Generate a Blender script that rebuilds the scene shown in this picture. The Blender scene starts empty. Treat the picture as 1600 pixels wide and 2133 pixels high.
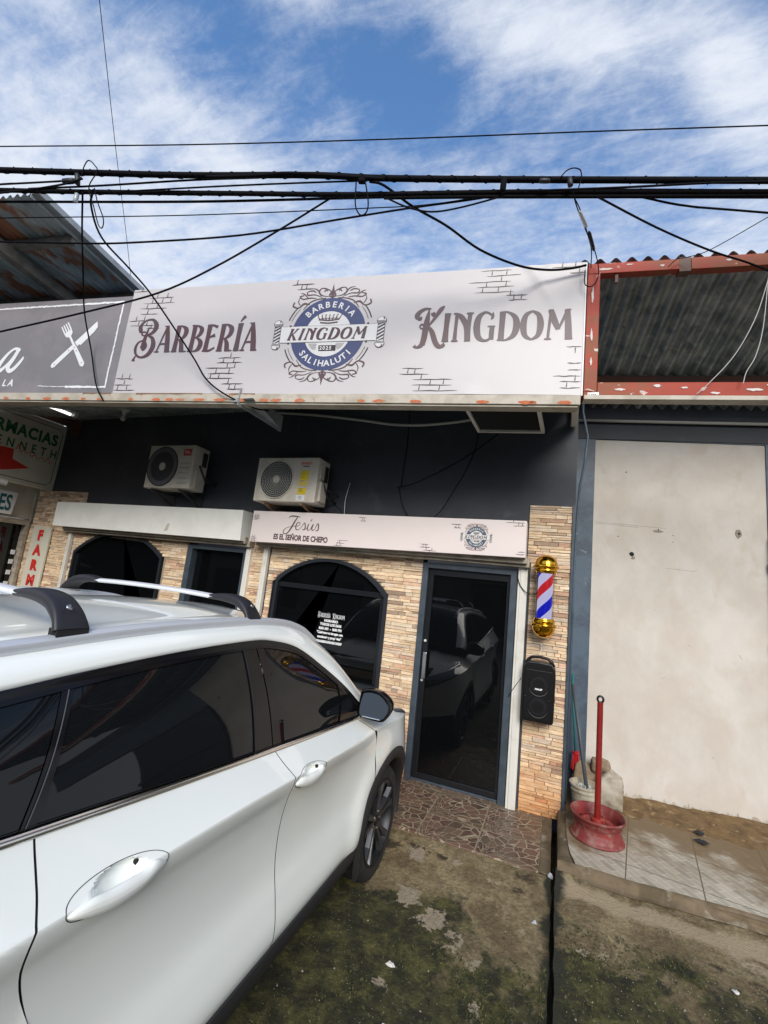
import bpy, math, random
from mathutils import Vector, Matrix
R_ = math.radians
sc = bpy.context.scene
col = sc.collection
random.seed(7)

# ------------------------------------------------------------------ camera, sky, sun, exposure
cam_d = bpy.data.cameras.new('camera')
cam = bpy.data.objects.new('camera', cam_d)
col.objects.link(cam)
cam_d.sensor_fit = 'HORIZONTAL'
cam_d.sensor_width = 36.0
cam_d.lens = 36.0 * 924 / 1600
cam_d.clip_start = 0.02
cam_d.clip_end = 4000
_pit, _rol, _yaw = R_(9.223), R_(6.22), R_(-22.164)
_fw = Vector((math.sin(_yaw) * math.cos(_pit), math.cos(_yaw) * math.cos(_pit), math.sin(_pit)))
_r0 = _fw.cross(Vector((0, 0, 1))).normalized()
_u0 = _r0.cross(_fw)
_r = _r0 * math.cos(_rol) + _u0 * math.sin(_rol)
_u = -_r0 * math.sin(_rol) + _u0 * math.cos(_rol)
cam.matrix_world = Matrix(((_r.x, _u.x, -_fw.x, 0), (_r.y, _u.y, -_fw.y, 0), (_r.z, _u.z, -_fw.z, 1.86), (0, 0, 0, 1)))
sc.camera = cam

SUN_EL, SUN_AZ = R_(31), R_(160)      # azimuth measured from +Y towards +X
world = bpy.data.worlds.new('World')
sc.world = world
world.use_nodes = True


def sky_nodes():
    nt = world.node_tree
    N, L = nt.nodes, nt.links
    N.clear()
    out = N.new('ShaderNodeOutputWorld')
    bg = N.new('ShaderNodeBackground')
    bg.inputs['Strength'].default_value = 0.13
    sky = N.new('ShaderNodeTexSky')
    sky.sky_type = 'NISHITA'
    sky.sun_disc = False
    sky.sun_elevation = SUN_EL
    sky.sun_rotation = SUN_AZ
    sky.air_density = 1.0
    sky.dust_density = 0.6
    sky.ozone_density = 3.0
    tc = N.new('ShaderNodeTexCoord')
    sep = N.new('ShaderNodeSeparateXYZ')
    L.new(tc.outputs['Generated'], sep.inputs[0])

    def m(op, a, b=None, c=None):
        n = N.new('ShaderNodeMath')
        n.operation = op
        for i, x in enumerate((a, b, c)):
            if x is None:
                continue
            if isinstance(x, (int, float)):
                n.inputs[i].default_value = x
            else:
                L.new(x, n.inputs[i])
        return n.outputs[0]
    zz = m('ADD', m('MAXIMUM', sep.outputs[2], 0.0), 0.1)
    px = m('DIVIDE', sep.outputs[0], zz)
    py = m('DIVIDE', sep.outputs[1], zz)

    def blob(cx, cy, ang, a, b, w):
        ca, sa = math.cos(R_(ang)), math.sin(R_(ang))
        dx, dy = m('SUBTRACT', px, cx), m('SUBTRACT', py, cy)
        u = m('ADD', m('MULTIPLY', dx, ca / a), m('MULTIPLY', dy, sa / a))
        v = m('ADD', m('MULTIPLY', dx, -sa / b), m('MULTIPLY', dy, ca / b))
        r2 = m('ADD', m('MULTIPLY', u, u), m('MULTIPLY', v, v))
        return m('MULTIPLY', m('POWER', 2.718, m('MULTIPLY', r2, -1.0)), w)
    comb = N.new('ShaderNodeCombineXYZ')
    L.new(px, comb.inputs[0])
    L.new(py, comb.inputs[1])

    def noise(scale, detail, rough, dist, rot, sx, sy, off):
        mp = N.new('ShaderNodeMapping')
        mp.inputs['Rotation'].default_value = (0, 0, R_(rot))
        mp.inputs['Scale'].default_value = (sx, sy, 1)
        mp.inputs['Location'].default_value = off
        L.new(comb.outputs[0], mp.inputs[0])
        n = N.new('ShaderNodeTexNoise')
        n.inputs['Scale'].default_value = scale
        n.inputs['Detail'].default_value = detail
        n.inputs['Roughness'].default_value = rough
        n.inputs['Distortion'].default_value = dist
        L.new(mp.outputs[0], n.inputs[0])
        return n.outputs['Fac']
    n1 = noise(3.6, 10, 0.60, 0.5, 30, 0.7, 1.35, (3.1, 1.7, 0))
    n2 = noise(13, 9, 0.66, 0.35, 32, 0.6, 1.7, (0.4, 5.2, 0))
    n3 = noise(30, 8, 0.7, 0.2, -20, 1.0, 1.0, (4.4, 2.2, 0))
    dens = m('ADD', m('MULTIPLY', m('SUBTRACT', n1, 0.5), 1.15), m('ADD', m('MULTIPLY', m('SUBTRACT', n2, 0.5), 1.15), m('MULTIPLY', m('SUBTRACT', n3, 0.5), 0.55)))
    for bl in SKY_BLOBS:
        dens = m('ADD', dens, blob(*bl))
    hz = m('MULTIPLY', m('POWER', m('MAXIMUM', m('SUBTRACT', 1.0, sep.outputs[2]), 0.0), 2.0), 3.9)
    dens = m('ADD', dens, hz)
    mr = N.new('ShaderNodeMapRange')
    mr.interpolation_type = 'SMOOTHSTEP'
    mr.inputs['From Min'].default_value = -0.12
    mr.inputs['From Max'].default_value = 1.25
    L.new(dens, mr.inputs['Value'])
    mx = N.new('ShaderNodeMix')
    mx.data_type = 'RGBA'
    L.new(mr.outputs[0], mx.inputs['Factor'])
    hs = N.new('ShaderNodeHueSaturation')
    hs.inputs['Saturation'].default_value = SKY_SAT
    hs.inputs['Value'].default_value = SKY_VAL
    L.new(sky.outputs[0], hs.inputs['Color'])
    L.new(hs.outputs[0], mx.inputs['A'])
    mx.inputs['B'].default_value = CLOUD
    L.new(mx.outputs['Result'], bg.inputs['Color'])
    L.new(bg.outputs[0], out.inputs[0])


# cloud banks: centre and size on the cloud layer, angle, weight
SKY_BLOBS = [(0.02, 0.62, 28, 0.42, 0.075, 0.85), (-0.30, 0.76, 40, 0.16, 0.06, 0.35), (0.24, 0.76, 60, 0.14, 0.05, 0.45),
             (-0.74, 0.50, 75, 0.25, 0.08, 0.45), (-0.40, 0.43, 20, 0.07, 0.05, 0.5), (-0.95, 0.45, 60, 0.35, 0.18, 0.25),
             (-0.33, 0.60, 80, 0.26, 0.12, -0.45), (0.14, 0.71, 70, 0.10, 0.05, -0.3), (-0.55, 0.42, 80, 0.16, 0.06, -0.25)]
SKY_SAT, SKY_VAL = 1.12, 1.1
CLOUD = (3.45, 3.68, 4.1, 1)
sky_nodes()
sun_d = bpy.data.lights.new('sun', 'SUN')
sun_d.energy = 1.95
sun_d.angle = R_(30)
sun_d.color = (1.0, 0.94, 0.86)
sun = bpy.data.objects.new('sun', sun_d)
col.objects.link(sun)
_sd = Vector((math.sin(SUN_AZ) * math.cos(SUN_EL), math.cos(SUN_AZ) * math.cos(SUN_EL), math.sin(SUN_EL)))
sun.rotation_euler = _sd.to_track_quat('Z', 'Y').to_euler()
sc.view_settings.view_transform = 'Standard'
sc.view_settings.look = 'None'
sc.view_settings.exposure = 0.85
sc.view_settings.gamma = 1.0
sc.cycles.max_bounces = 7
sc.cycles.caustics_reflective = False
sc.cycles.caustics_refractive = False


# ------------------------------------------------------------------ helpers
class MB:
    def __init__(s):
        s.v, s.f, s.m, s.c = [], [], [], []
        s.mi = 0
        s.colr = None

    def add(s, vs, fs):
        b = len(s.v)
        s.v += [tuple(p) for p in vs]
        s.f += [tuple(b + i for i in f) for f in fs]
        s.m += [s.mi] * len(fs)
        if s.colr is not None:
            s.c += [s.colr] * len(fs)
        return s

    def box(s, x0, x1, y0, y1, z0, z1, T=None):
        vs = [(x, y, z) for x in (x0, x1) for y in (y0, y1) for z in (z0, z1)]
        if T:
            vs = [T(*p) for p in vs]
        return s.add(vs, [(0, 1, 3, 2), (4, 6, 7, 5), (0, 4, 5, 1), (2, 3, 7, 6), (0, 2, 6, 4), (1, 5, 7, 3)])

    def grid(s, fn, nu, nv, flip=False, cu=False):
        vs = [fn(i / nu, j / nv) for i in range(nu + (0 if cu else 1)) for j in range(nv + 1)]
        n = nu if cu else nu + 1
        fs = []
        for i in range(nu):
            for j in range(nv):
                a, b = i * (nv + 1) + j, ((i + 1) % n) * (nv + 1) + j
                q = (a, b, b + 1, a + 1)
                fs.append(q[::-1] if flip else q)
        return s.add(vs, fs)

    def prism(s, pts, P, d0, d1):
        """closed 2-D outline through frame P(a,b,off), between offsets d0 and d1"""
        n = len(pts)
        vs = [P(a, b, d0) for a, b in pts] + [P(a, b, d1) for a, b in pts]
        fs = [tuple(range(n - 1, -1, -1)), tuple(range(n, 2 * n))]
        fs += [(i, (i + 1) % n, n + (i + 1) % n, n + i) for i in range(n)]
        return s.add(vs, fs)

    def tube(s, pts, r, seg=8, cap=True, flat=None):
        pts = [Vector(p) for p in pts]
        n = len(pts)
        rr = r if isinstance(r, (list, tuple)) else [r] * n
        base = len(s.v)
        t = (pts[1] - pts[0]).normalized()
        nrm = t.orthogonal().normalized()
        vs = []
        for i, p in enumerate(pts):
            a = pts[max(i - 1, 0)]
            b = pts[min(i + 1, n - 1)]
            t = (b - a).normalized()
            nrm = (nrm - t * nrm.dot(t))
            nrm = nrm.normalized() if nrm.length > 1e-6 else t.orthogonal().normalized()
            bn = t.cross(nrm)
            for k in range(seg):
                an = 2 * math.pi * k / seg
                vs.append(p + nrm * (math.cos(an) * rr[i]) + bn * (math.sin(an) * rr[i]))
        fs = []
        for i in range(n - 1):
            for k in range(seg):
                fs.append((i * seg + k, i * seg + (k + 1) % seg, (i + 1) * seg + (k + 1) % seg, (i + 1) * seg + k))
        if cap:
            fs.append(tuple(range(seg - 1, -1, -1)))
            fs.append(tuple((n - 1) * seg + k for k in range(seg)))
        return s.add(vs, fs)

    def lathe(s, prof, c, ax=(0, 0, 1), seg=32):
        ax = Vector(ax).normalized()
        u = ax.orthogonal().normalized()
        w = ax.cross(u)
        c = Vector(c)
        n = len(prof)
        vs = []
        for k in range(seg):
            an = 2 * math.pi * k / seg
            d = u * math.cos(an) + w * math.sin(an)
            for r, h in prof:
                vs.append(c + d * r + ax * h)
        fs = []
        for k in range(seg):
            for j in range(n - 1):
                a, b = k * n + j, ((k + 1) % seg) * n + j
                fs.append((a, b, b + 1, a + 1))
        return s.add(vs, fs)

    def build(s, name, mats, root=None, smooth=False, bevel=0, sharp=None):
        me = bpy.data.meshes.new(name)
        me.from_pydata(s.v, [], s.f)
        if not isinstance(mats, (list, tuple)):
            mats = [mats]
        for mt in mats:
            me.materials.append(mt)
        if len(mats) > 1:
            me.polygons.foreach_set('material_index', s.m)
        if s.c and len(s.c) == len(s.f):
            at = me.attributes.new('tint', 'FLOAT_COLOR', 'FACE')
            flat = []
            for c in s.c:
                flat += [c[0], c[1], c[2], 1.0]
            at.data.foreach_set('color', flat)
        if smooth:
            me.polygons.foreach_set('use_smooth', [True] * len(me.polygons))
        me.update()
        o = bpy.data.objects.new(name, me)
        col.objects.link(o)
        if smooth and sharp:
            me.set_sharp_from_angle(angle=R_(sharp))
        if bevel:
            b = o.modifiers.new('edge', 'BEVEL')
            b.width = bevel
            b.segments = 2
            b.limit_method = 'ANGLE'
            b.angle_limit = R_(40)
        if root is not None:
            o.parent = root
            w = root
            off = Vector((0, 0, 0))
            while w is not None:
                off += Vector(w.location)
                w = w.parent
            o.location = -off
        return o


def tag(o, label=None, cat=None, group=None, kind=None):
    if label:
        o['label'] = label
    if cat:
        o['category'] = cat
    if group:
        o['group'] = group
    if kind:
        o['kind'] = kind
    return o


def thing(name, label, cat, loc=(0, 0, 0), group=None):
    o = bpy.data.objects.new(name, None)
    o.location = loc
    o.empty_display_size = 0.2
    col.objects.link(o)
    return tag(o, label, cat, group)


def smoothpts(pts, n=6):
    P = [Vector(p) for p in pts]
    if len(P) < 3:
        return [tuple(p) for p in P]
    P = [P[0] * 2 - P[1]] + P + [P[-1] * 2 - P[-2]]
    out = []
    for i in range(1, len(P) - 2):
        for k in range(n):
            t = k / n
            a, b, c, d = P[i - 1], P[i], P[i + 1], P[i + 2]
            out.append(0.5 * ((2 * b) + (c - a) * t + (2 * a - 5 * b + 4 * c - d) * t * t + (3 * b - a - 3 * c + d) * t ** 3))
    out.append(P[-2])
    return [tuple(p) for p in out]


def lerpl(xs, ys, x):
    if x <= xs[0]:
        return ys[0]
    for i in range(len(xs) - 1):
        if x <= xs[i + 1]:
            t = (x - xs[i]) / (xs[i + 1] - xs[i])
            return ys[i] + (ys[i + 1] - ys[i]) * t
    return ys[-1]


def smoothl(xs, ys, x):
    """cubic hermite through the points"""
    if x <= xs[0]:
        return ys[0]
    if x >= xs[-1]:
        return ys[-1]
    i = 0
    while x > xs[i + 1]:
        i += 1
    def sl(k):
        if k == 0:
            return (ys[1] - ys[0]) / (xs[1] - xs[0])
        if k == len(xs) - 1:
            return (ys[-1] - ys[-2]) / (xs[-1] - xs[-2])
        return (ys[k + 1] - ys[k - 1]) / (xs[k + 1] - xs[k - 1])
    h = xs[i + 1] - xs[i]
    t = (x - xs[i]) / h
    return (ys[i] * (2 * t ** 3 - 3 * t * t + 1) + sl(i) * h * (t ** 3 - 2 * t * t + t)
            + ys[i + 1] * (-2 * t ** 3 + 3 * t * t) + sl(i + 1) * h * (t ** 3 - t * t))


# ------------------------------------------------------------------ materials
def nmat(name):
    m = bpy.data.materials.new(name)
    m.use_nodes = True
    nt = m.node_tree
    return m, nt, nt.nodes['Principled BSDF']


def mat(name, c, rough=0.6, metal=0.0, var=0.0, vs=3.0, c2=None, bump=0.0, bs=40.0, coat=0.0, spec=0.5, emit=0.0, c3=None, thr=(0.45, 0.6), thr3=(0.6, 0.68), vs3=6.0, stretch=(1, 1, 1), rvar=0.0, ior=None):
    """principled surface: c mixed with c2 in noise patches (thr), spots of c3, fine bump"""
    m, nt, b = nmat(name)
    N, L = nt.nodes, nt.links
    b.inputs['Roughness'].default_value = rough
    b.inputs['Metallic'].default_value = metal
    b.inputs['Specular IOR Level'].default_value = spec
    if ior:
        b.inputs['IOR'].default_value = ior
    if coat:
        b.inputs['Coat Weight'].default_value = coat
        b.inputs['Coat Roughness'].default_value = 0.03
    c = tuple(c) + (1,)
    b.inputs['Base Color'].default_value = c
    tc = N.new('ShaderNodeTexCoord')
    mp = N.new('ShaderNodeMapping')
    mp.inputs['Scale'].default_value = stretch
    L.new(tc.outputs['Object'], mp.inputs[0])
    co = mp.outputs[0]

    def noise(scale, det=8, rg=0.6, dist=0.0):
        n = N.new('ShaderNodeTexNoise')
        n.inputs['Scale'].default_value = scale
        n.inputs['Detail'].default_value = det
        n.inputs['Roughness'].default_value = rg
        n.inputs['Distortion'].default_value = dist
        L.new(co, n.inputs[0])
        return n.outputs['Fac']

    def mix(fac, A, B):
        x = N.new('ShaderNodeMix')
        x.data_type = 'RGBA'
        L.new(fac, x.inputs['Factor'])
        for nm, q in (('A', A), ('B', B)):
            if isinstance(q, tuple):
                x.inputs[nm].default_value = q
            else:
                L.new(q, x.inputs[nm])
        return x.outputs['Result']

    def rng(f, a, bb, lo=0.0, hi=1.0):
        r = N.new('ShaderNodeMapRange')
        r.inputs['From Min'].default_value = a
        r.inputs['From Max'].default_value = bb
        r.inputs['To Min'].default_value = lo
        r.inputs['To Max'].default_value = hi
        L.new(f, r.inputs['Value'])
        return r.outputs[0]
    colr = c
    if c2 is not None:
        colr = mix(rng(noise(vs, 10, 0.62, 0.3), *thr), c, tuple(c2) + (1,))
    if c3 is not None:
        colr = mix(rng(noise(vs3, 6, 0.55, 0.5), *thr3), colr, tuple(c3) + (1,))
    if var:
        h = N.new('ShaderNodeHueSaturation')
        L.new(rng(noise(vs * 2.3, 6, 0.6), 0.25, 0.75, 1 - var, 1 + var), h.inputs['Value'])
        if isinstance(colr, tuple):
            h.inputs['Color'].default_value = colr
        else:
            L.new(colr, h.inputs['Color'])
        colr = h.outputs[0]
    if not isinstance(colr, tuple):
        L.new(colr, b.inputs['Base Color'])
    if rvar:
        L.new(rng(noise(vs * 3, 5), 0.3, 0.7, max(rough - rvar, 0), rough + rvar), b.inputs['Roughness'])
    if bump:
        bp = N.new('ShaderNodeBump')
        bp.inputs['Strength'].default_value = 1.0
        bp.inputs['Distance'].default_value = bump
        L.new(noise(bs, 6, 0.6), bp.inputs['Height'])
        L.new(bp.outputs[0], b.inputs['Normal'])
    if emit:
        b.inputs['Emission Color'].default_value = c
        b.inputs['Emission Strength'].default_value = emit
    return m


def stone_mat():
    m, nt, b = nmat('ledger_stone')
    N, L = nt.nodes, nt.links
    at = N.new('ShaderNodeAttribute')
    at.attribute_name = 'tint'
    tc = N.new('ShaderNodeTexCoord')
    mp = N.new('ShaderNodeMapping')
    mp.inputs['Scale'].default_value = (1, 1, 3.2)
    L.new(tc.outputs['Object'], mp.inputs[0])
    n = N.new('ShaderNodeTexNoise')
    n.inputs['Scale'].default_value = 16
    n.inputs['Detail'].default_value = 9
    n.inputs['Roughness'].default_value = 0.65
    n.inputs['Distortion'].default_value = 0.6
    L.new(mp.outputs[0], n.inputs[0])
    r = N.new('ShaderNodeValToRGB')
    e = r.color_ramp.elements
    e[0].position, e[0].color = 0.25, (0.72, 0.62, 0.54, 1)
    e[1].position, e[1].color = 0.66, (1.16, 1.14, 1.1, 1)
    L.new(n.outputs['Fac'], r.inputs[0])
    mx = N.new('ShaderNodeMix')
    mx.data_type = 'RGBA'
    mx.blend_type = 'MULTIPLY'
    mx.inputs['Factor'].default_value = 1
    L.new(at.outputs['Color'], mx.inputs['A'])
    L.new(r.outputs[0], mx.inputs['B'])
    # iron-orange seepage close to the ground
    sp = N.new('ShaderNodeSeparateXYZ')
    L.new(tc.outputs['Object'], sp.inputs[0])
    n2 = N.new('ShaderNodeTexNoise')
    n2.inputs['Scale'].default_value = 5
    n2.inputs['Detail'].default_value = 7
    L.new(tc.outputs['Object'], n2.inputs[0])
    ad = N.new('ShaderNodeMath')
    ad.operation = 'MULTIPLY_ADD'
    L.new(n2.outputs['Fac'], ad.inputs[0])
    ad.inputs[1].default_value = -0.9
    L.new(sp.outputs[2], ad.inputs[2])
    mr = N.new('ShaderNodeMapRange')
    mr.inputs['From Min'].default_value = 0.13
    mr.inputs['From Max'].default_value = -0.42
    mr.inputs['To Max'].default_value = 0.8
    L.new(ad.outputs[0], mr.inputs['Value'])
    m2 = N.new('ShaderNodeMix')
    m2.data_type = 'RGBA'
    m2.blend_type = 'MULTIPLY'
    L.new(mr.outputs[0], m2.inputs['Factor'])
    L.new(mx.outputs['Result'], m2.inputs['A'])
    m2.inputs['B'].default_value = (0.86, 0.5, 0.22, 1)
    L.new(m2.outputs['Result'], b.inputs['Base Color'])
    b.inputs['Roughness'].default_value = 0.75
    bp = N.new('ShaderNodeBump')
    bp.inputs['Distance'].default_value = 0.006
    bp.inputs['Strength'].default_value = 0.9
    L.new(n.outputs['Fac'], bp.inputs['Height'])
    L.new(bp.outputs[0], b.inputs['Normal'])
    return m


M = {}
M['paint'] = mat('car_white_paint', (0.88, 0.91, 0.86), 0.28, coat=1.0, spec=0.5)
M['gloss_black'] = mat('gloss_black_trim', (0.006, 0.006, 0.007), 0.15, spec=.3)
M['tint_glass'] = mat('tinted_glass', (0.006, 0.007, 0.008), 0.02, spec=0.35, ior=1.45)
M['clad'] = mat('black_cladding', (0.018, 0.018, 0.02), 0.55, bump=0.0004, bs=400)
M['seam'] = mat('seam_black', (0.01, 0.01, 0.012), 0.9)
M['rubber'] = mat('tyre_rubber', (0.016, 0.016, 0.017), 0.75, c2=(0.04, 0.035, 0.028), vs=9, thr=(.5, .75), bump=0.0006, bs=150)
M['rim_grey'] = mat('alloy_grey', (0.035, 0.036, 0.04), 0.45, metal=0.9)
M['rim_cut'] = mat('alloy_cut_face', (0.12, 0.125, 0.135), 0.5, metal=1.0)
M['chrome'] = mat('satin_chrome', (0.75, 0.74, 0.70), 0.18, metal=1.0)
M['alu'] = mat('brushed_aluminium', (0.86, 0.87, 0.9), 0.4, metal=0.4)
M['trim_grey'] = mat('trim_grey', (.10, .10, .115), .5)
M['rail'] = mat('rail_silver', (0.60, 0.62, 0.65), 0.4, metal=0.35)
M['foot'] = mat('rack_black_plastic', (0.014, 0.014, 0.018), 0.5, bump=0.0003, bs=300)
M['mirror'] = mat('mirror_glass', (0.075, 0.09, 0.105), 0.01, metal=1.0)
M['lamp_glass'] = mat('headlamp_glass', (0.10, 0.11, 0.12), 0.06, coat=1.0)
M['red_lamp'] = mat('tail_lamp', (0.35, 0.01, 0.01), 0.1, coat=1.0)
M['stone'] = stone_mat()
M['mortar'] = mat('mortar', (0.30, 0.24, 0.17), 0.9, var=.2, bump=.002)
M['wall_navy'] = mat('charcoal_wall_paint', (0.042, 0.048, 0.060), 0.6, c2=(0.030, 0.034, 0.043), vs=1.6, thr=(.4, .66), c3=(.058, .064, .075), thr3=(.62, .72), vs3=3.3, var=.12, bump=0.0012, bs=35)
M['wall_white'] = mat('old_white_wall', (0.61, 0.58, 0.535), 0.75, c2=(0.545, 0.50, 0.44), vs=2.4, thr=(.40, .62), c3=(0.55, 0.50, 0.44), thr3=(.56, .68), vs3=4.5, var=.05, bump=0.0035, bs=9, rvar=.12, stretch=(1, 1, .7))
M['wall_blue'] = mat('blue_grey_paint', (0.075, 0.115, 0.16), 0.5, c2=(0.05, 0.075, 0.11), vs=4, thr=(.45, .6), c3=(.16, .2, .24), thr3=(.66, .72), var=.1, bump=0.002, bs=30)
M['banner'] = mat('vinyl_banner', (0.525, 0.505, 0.515), 0.42, var=.025, vs=1.2, bump=0.0)
M['banner_pink'] = mat('fascia_vinyl', (0.74, 0.665, 0.65), 0.4, var=.02, vs=1.2)
M['banner_grey'] = mat('grey_banner', (0.19, 0.185, 0.20), 0.5, c2=(0.23, 0.215, 0.235), vs=1.5, var=.06)
M['ink'] = mat('brown_print', (0.085, 0.042, 0.048), 0.45, c2=(.085, .06, .07), vs=2.5)
M['ink_dark'] = mat('dark_print', (0.03, 0.022, 0.026), 0.45)
M['ink_blue'] = mat('blue_print', (0.045, 0.06, 0.155), 0.45, var=.06)
M['ink_slate'] = mat('slate_print', (0.06, 0.09, 0.14), 0.45)
M['ink_white'] = mat('white_print', (0.78, 0.8, 0.82), 0.45)
M['ink_green'] = mat('green_print', (0.01, 0.13, 0.05), 0.45)
M['ink_red'] = mat('red_print', (0.55, 0.03, 0.02), 0.45)
M['ink_teal'] = mat('teal_print', (0.01, 0.12, 0.15), 0.45)
M['cream_metal'] = mat('cream_sheet_metal', (0.47, 0.43, 0.36), 0.55, c2=(.36, .32, .25), vs=5, c3=(0.42, 0.10, 0.03), thr3=(.68, .70), vs3=7, var=.08, bump=.001)
M['white_metal'] = mat('white_painted_metal', (0.68, 0.67, 0.62), 0.42, c2=(.58, .56, .50), vs=4, thr=(.5, .7), c3=(.25, .18, .12), thr3=(.70, .74), vs3=9, var=.04)
M['white_box'] = mat('white_fascia_sheet', (0.80, 0.81, 0.77), 0.45, c2=(.75, .76, .72), vs=3, c3=(.42, .38, .31), thr3=(.70, .75), vs3=3, var=.03)
M['roller'] = mat('roller_housing', (0.40, 0.36, 0.29), 0.6, c2=(.27, .23, .18), vs=6, thr=(.42, .6), c3=(.08, .06, .05), thr3=(.64, .7), vs3=11, stretch=(1, 1, 3))
M['red_steel'] = mat('red_painted_steel', (0.33, 0.034, 0.014), 0.5, spec=.25, c2=(0.24, 0.06, 0.02), vs=3.5, thr=(.48, .56), c3=(0.60, 0.50, 0.46), thr3=(.66, .67), vs3=13.0, var=.12, bump=.0012, stretch=(.5, 1, 1))
M['zinc_dark'] = mat('dark_corrugated_zinc', (0.40, 0.44, 0.43), 0.42, metal=0.1, c2=(0.17, 0.21, 0.23), vs=6, thr=(.4, .6), c3=(.20, .16, .13), thr3=(.62, .72), vs3=9, var=.25, bump=.001, bs=90)
M['zinc_rust'] = mat('rusty_corrugated_zinc', (0.50, 0.55, 0.56), 0.5, metal=0.1, c2=(0.28, 0.34, 0.36), vs=4, thr=(.4, .6), c3=(0.34, 0.14, 0.07), thr3=(.50, .56), vs3=3.2, var=.25, bump=.001, bs=80, stretch=(1.0, .45, 1))
M['galv'] = mat('galvanised_trim', (0.35, 0.38, 0.40), 0.45, metal=.3, c2=(.28, .30, .32), vs=4)
M['purlin'] = mat('grey_purlin', (0.22, 0.21, 0.19), 0.6, c2=(.13, .12, .11), vs=5)
M['frame_slate'] = mat('slate_frame', (0.055, 0.073, 0.095), 0.42, c2=(.04, .055, .07), vs=6, var=.08)
M['frame_black'] = mat('black_aluminium', (0.014, 0.016, 0.02), 0.3, metal=.3)
M['shop_glass'] = mat('dark_shop_glass', (0.003, 0.0035, 0.004), 0.015, spec=0.5)
M['frame_dark'] = mat('dark_slate_frame', (0.016, 0.021, 0.028), 0.4, var=.1)
M['dark'] = mat('dark_interior', (0.006, 0.006, 0.007), 0.8)
M['steel'] = mat('steel', (0.5, 0.5, 0.5), 0.28, metal=1)
M['ac_white'] = mat('ac_casing', (0.62, 0.58, 0.50), 0.5, c2=(.50, .46, .38), vs=6, thr=(.45, .7), var=.05)
M['ac_dark'] = mat('ac_fan_dark', (0.028, 0.03, 0.028), 0.6)
M['ac_grille'] = mat('ac_grille', (0.50, 0.50, 0.46), 0.5)
M['wood'] = mat('weathered_wood', (0.24, 0.14, 0.08), 0.75, c2=(.15, .09, .05), vs=8, stretch=(1, 1, 6))
M['yellow'] = mat('yellow_sticker', (0.72, 0.55, 0.02), 0.5)
M['gold'] = mat('gold_plating', (0.78, 0.40, 0.03), 0.09, metal=1.0)
M['spk'] = mat('speaker_plastic', (0.006, 0.006, 0.007), 0.36, spec=.35, bump=.0004, bs=260)
M['spk_mesh'] = mat('speaker_grille', (0.006, 0.006, 0.008), 0.7, spec=.25, bump=.0006, bs=320)
M['silver'] = mat('silver_ring', (0.45, 0.45, 0.46), 0.3, metal=1)
M['cable'] = mat('black_cable', (0.004, 0.004, 0.006), 0.8, spec=.12)
M['cord_pale'] = mat('pale_cord', (0.45, 0.45, 0.43), 0.6)
M['pvc'] = mat('pvc_conduit', (0.46, 0.45, 0.41), 0.5, var=.06)
M['rim_red'] = mat('red_oxide_paint', (0.25, 0.018, 0.014), 0.38, c2=(.30, .045, .035), vs=9, c3=(.34, .18, .15), thr3=(.64, .72), vs3=14, var=.12, bump=.0008, bs=90)
M['rim_dust'] = mat('dusty_red_steel', (0.19, 0.032, 0.028), 0.6, c2=(.29, .17, .145), vs=11, thr=(.48, .70), c3=(.24, .025, .025), thr3=(.54, .62), vs3=9, var=.12, bump=.0008, bs=90)
M['pole_red'] = mat('red_pole_paint', (0.22, 0.013, 0.010), 0.36, c2=(.22, .018, .016), vs=6, var=.1)
M['bucket'] = mat('dirty_white_plastic', (0.48, 0.44, 0.34), 0.55, c2=(.30, .25, .17), vs=8, thr=(.42, .62), var=.08)
M['sack'] = mat('dusty_sack', (0.40, 0.36, 0.29), 0.8, c2=(.26, .22, .16), vs=7, var=.15, bump=.006, bs=22)
M['rock'] = mat('brown_rock', (0.30, 0.22, 0.14), 0.85, c2=(.20, .15, .10), vs=7, var=.15, bump=.006, bs=25)
M['red_plastic'] = mat('red_bristles', (0.55, 0.012, 0.015), 0.5)
M['grey_handle'] = mat('grey_handle', (0.07, 0.085, 0.095), 0.5, var=.15)
M['teal_handle'] = mat('teal_handle', (0.02, 0.16, 0.16), 0.45)
M['gate'] = mat('dark_steel_gate', (0.028, 0.032, 0.042), 0.5, c2=(.05, .045, .045), vs=6)
M['paper'] = mat('litter_paper', (0.62, 0.60, 0.55), 0.8)
M['clear'] = mat('crumpled_plastic', (0.42, 0.44, 0.46), 0.25)
M['leaf'] = mat('black_scrap', (0.012, 0.013, 0.015), 0.6)
M['pebble'] = mat('pebble', (0.27, 0.24, 0.19), 0.85, var=.4, vs=30)
M['pharm'] = mat('cream_lightbox', (0.62, 0.60, 0.50), 0.45, c2=(.56, .54, .45), vs=2)
M['pharm_wall'] = mat('cream_wall', (0.46, 0.43, 0.35), 0.7, c2=(.36, .33, .27), vs=3, bump=.002, bs=30)
M['shut'] = mat('roller_shutter', (0.42, 0.43, 0.42), 0.5, c2=(.35, .35, .34), vs=3)
M['tube'] = mat('lit_tube', (0.95, 0.93, 0.9), 0.4, emit=1.2)
M['bulb'] = mat('bulb_glass', (0.55, 0.57, 0.56), 0.25)
M['orange_beam'] = mat('orange_brown_beam', (0.13, 0.05, 0.03), 0.6, c2=(.09, .05, .035), vs=4)
M['poster'] = mat('blue_poster', (0.03, 0.05, 0.13), 0.4, c2=(.10, .17, .30), vs=2.4, thr=(.52, .56))


# ------------------------------------------------------------------ ground
def ramp_fac(N, L, src, a, b):
    r = N.new('ShaderNodeMapRange')
    r.interpolation_type = 'SMOOTHSTEP'
    r.inputs['From Min'].default_value = a
    r.inputs['From Max'].default_value = b
    L.new(src, r.inputs['Value'])
    return r.outputs[0]


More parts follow.
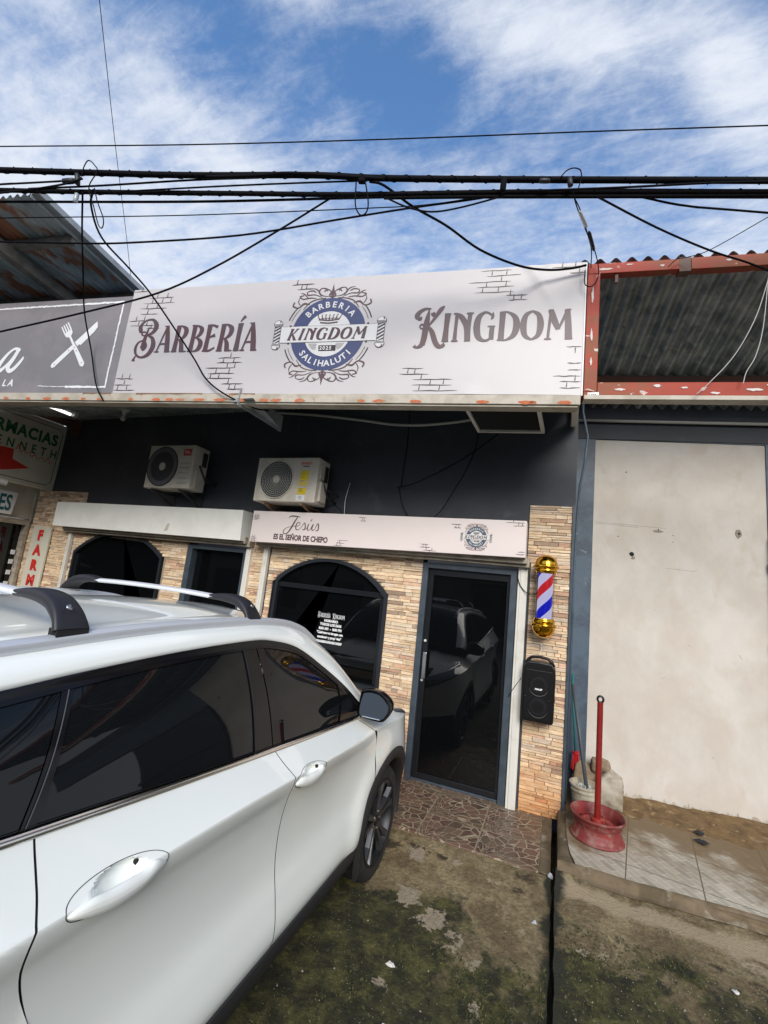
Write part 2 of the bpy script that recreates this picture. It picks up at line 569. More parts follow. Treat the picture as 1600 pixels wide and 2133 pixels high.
def concrete_mat(name, ymoss, ysoft, edge=None, xs=0.0, band=None, spots=()):
    m, nt, b = nmat(name)
    N, L = nt.nodes, nt.links
    tc = N.new('ShaderNodeTexCoord')
    sp = N.new('ShaderNodeSeparateXYZ')
    L.new(tc.outputs['Object'], sp.inputs[0])

    def noise(s, d=10, r=.62, ds=.4, off=0.0):
        mp = N.new('ShaderNodeMapping')
        mp.inputs['Location'].default_value = (off, off * .7, 0)
        L.new(tc.outputs['Object'], mp.inputs[0])
        n = N.new('ShaderNodeTexNoise')
        n.inputs['Scale'].default_value = s
        n.inputs['Detail'].default_value = d
        n.inputs['Roughness'].default_value = r
        n.inputs['Distortion'].default_value = ds
        L.new(mp.outputs[0], n.inputs[0])
        return n.outputs['Fac']

    def mix(f, A, B, bt='MIX'):
        x = N.new('ShaderNodeMix')
        x.data_type = 'RGBA'
        x.blend_type = bt
        if isinstance(f, float):
            x.inputs['Factor'].default_value = f
        else:
            L.new(f, x.inputs['Factor'])
        for nm, q in (('A', A), ('B', B)):
            if isinstance(q, tuple):
                x.inputs[nm].default_value = q + (1,)
            else:
                L.new(q, x.inputs[nm])
        return x.outputs['Result']

    def ma(op, a, bb, c=None):
        x = N.new('ShaderNodeMath')
        x.operation = op
        for i, q in enumerate((a, bb, c)):
            if q is None:
                continue
            if isinstance(q, (int, float)):
                x.inputs[i].default_value = q
            else:
                L.new(q, x.inputs[i])
        return x.outputs[0]
    big, mid, fine = noise(1.3), noise(4.5, off=3), noise(38, 9, .75, 0, 5)
    c = mix(ramp_fac(N, L, mid, .38, .62), (0.155, 0.115, 0.058), (0.28, 0.22, 0.125))
    c = mix(ramp_fac(N, L, noise(2.1, off=9), .60, .64), c, (0.34, 0.275, 0.18))
    c = mix(ramp_fac(N, L, noise(3.0, off=17), .60, .66), c, (0.055, 0.04, 0.02))
    # moss keeps to the damp lower part of the slope
    g = ma('MULTIPLY_ADD', sp.outputs[1], -1.0 / ysoft, ymoss / ysoft)
    g = ma('MULTIPLY_ADD', sp.outputs[0], -xs / ysoft, g)
    mo = ma('ADD', ma('MULTIPLY', ma('SUBTRACT', big, .5), 5.0), g)
    mo = ma('ADD', mo, ma('MULTIPLY', ma('SUBTRACT', mid, .5), 3.2))
    mossc = mix(ramp_fac(N, L, noise(9, off=2), .38, .68), (0.020, 0.020, 0.007), (0.100, 0.092, 0.026))
    mossc = mix(ramp_fac(N, L, noise(22, off=4), .60, .70), mossc, (0.19, 0.165, 0.09))
    c = mix(ramp_fac(N, L, mo, -.1, .5), c, mossc)
    c = mix(ramp_fac(N, L, fine, .30, .72), mix(1.0, c, (.56, .55, .50), 'MULTIPLY'), mix(1.0, c, (1.33, 1.34, 1.30), 'MULTIPLY'))
    if spots:
        sm = None
        for sx_, sy_, sr_ in spots:
            dd_ = ma('SQRT', ma('ADD', ma('POWER', ma('ABSOLUTE', ma('SUBTRACT', sp.outputs[0], sx_), 0.0), 2.0), ma('POWER', ma('ABSOLUTE', ma('SUBTRACT', sp.outputs[1], sy_), 0.0), 2.0)), 0.0)
            q_ = ma('SUBTRACT', sr_, dd_)
            sm = q_ if sm is None else ma('MAXIMUM', sm, q_)
        sm = ma('ADD', ma('MULTIPLY', sm, 14.0), ma('ADD', ma('MULTIPLY_ADD', noise(11, 8, .65, .5, 21), 5.0, -2.6), ma('MULTIPLY_ADD', fine, 1.2, -.6)))
        c = mix(ramp_fac(N, L, sm, .0, .22), c, mix(ramp_fac(N, L, fine, .35, .7), (0.27, 0.22, 0.15), (0.38, 0.32, 0.23)))
    if band:
        bb_ = ma('ADD', ma('MULTIPLY', ma('ABSOLUTE', ma('SUBTRACT', sp.outputs[1], band), 0.0), -14.0), ma('MULTIPLY_ADD', mid, 3.0, -.25))
        c = mix(ramp_fac(N, L, bb_, -.1, .7), c, (0.36, 0.285, 0.18))
    if edge is not None:
        d = ma('ABSOLUTE', ma('SUBTRACT', sp.outputs[0], edge), 0.0)
        e = ma('ADD', ma('MULTIPLY', d, -9.0), ma('MULTIPLY_ADD', mid, 2.2, -.35))
        c = mix(ramp_fac(N, L, e, .1, .6), c, (0.022, 0.022, 0.012))
    L.new(c, b.inputs['Base Color'])
    b.inputs['Roughness'].default_value = 0.82
    bp = N.new('ShaderNodeBump')
    bp.inputs['Distance'].default_value = 0.012
    L.new(ma('ADD', ma('MULTIPLY', mid, 1.2), ma('ADD', fine, ma('MULTIPLY', noise(70, 5, .7, 0, 8), .5))), bp.inputs['Height'])
    L.new(bp.outputs[0], b.inputs['Normal'])
    return m


def tile_mat_left():
    """printed crazy-paving tiles, 45 cm, cream joints between brown chips"""
    m, nt, b = nmat('crazy_paving_tiles')
    N, L = nt.nodes, nt.links
    tc = N.new('ShaderNodeTexCoord')
    mp = N.new('ShaderNodeMapping')
    mp.inputs['Location'].default_value = (0.05 / .45, 0, 0)
    mp.inputs['Scale'].default_value = (1 / .45, 1 / .45, 0)
    L.new(tc.outputs['Object'], mp.inputs[0])

    def vm(op, a, bb=None):
        x = N.new('ShaderNodeVectorMath')
        x.operation = op
        for i, q in enumerate((a, bb)):
            if q is None:
                continue
            if isinstance(q, tuple):
                x.inputs[i].default_value = q
            else:
                L.new(q, x.inputs[i])
        return x.outputs['Value'] if op in ('LENGTH', 'DISTANCE') else x.outputs[0]

    def ma(op, a, bb=None, c=None):
        x = N.new('ShaderNodeMath')
        x.operation = op
        for i, q in enumerate((a, bb, c)):
            if q is None:
                continue
            if isinstance(q, (int, float)):
                x.inputs[i].default_value = q
            else:
                L.new(q, x.inputs[i])
        return x.outputs[0]
    # polar chips round each tile corner: fans of long thin pieces
    fr = vm('SUBTRACT', vm('FRACTION', mp.outputs[0]), (0.12, 0.14, 0))
    s = N.new('ShaderNodeSeparateXYZ')
    L.new(fr, s.inputs[0])
    rad = vm('LENGTH', fr)
    ang = ma('ARCTAN2', s.outputs[1], s.outputs[0])
    cm = N.new('ShaderNodeCombineXYZ')
    L.new(ma('MULTIPLY', ang, 4.2), cm.inputs[0])
    L.new(ma('MULTIPLY', ma('POWER', rad, .7), 4.6), cm.inputs[1])
    fl = vm('FLOOR', mp.outputs[0])
    vv = vm('ADD', cm.outputs[0], vm('MULTIPLY', fl, (7.3, 3.1, 0)))

    def vor(feature):
        v = N.new('ShaderNodeTexVoronoi')
        v.feature = feature
        v.inputs['Scale'].default_value = 1.25
        v.inputs['Randomness'].default_value = .85
        L.new(vv, v.inputs['Vector'])
        return v
    ve, vc = vor('DISTANCE_TO_EDGE'), vor('F1')
    cr = N.new('ShaderNodeValToRGB')
    e = cr.color_ramp.elements
    e[0].position, e[0].color = 0.15, (0.05, 0.026, 0.018, 1)
    e[1].position, e[1].color = 0.9, (0.19, 0.10, 0.068, 1)
    k = cr.color_ramp.elements.new(.5)
    k.color = (0.11, 0.055, 0.038, 1)
    sp = N.new('ShaderNodeSeparateXYZ')
    L.new(vc.outputs['Color'], sp.inputs[0])
    L.new(sp.outputs[0], cr.inputs[0])

    def mix(f, A, B):
        x = N.new('ShaderNodeMix')
        x.data_type = 'RGBA'
        L.new(f, x.inputs['Factor'])
        for nm, q in (('A', A), ('B', B)):
            if isinstance(q, tuple):
                x.inputs[nm].default_value = q + (1,)
            else:
                L.new(q, x.inputs[nm])
        return x.outputs['Result']
    n = N.new('ShaderNodeTexNoise')
    n.inputs['Scale'].default_value = 5
    n.inputs['Detail'].default_value = 9
    L.new(tc.outputs['Object'], n.inputs[0])
    n2 = N.new('ShaderNodeTexNoise')
    n2.inputs['Scale'].default_value = 45
    n2.inputs['Detail'].default_value = 5
    L.new(tc.outputs['Object'], n2.inputs[0])
    c = mix(ramp_fac(N, L, n2.outputs['Fac'], .3, .75), cr.outputs[0], (0.15, 0.10, 0.075))
    c = mix(ramp_fac(N, L, ve.outputs['Distance'], .045, .022), c, (0.38, 0.32, 0.22))
    f2 = N.new('ShaderNodeSeparateXYZ')
    L.new(vm('FRACTION', mp.outputs[0]), f2.inputs[0])
    gx = ma('MINIMUM', f2.outputs[0], ma('SUBTRACT', 1, f2.outputs[0]))
    gy = ma('MINIMUM', f2.outputs[1], ma('SUBTRACT', 1, f2.outputs[1]))
    gm = ma('MINIMUM', gx, gy)
    c = mix(ramp_fac(N, L, gm, .016, .009), c, (0.30, 0.245, 0.17))
    c = mix(ma('MULTIPLY', ramp_fac(N, L, n.outputs['Fac'], .45, .72), .75), c, (0.15, 0.115, 0.075))
    L.new(c, b.inputs['Base Color'])
    b.inputs['Roughness'].default_value = 0.45
    bp = N.new('ShaderNodeBump')
    bp.inputs['Distance'].default_value = .002
    L.new(ma('ADD', n2.outputs['Fac'], ramp_fac(N, L, gm, .008, .016)), bp.inputs['Height'])
    L.new(bp.outputs[0], b.inputs['Normal'])
    return m


def tile_mat_right():
    """pale tiles printed with a diagonal lattice of thin lines"""
    m, nt, b = nmat('pale_lattice_tiles')
    N, L = nt.nodes, nt.links
    tc = N.new('ShaderNodeTexCoord')

    def ma(op, a, bb=None, c=None):
        x = N.new('ShaderNodeMath')
        x.operation = op
        for i, q in enumerate((a, bb, c)):
            if q is None:
                continue
            if isinstance(q, (int, float)):
                x.inputs[i].default_value = q
            else:
                L.new(q, x.inputs[i])
        return x.outputs[0]

    def lines(rot, per, off, w0, w1):
        mp = N.new('ShaderNodeMapping')
        mp.inputs['Rotation'].default_value = (0, 0, R_(rot))
        L.new(tc.outputs['Object'], mp.inputs[0])
        s = N.new('ShaderNodeSeparateXYZ')
        L.new(mp.outputs[0], s.inputs[0])
        outs = []
        for k in (0, 1):
            f = ma('FRACT', ma('MULTIPLY_ADD', s.outputs[k], 1 / per, off + 50))
            outs.append(ma('MULTIPLY', ma('MINIMUM', f, ma('SUBTRACT', 1, f)), per))
        return outs

    def mix(f, A, B):
        x = N.new('ShaderNodeMix')
        x.data_type = 'RGBA'
        L.new(f, x.inputs['Factor'])
        for nm, q in (('A', A), ('B', B)):
            if isinstance(q, tuple):
                x.inputs[nm].default_value = q + (1,)
            else:
                L.new(q, x.inputs[nm])
        return x.outputs['Result']

    def noise(s, off=0):
        mp = N.new('ShaderNodeMapping')
        mp.inputs['Location'].default_value = (off, off, 0)
        L.new(tc.outputs['Object'], mp.inputs[0])
        n = N.new('ShaderNodeTexNoise')
        n.inputs['Scale'].default_value = s
        n.inputs['Detail'].default_value = 9
        n.inputs['Roughness'].default_value = .62
        L.new(mp.outputs[0], n.inputs[0])
        return n.outputs['Fac']
    c = mix(ramp_fac(N, L, noise(3), .35, .7), (0.50, 0.45, 0.36), (0.38, 0.33, 0.25))
    # parquet: bricks at 45 degrees of slightly different greys
    mpb = N.new('ShaderNodeMapping')
    mpb.inputs['Rotation'].default_value = (0, 0, R_(8.25 + 45))
    L.new(tc.outputs['Object'], mpb.inputs[0])
    br = N.new('ShaderNodeTexBrick')
    br.inputs['Scale'].default_value = 1
    br.inputs['Brick Width'].default_value = .13
    br.inputs['Row Height'].default_value = .052
    br.inputs['Mortar Size'].default_value = .0028
    br.inputs['Mortar Smooth'].default_value = .2
    br.inputs['Color1'].default_value = (1, 1, 1, 1)
    br.inputs['Color2'].default_value = (.72, .74, .74, 1)
    br.inputs['Mortar'].default_value = (1.35, 1.33, 1.28, 1)
    L.new(mpb.outputs[0], br.inputs[0])
    x = N.new('ShaderNodeMix')
    x.data_type = 'RGBA'
    x.blend_type = 'MULTIPLY'
    x.inputs['Factor'].default_value = 1
    L.new(c, x.inputs['A'])
    L.new(br.outputs['Color'], x.inputs['B'])
    c = x.outputs['Result']
    a, bb = lines(8.25, .45, .12, 0, 0)
    gm = ma('MINIMUM', a, bb)
    c = mix(ramp_fac(N, L, gm, .005, .002), c, (0.13, 0.105, 0.075))
    # brown dirt trodden over the tiles, thicker near the wall
    s = N.new('ShaderNodeSeparateXYZ')
    L.new(tc.outputs['Object'], s.inputs[0])
    g = ma('ADD', ma('MULTIPLY_ADD', s.outputs[1], 1.35, -1.35 * 4.28), ma('MULTIPLY_ADD', noise(2.4, 4), 3.2, -1.45))
    c = mix(ma('MULTIPLY', ramp_fac(N, L, g, -.25, .5), .92), c, (0.165, 0.105, 0.045))
    L.new(c, b.inputs['Base Color'])
    b.inputs['Roughness'].default_value = .6
    bp = N.new('ShaderNodeBump')
    bp.inputs['Distance'].default_value = .002
    L.new(ma('ADD', noise(60), ramp_fac(N, L, gm, .003, .006)), bp.inputs['Height'])
    L.new(bp.outputs[0], b.inputs['Normal'])
    return m


def hn(x, y, s=1.0):
    """cheap smooth noise for relief"""
    return (math.sin(x * 3.1 * s + 1.3 * math.sin(y * 2.3 * s)) + math.sin(y * 4.7 * s + 2.1 * math.sin(x * 3.7 * s + 1)) + .6 * math.sin((x + y) * 9.3 * s + 2 * math.sin(x * 5 * s))) / 2.6


def zleft(x, y):
    return smoothl([-2.0, 1.0, 2.4, 3.0, 3.5, 3.69], [-.12, -.105, -.085, -.065, -.03, -.006], y) + .006 * hn(x, y) + .0025 * hn(x, y, 4)


def zright(x, y):
    return smoothl([-2.0, 1.0, 2.4, 3.2, 3.58, 3.66, 3.72], [-.13, -.10, -.07, -.01, .032, .05, .062], y - .03 * (x - .1)) + .008 * hn(x + 5, y) + .003 * hn(x, y, 4)


M['conc_l'] = concrete_mat('mossy_concrete_left', 2.72, .34, edge=.045, xs=.55, spots=((-.62, 2.98, .085), (-.50, 2.92, .04), (-.46, 2.86, .035), (-.36, 2.79, .05), (-.82, 3.08, .09), (-.86, 3.50, .07), (-.60, 3.52, .04), (-.30, 2.55, .04), (-.75, 2.45, .03)))
M['conc_r'] = concrete_mat('mossy_concrete_right', 3.32, .45, edge=.045, band=3.57, spots=((.35, 2.62, .07), (.9, 2.75, .05), (1.3, 3.0, .07), (.2, 3.1, .03)))
M['tiles_l'] = tile_mat_left()
M['tiles_r'] = tile_mat_right()
M['lip'] = mat('worn_concrete_lip', (0.17, 0.125, 0.075), .85, c2=(.10, .075, .04), vs=6, thr=(.4, .6), c3=(.30, .26, .19), thr3=(.58, .66), vs3=5, var=.15, bump=.006, bs=20)
M['earth'] = mat('dark_wet_channel', (0.012, 0.012, 0.008), .6, c2=(.03, .035, .012), vs=12, bump=.006, bs=20)
M['dirt'] = mat('loose_brown_dirt', (0.19, 0.118, 0.048), .95, c2=(.12, .072, .03), vs=9, c3=(.30, .21, .11), thr3=(.58, .68), vs3=16, var=.2, bump=.008, bs=45)
M['asphalt'] = mat('asphalt', (0.055, 0.054, 0.052), .9, c2=(.075, .072, .066), vs=2, var=.15, bump=.004, bs=60)

b = MB()
b.add([(-600, -600, -.2), (600, -600, -.2), (600, 600, -.2), (-600, 600, -.2)], [(0, 1, 2, 3)])
tag(b.build('ground', M['asphalt']), kind='structure')
b = MB()
b.grid(lambda u, v: (-9 + 9.03 * (1 - (1 - u) ** 1.6) + (u > .995) * (.001 + .008 * hn(v * 9, 1) + .004 * hn(v * 40, 3)), -2 + 5.69 * v, zleft(-9 + 9.03 * (1 - (1 - u) ** 1.6), -2 + 5.69 * v)), 150, 150)
b.grid(lambda u, v: (.031 + .008 * hn(u * 9, 1) + .004 * hn(u * 40, 3), -2 + 5.69 * u, zleft(.03, -2 + 5.69 * u) - .2 * v), 60, 2, flip=True)
tag(b.build('concrete_driveway', M['conc_l'], smooth=True, sharp=50), kind='structure')
b = MB()
b.grid(lambda u, v: (.055 + (.010 * hn(v * 9, 2) + .004 * hn(v * 40, 5)) * (1 - u) + 6 * u ** 1.5, -2 + 5.72 * v + .145 * 6 * u ** 1.5 * v, zright(.066 + 6 * u ** 1.5, -2 + 5.72 * v)), 120, 150)
b.grid(lambda u, v: (.055 + .010 * hn(u * 9, 2) + .004 * hn(u * 40, 5), -2 + 5.72 * u, zright(.066, -2 + 5.72 * u) - .2 * v), 60, 2)
tag(b.build('concrete_ramp', M['conc_r'], smooth=True, sharp=50), kind='structure')
b = MB()
b.box(.02, .09, -2, 4.7, -.25, -.14)
tag(b.build('drain_channel_floor', M['earth']), kind='structure')
# tiled pad of the shops
b = MB()
b.box(-7.8, -.052, 3.70, 4.72, -.12, 0)
tag(b.build('tiled_pavement', M['tiles_l'], bevel=.004), kind='structure')
b = MB()
b.grid(lambda u, v: (-.05 + .075 * u, 3.70 + 1.0 * v, -.002 + .004 * hn(v * 3, u)), 4, 40)
b.grid(lambda u, v: (.025, 3.70 + 1.0 * u, .0 - .2 * v), 20, 2, flip=True)
b.grid(lambda u, v: (-7.8 + 7.83 * u, 3.70 - .012 + .006 * hn(u * 20, 2), -.004 - .1 * v), 160, 2, flip=True)
tag(b.build('pavement_edge', M['lip'], smooth=True, sharp=50), kind='structure')
# raised platform on the right
b = MB()
sS = math.tan(R_(8.25))
def plat(x):
    return 3.74 + .06 * (x - .17) + .012 * hn(x * 2, 3)
b.grid(lambda u, v: (lambda x: (x, plat(x) + .0 + (5.9 + .145 * x - plat(x)) * v, .1))(.135 + .045 * max(0, 1 - v * 7) ** 2 + .01 * hn(v * 4, 0) * (1 - u) + 5.5 * u), 60, 60)
tag(b.build('tiled_platform', M['tiles_r']), kind='structure')
b = MB()
b.grid(lambda u, v: (.068 + (.075 + .03 * max(0, 1 - u * 7)) * v, 3.72 + 1.35 * u, (.092 + .004 * hn(u * 5, v * 2)) - .02 * (v == 0)), 60, 4, flip=True)
b.grid(lambda u, v: (.068, 3.70 + 1.35 * u, .075 - .3 * v), 30, 2)
b.grid(lambda u, v: (lambda x: (x, plat(x) - .085 * v + .01 * hn(x, v * 2) * v, smoothl([0, .25, .55, 1], [.1, .092, .055, .042], v)))(.068 + 5.6 * u), 120, 8)
tag(b.build('platform_edge', M['lip'], smooth=True), kind='structure')

b = MB()
b.box(.09, 5.6, 3.765, 6.2, -.1, .086)
tag(b.build('platform_base', M['lip']), kind='structure')
# dirt swept against the white wall
b = MB()
def dirtz(x, y):
    yw = 5.10 + .145 * x
    d = yw - y
    w = .55 + .12 * hn(x * 1.5, 0)
    env = max(0, 1 - d / w) * min(1, max(0, (x - .48) * 4)) * min(1, max(0, (2.6 - x) * 2))
    return .088 + .05 * env ** .8 * (1 + .35 * hn(x * 2, y * 2)) + .006 * hn(x * 7, y * 7) * (env > 0)
b.grid(lambda u, v: (.45 + 2.2 * u, 4.35 + (.745 + .145 * (.45 + 2.2 * u)) * v, dirtz(.45 + 2.2 * u, 4.35 + (.745 + .145 * (.45 + 2.2 * u)) * v)), 120, 60)
tag(b.build('loose_dirt', M['dirt'], smooth=True), kind='stuff')

# moss tufts and grit on the concrete
b = MB()
rnd = random.Random(3)
for i in range(15000):
    right = rnd.random() < .42
    x = rnd.uniform(.09, 2.2) if right else .02 - abs(rnd.gauss(0, .5))
    y = (rnd.uniform(1.6, 3.3) if right else rnd.uniform(1.2, 2.95))
    den = hn(x * 1.3, y * 1.3) + .4 * hn(x * 4, y * 4) + rnd.uniform(-.3, .3)
    if (den < .05 or (not right and y > 2.72 - .55 * x + .1)) and not (abs(x - .045) < .06):
        continue
    z = (zright if right else zleft)(x, y)
    h = rnd.uniform(.003, .012)
    for k in range(3):
        a = rnd.uniform(0, 6.28)
        w = rnd.uniform(.0015, .004)
        dx, dy = math.cos(a), math.sin(a)
        l = rnd.uniform(.004, .015)
        b.add([(x - dy * w, y + dx * w, z - .001), (x + dy * w, y - dx * w, z - .001), (x + dx * l, y + dy * l, z + h)], [(0, 1, 2)])
M['moss'] = mat('moss_tuft', (0.035, 0.045, 0.010), .9, c2=(.15, .14, .045), vs=22, thr=(.45, .7), c3=(.26, .22, .11), thr3=(.66, .72), vs3=60)
tag(b.build('moss', M['moss']), kind='stuff')
b = MB()
for i in range(4200):
    x = rnd.uniform(-1.2, 2.0)
    if -.01 < x < .1:
        continue
    y = rnd.uniform(1.2, 3.5)
    z = (zright if x > .05 else zleft)(x, y)
    r = rnd.uniform(.0010, .0034) * (2.2 if rnd.random() < .03 else 1)
    vs = [(x + r * math.cos(k * 1.257) * rnd.uniform(.7, 1.2), y + r * math.sin(k * 1.257) * rnd.uniform(.7, 1.2), z - .001) for k in range(5)] + [(x, y, z + r * .8)]
    b.add(vs, [(0, 1, 5), (1, 2, 5), (2, 3, 5), (3, 4, 5), (4, 0, 5)])
tag(b.build('gravel', M['pebble']), kind='stuff')


# ------------------------------------------------------------------ shop buildings
YF = 4.6
def S(s, t, off=0.0, o=(-4.236, 2.873, 3.45)):
    """frame of the street-side sign plane: s along it, t up, off towards the street"""
    c, q = math.cos(R_(8.25)), math.sin(R_(8.25))
    return (o[0] + s * c + off * q, o[1] + s * q - off * c, o[2] + t)


def Wp(x, z, off=0.0):
    """frame of the right neighbour's front wall, x is the world x"""
    c, q = math.cos(R_(8.25)), math.sin(R_(8.25))
    y = 5.22 + (x - .72) * math.tan(R_(8.25))
    return (x + off * q, y - off * c, z)


def arch_z(x, xl, xr, zs, sag):
    c = (xl + xr) / 2
    h = (xr - xl) / 2
    if abs(x - c) > h:
        return -1
    Rr = (h * h + sag * sag) / (2 * sag)
    return zs + math.sqrt(max(Rr * Rr - (x - c) ** 2, 0)) - (Rr - sag)


def arch_half(z, xl, xr, zs, sag):
    """open interval of x at height z"""
    if z <= zs:
        return (xl, xr)
    c = (xl + xr) / 2
    h = (xr - xl) / 2
    Rr = (h * h + sag * sag) / (2 * sag)
    zz = z - zs + (Rr - sag)
    if zz >= Rr:
        return None
    w = math.sqrt(Rr * Rr - zz * zz)
    return (c - w, c + w)


PAL = [(.62, .48, .31), (.66, .53, .36), (.56, .42, .26), (.60, .49, .36), (.48, .35, .23), (.42, .26, .18), (.36, .27, .20), (.52, .33, .22), (.66, .56, .42), (.30, .22, .16), (.58, .40, .28), (.64, .50, .33), (.55, .46, .36)]
PALW = [10, 10, 8, 7, 5, 3.2, 3, 3, 7, 1.3, 4, 9, 5]


def ledger(b, x0, x1, z0, z1, holes, y, rnd, P=None):
    """rows of thin split stones between x0 and x1; holes(z) -> list of open intervals"""
    z = z0
    P = P or (lambda x, zz, d: (x, y - d, zz))
    while z < z1 - .008:
        h = min(rnd.choice((.020, .024, .027, .031, .036, .041)), z1 - z)
        segs = [(x0, x1)]
        for hz in (z + .1 * h, z + .9 * h):
            for iv in holes(hz):
                ns = []
                for a, c in segs:
                    if iv[1] <= a or iv[0] >= c:
                        ns.append((a, c))
                    else:
                        if iv[0] > a:
                            ns.append((a, iv[0]))
                        if iv[1] < c:
                            ns.append((iv[1], c))
                segs = ns
        for a, c in segs:
            x = a
            while x < c - .004:
                w = rnd.uniform(.05, .27)
                if c - (x + w) < .04:
                    w = c - x
                d = rnd.uniform(.005, .018)
                cc = rnd.choices(PAL, PALW)[0]
                k = rnd.uniform(.98, 1.24)
                gy = (cc[0] + cc[1] + cc[2]) / 3
                b.colr = tuple((c_ * .86 + gy * .14) * k * 1.06 for c_ in cc)
                i = .0025
                xa, xb = x + .0006, x + w - .0006
                j = [rnd.uniform(-.0015, .0015) for _ in range(4)]
                dd = [d + rnd.uniform(-.004, .003) for _ in range(4)]
                vs = [P(xa, z + j[0], -.002), P(xb, z + j[1], -.002), P(xb, z + h + j[2], -.002), P(xa, z + h + j[3], -.002),
                      P(xa + i, z + i + j[0], dd[0]), P(xb - i, z + i + j[1], dd[1]), P(xb - i, z + h - i + j[2], dd[2]), P(xa + i, z + h - i + j[3], dd[3])]
                b.add(vs, [(4, 5, 6, 7), (0, 1, 5, 4), (1, 2, 6, 5), (2, 3, 7, 6), (3, 0, 4, 7)])
                x += w
        z += h


def wall_with_holes(b, x0, x1, z0, z1, y0, y1, holes, step=.01):
    """solid wall slices between y0 and y1 around openings given as boxes"""
    for (a, c, e, f) in holes:
        b.box(a, c, y0, y1, e, f)


shop = thing('shop_building', 'long single-storey shop building with charcoal upper wall above pale ledger-stone cladding', 'building', (-3.7, 4.8, 0))
b = MB()
b.box(-7.75, .118, YF + .002, YF + .16, 2.205, 4.02)          # upper wall
b.box(-8.05, -6.86, YF, YF + .15, 0, 2.203)                # piers behind the stone
b.box(-4.99, -4.62, YF, YF + .15, 0, 2.203)
b.box(-3.60, -3.225, YF, YF + .15, 0, 2.203)
b.box(-1.715, -1.352, YF, YF + .15, 0, 2.203)
b.box(-.30, .118, YF, YF + .15, 0, 2.203)
b.box(-3.225, -1.715, YF, YF + .15, 0, .745)
b.box(-6.86, -4.99, YF, YF + .15, 0, .745)
b.box(-7.75, .118, 7.8, 8.0, 0, 4.0)
b.box(-.0, .118, YF + .165, 7.8, 0, 4.0)
b.box(-7.75, -7.65, YF + .165, 7.8, 0, 4.0)
b.build('wall', M['wall_navy'], shop)
for xl, xr, zs, sag in ((-3.225, -1.715, 1.75, .335), (-6.86, -4.99, 1.86, .34)):
    b = MB()
    n = 40
    for k in range(n):
        xa, xb = xl + (xr - xl) * k / n, xl + (xr - xl) * (k + 1) / n
        za = arch_z(min(max((xa + xb) / 2, xl), xr), xl, xr, zs, sag)
        if za < 2.2:
            b.add([(xa, YF + .001, arch_z(xa, xl, xr, zs, sag)), (xb, YF + .001, arch_z(xb, xl, xr, zs, sag)), (xb, YF + .001, 2.203), (xa, YF + .001, 2.203)], [(0, 1, 2, 3)])
    b.build('arch_backing', M['mortar'], shop)
rnd = random.Random(11)
b = MB()


def holes(z):
    H = []
    if z < 2.2:
        H += [(-1.352, -.30), (-4.63, -3.60)]
        H.append((-3.40, -3.30))
        H.append((-7.02, -6.93))
    if .75 < z:
        a = arch_half(z, -3.225, -1.715, 1.75, .335)
        if a:
            H.append(a)
        a = arch_half(z, -6.86, -4.99, 1.86, .34)
        if a:
            H.append(a)
    return H


ledger(b, -8.05, -.30, 0, 2.205, holes, YF, rnd)
ledger(b, -.30, .095, 0, 2.80, lambda z: [(-.385, -.265)] if z < 2.2 else [], YF, rnd)
ledger(b, -8.0, -6.84, 2.205, 2.775, lambda z: [], YF, rnd)
b.build('stone_cladding', [M['stone']], shop)
b = MB()
b.box(.0955, .119, YF - .028, YF + .0, 0, 2.81)
b.build('pillar_edge', M['frame_slate'], shop)
b = MB()                                                        # roof sheet sloping up to the wall
def roofz(x, v):
    return 3.475 + (4.02 - 3.475) * v
def roof_pt(u, v, dz=0):
    x = -7.6 + 7.7 * u
    s_y = 2.873 + (x + 4.236) * math.tan(R_(8.25)) + .10
    y = s_y + (4.68 - s_y) * v
    return (x, y, 3.50 + .50 * v + .011 * math.sin(x * 2 * math.pi / .076) + dz)
b.grid(roof_pt, 1000, 6)
b.build('canopy_roof', M['zinc_dark'], shop, smooth=True)


# arched window of the barber shop
def arch_frame(b, xl, xr, zb, zs, sag, w, y0, y1, n=28):
    outer = [(xl, zb)] + [(xl + (xr - xl) * k / n, arch_z(xl + (xr - xl) * k / n, xl, xr, zs, sag)) for k in range(n + 1)] + [(xr, zb)]
    inner = [(xl + w, zb + w)] + [(xl + w + (xr - xl - 2 * w) * k / n, arch_z(xl + (xr - xl) * k / n, xl, xr, zs, sag) - w) for k in range(n + 1)] + [(xr - w, zb + w)]
    m_ = len(outer)
    vs = []
    for ring in (outer, inner):
        for y in (y0, y1):
            vs += [(x, y, z) for x, z in ring]
    fs = []
    for i in range(m_):
        j = (i + 1) % m_
        fs += [(i, j, 2 * m_ + j, 2 * m_ + i), (m_ + i, 3 * m_ + i, 3 * m_ + j, m_ + j), (i, m_ + i, m_ + j, j), (2 * m_ + i, 2 * m_ + j, 3 * m_ + j, 3 * m_ + i)]
    b.add(vs, fs)
    return inner


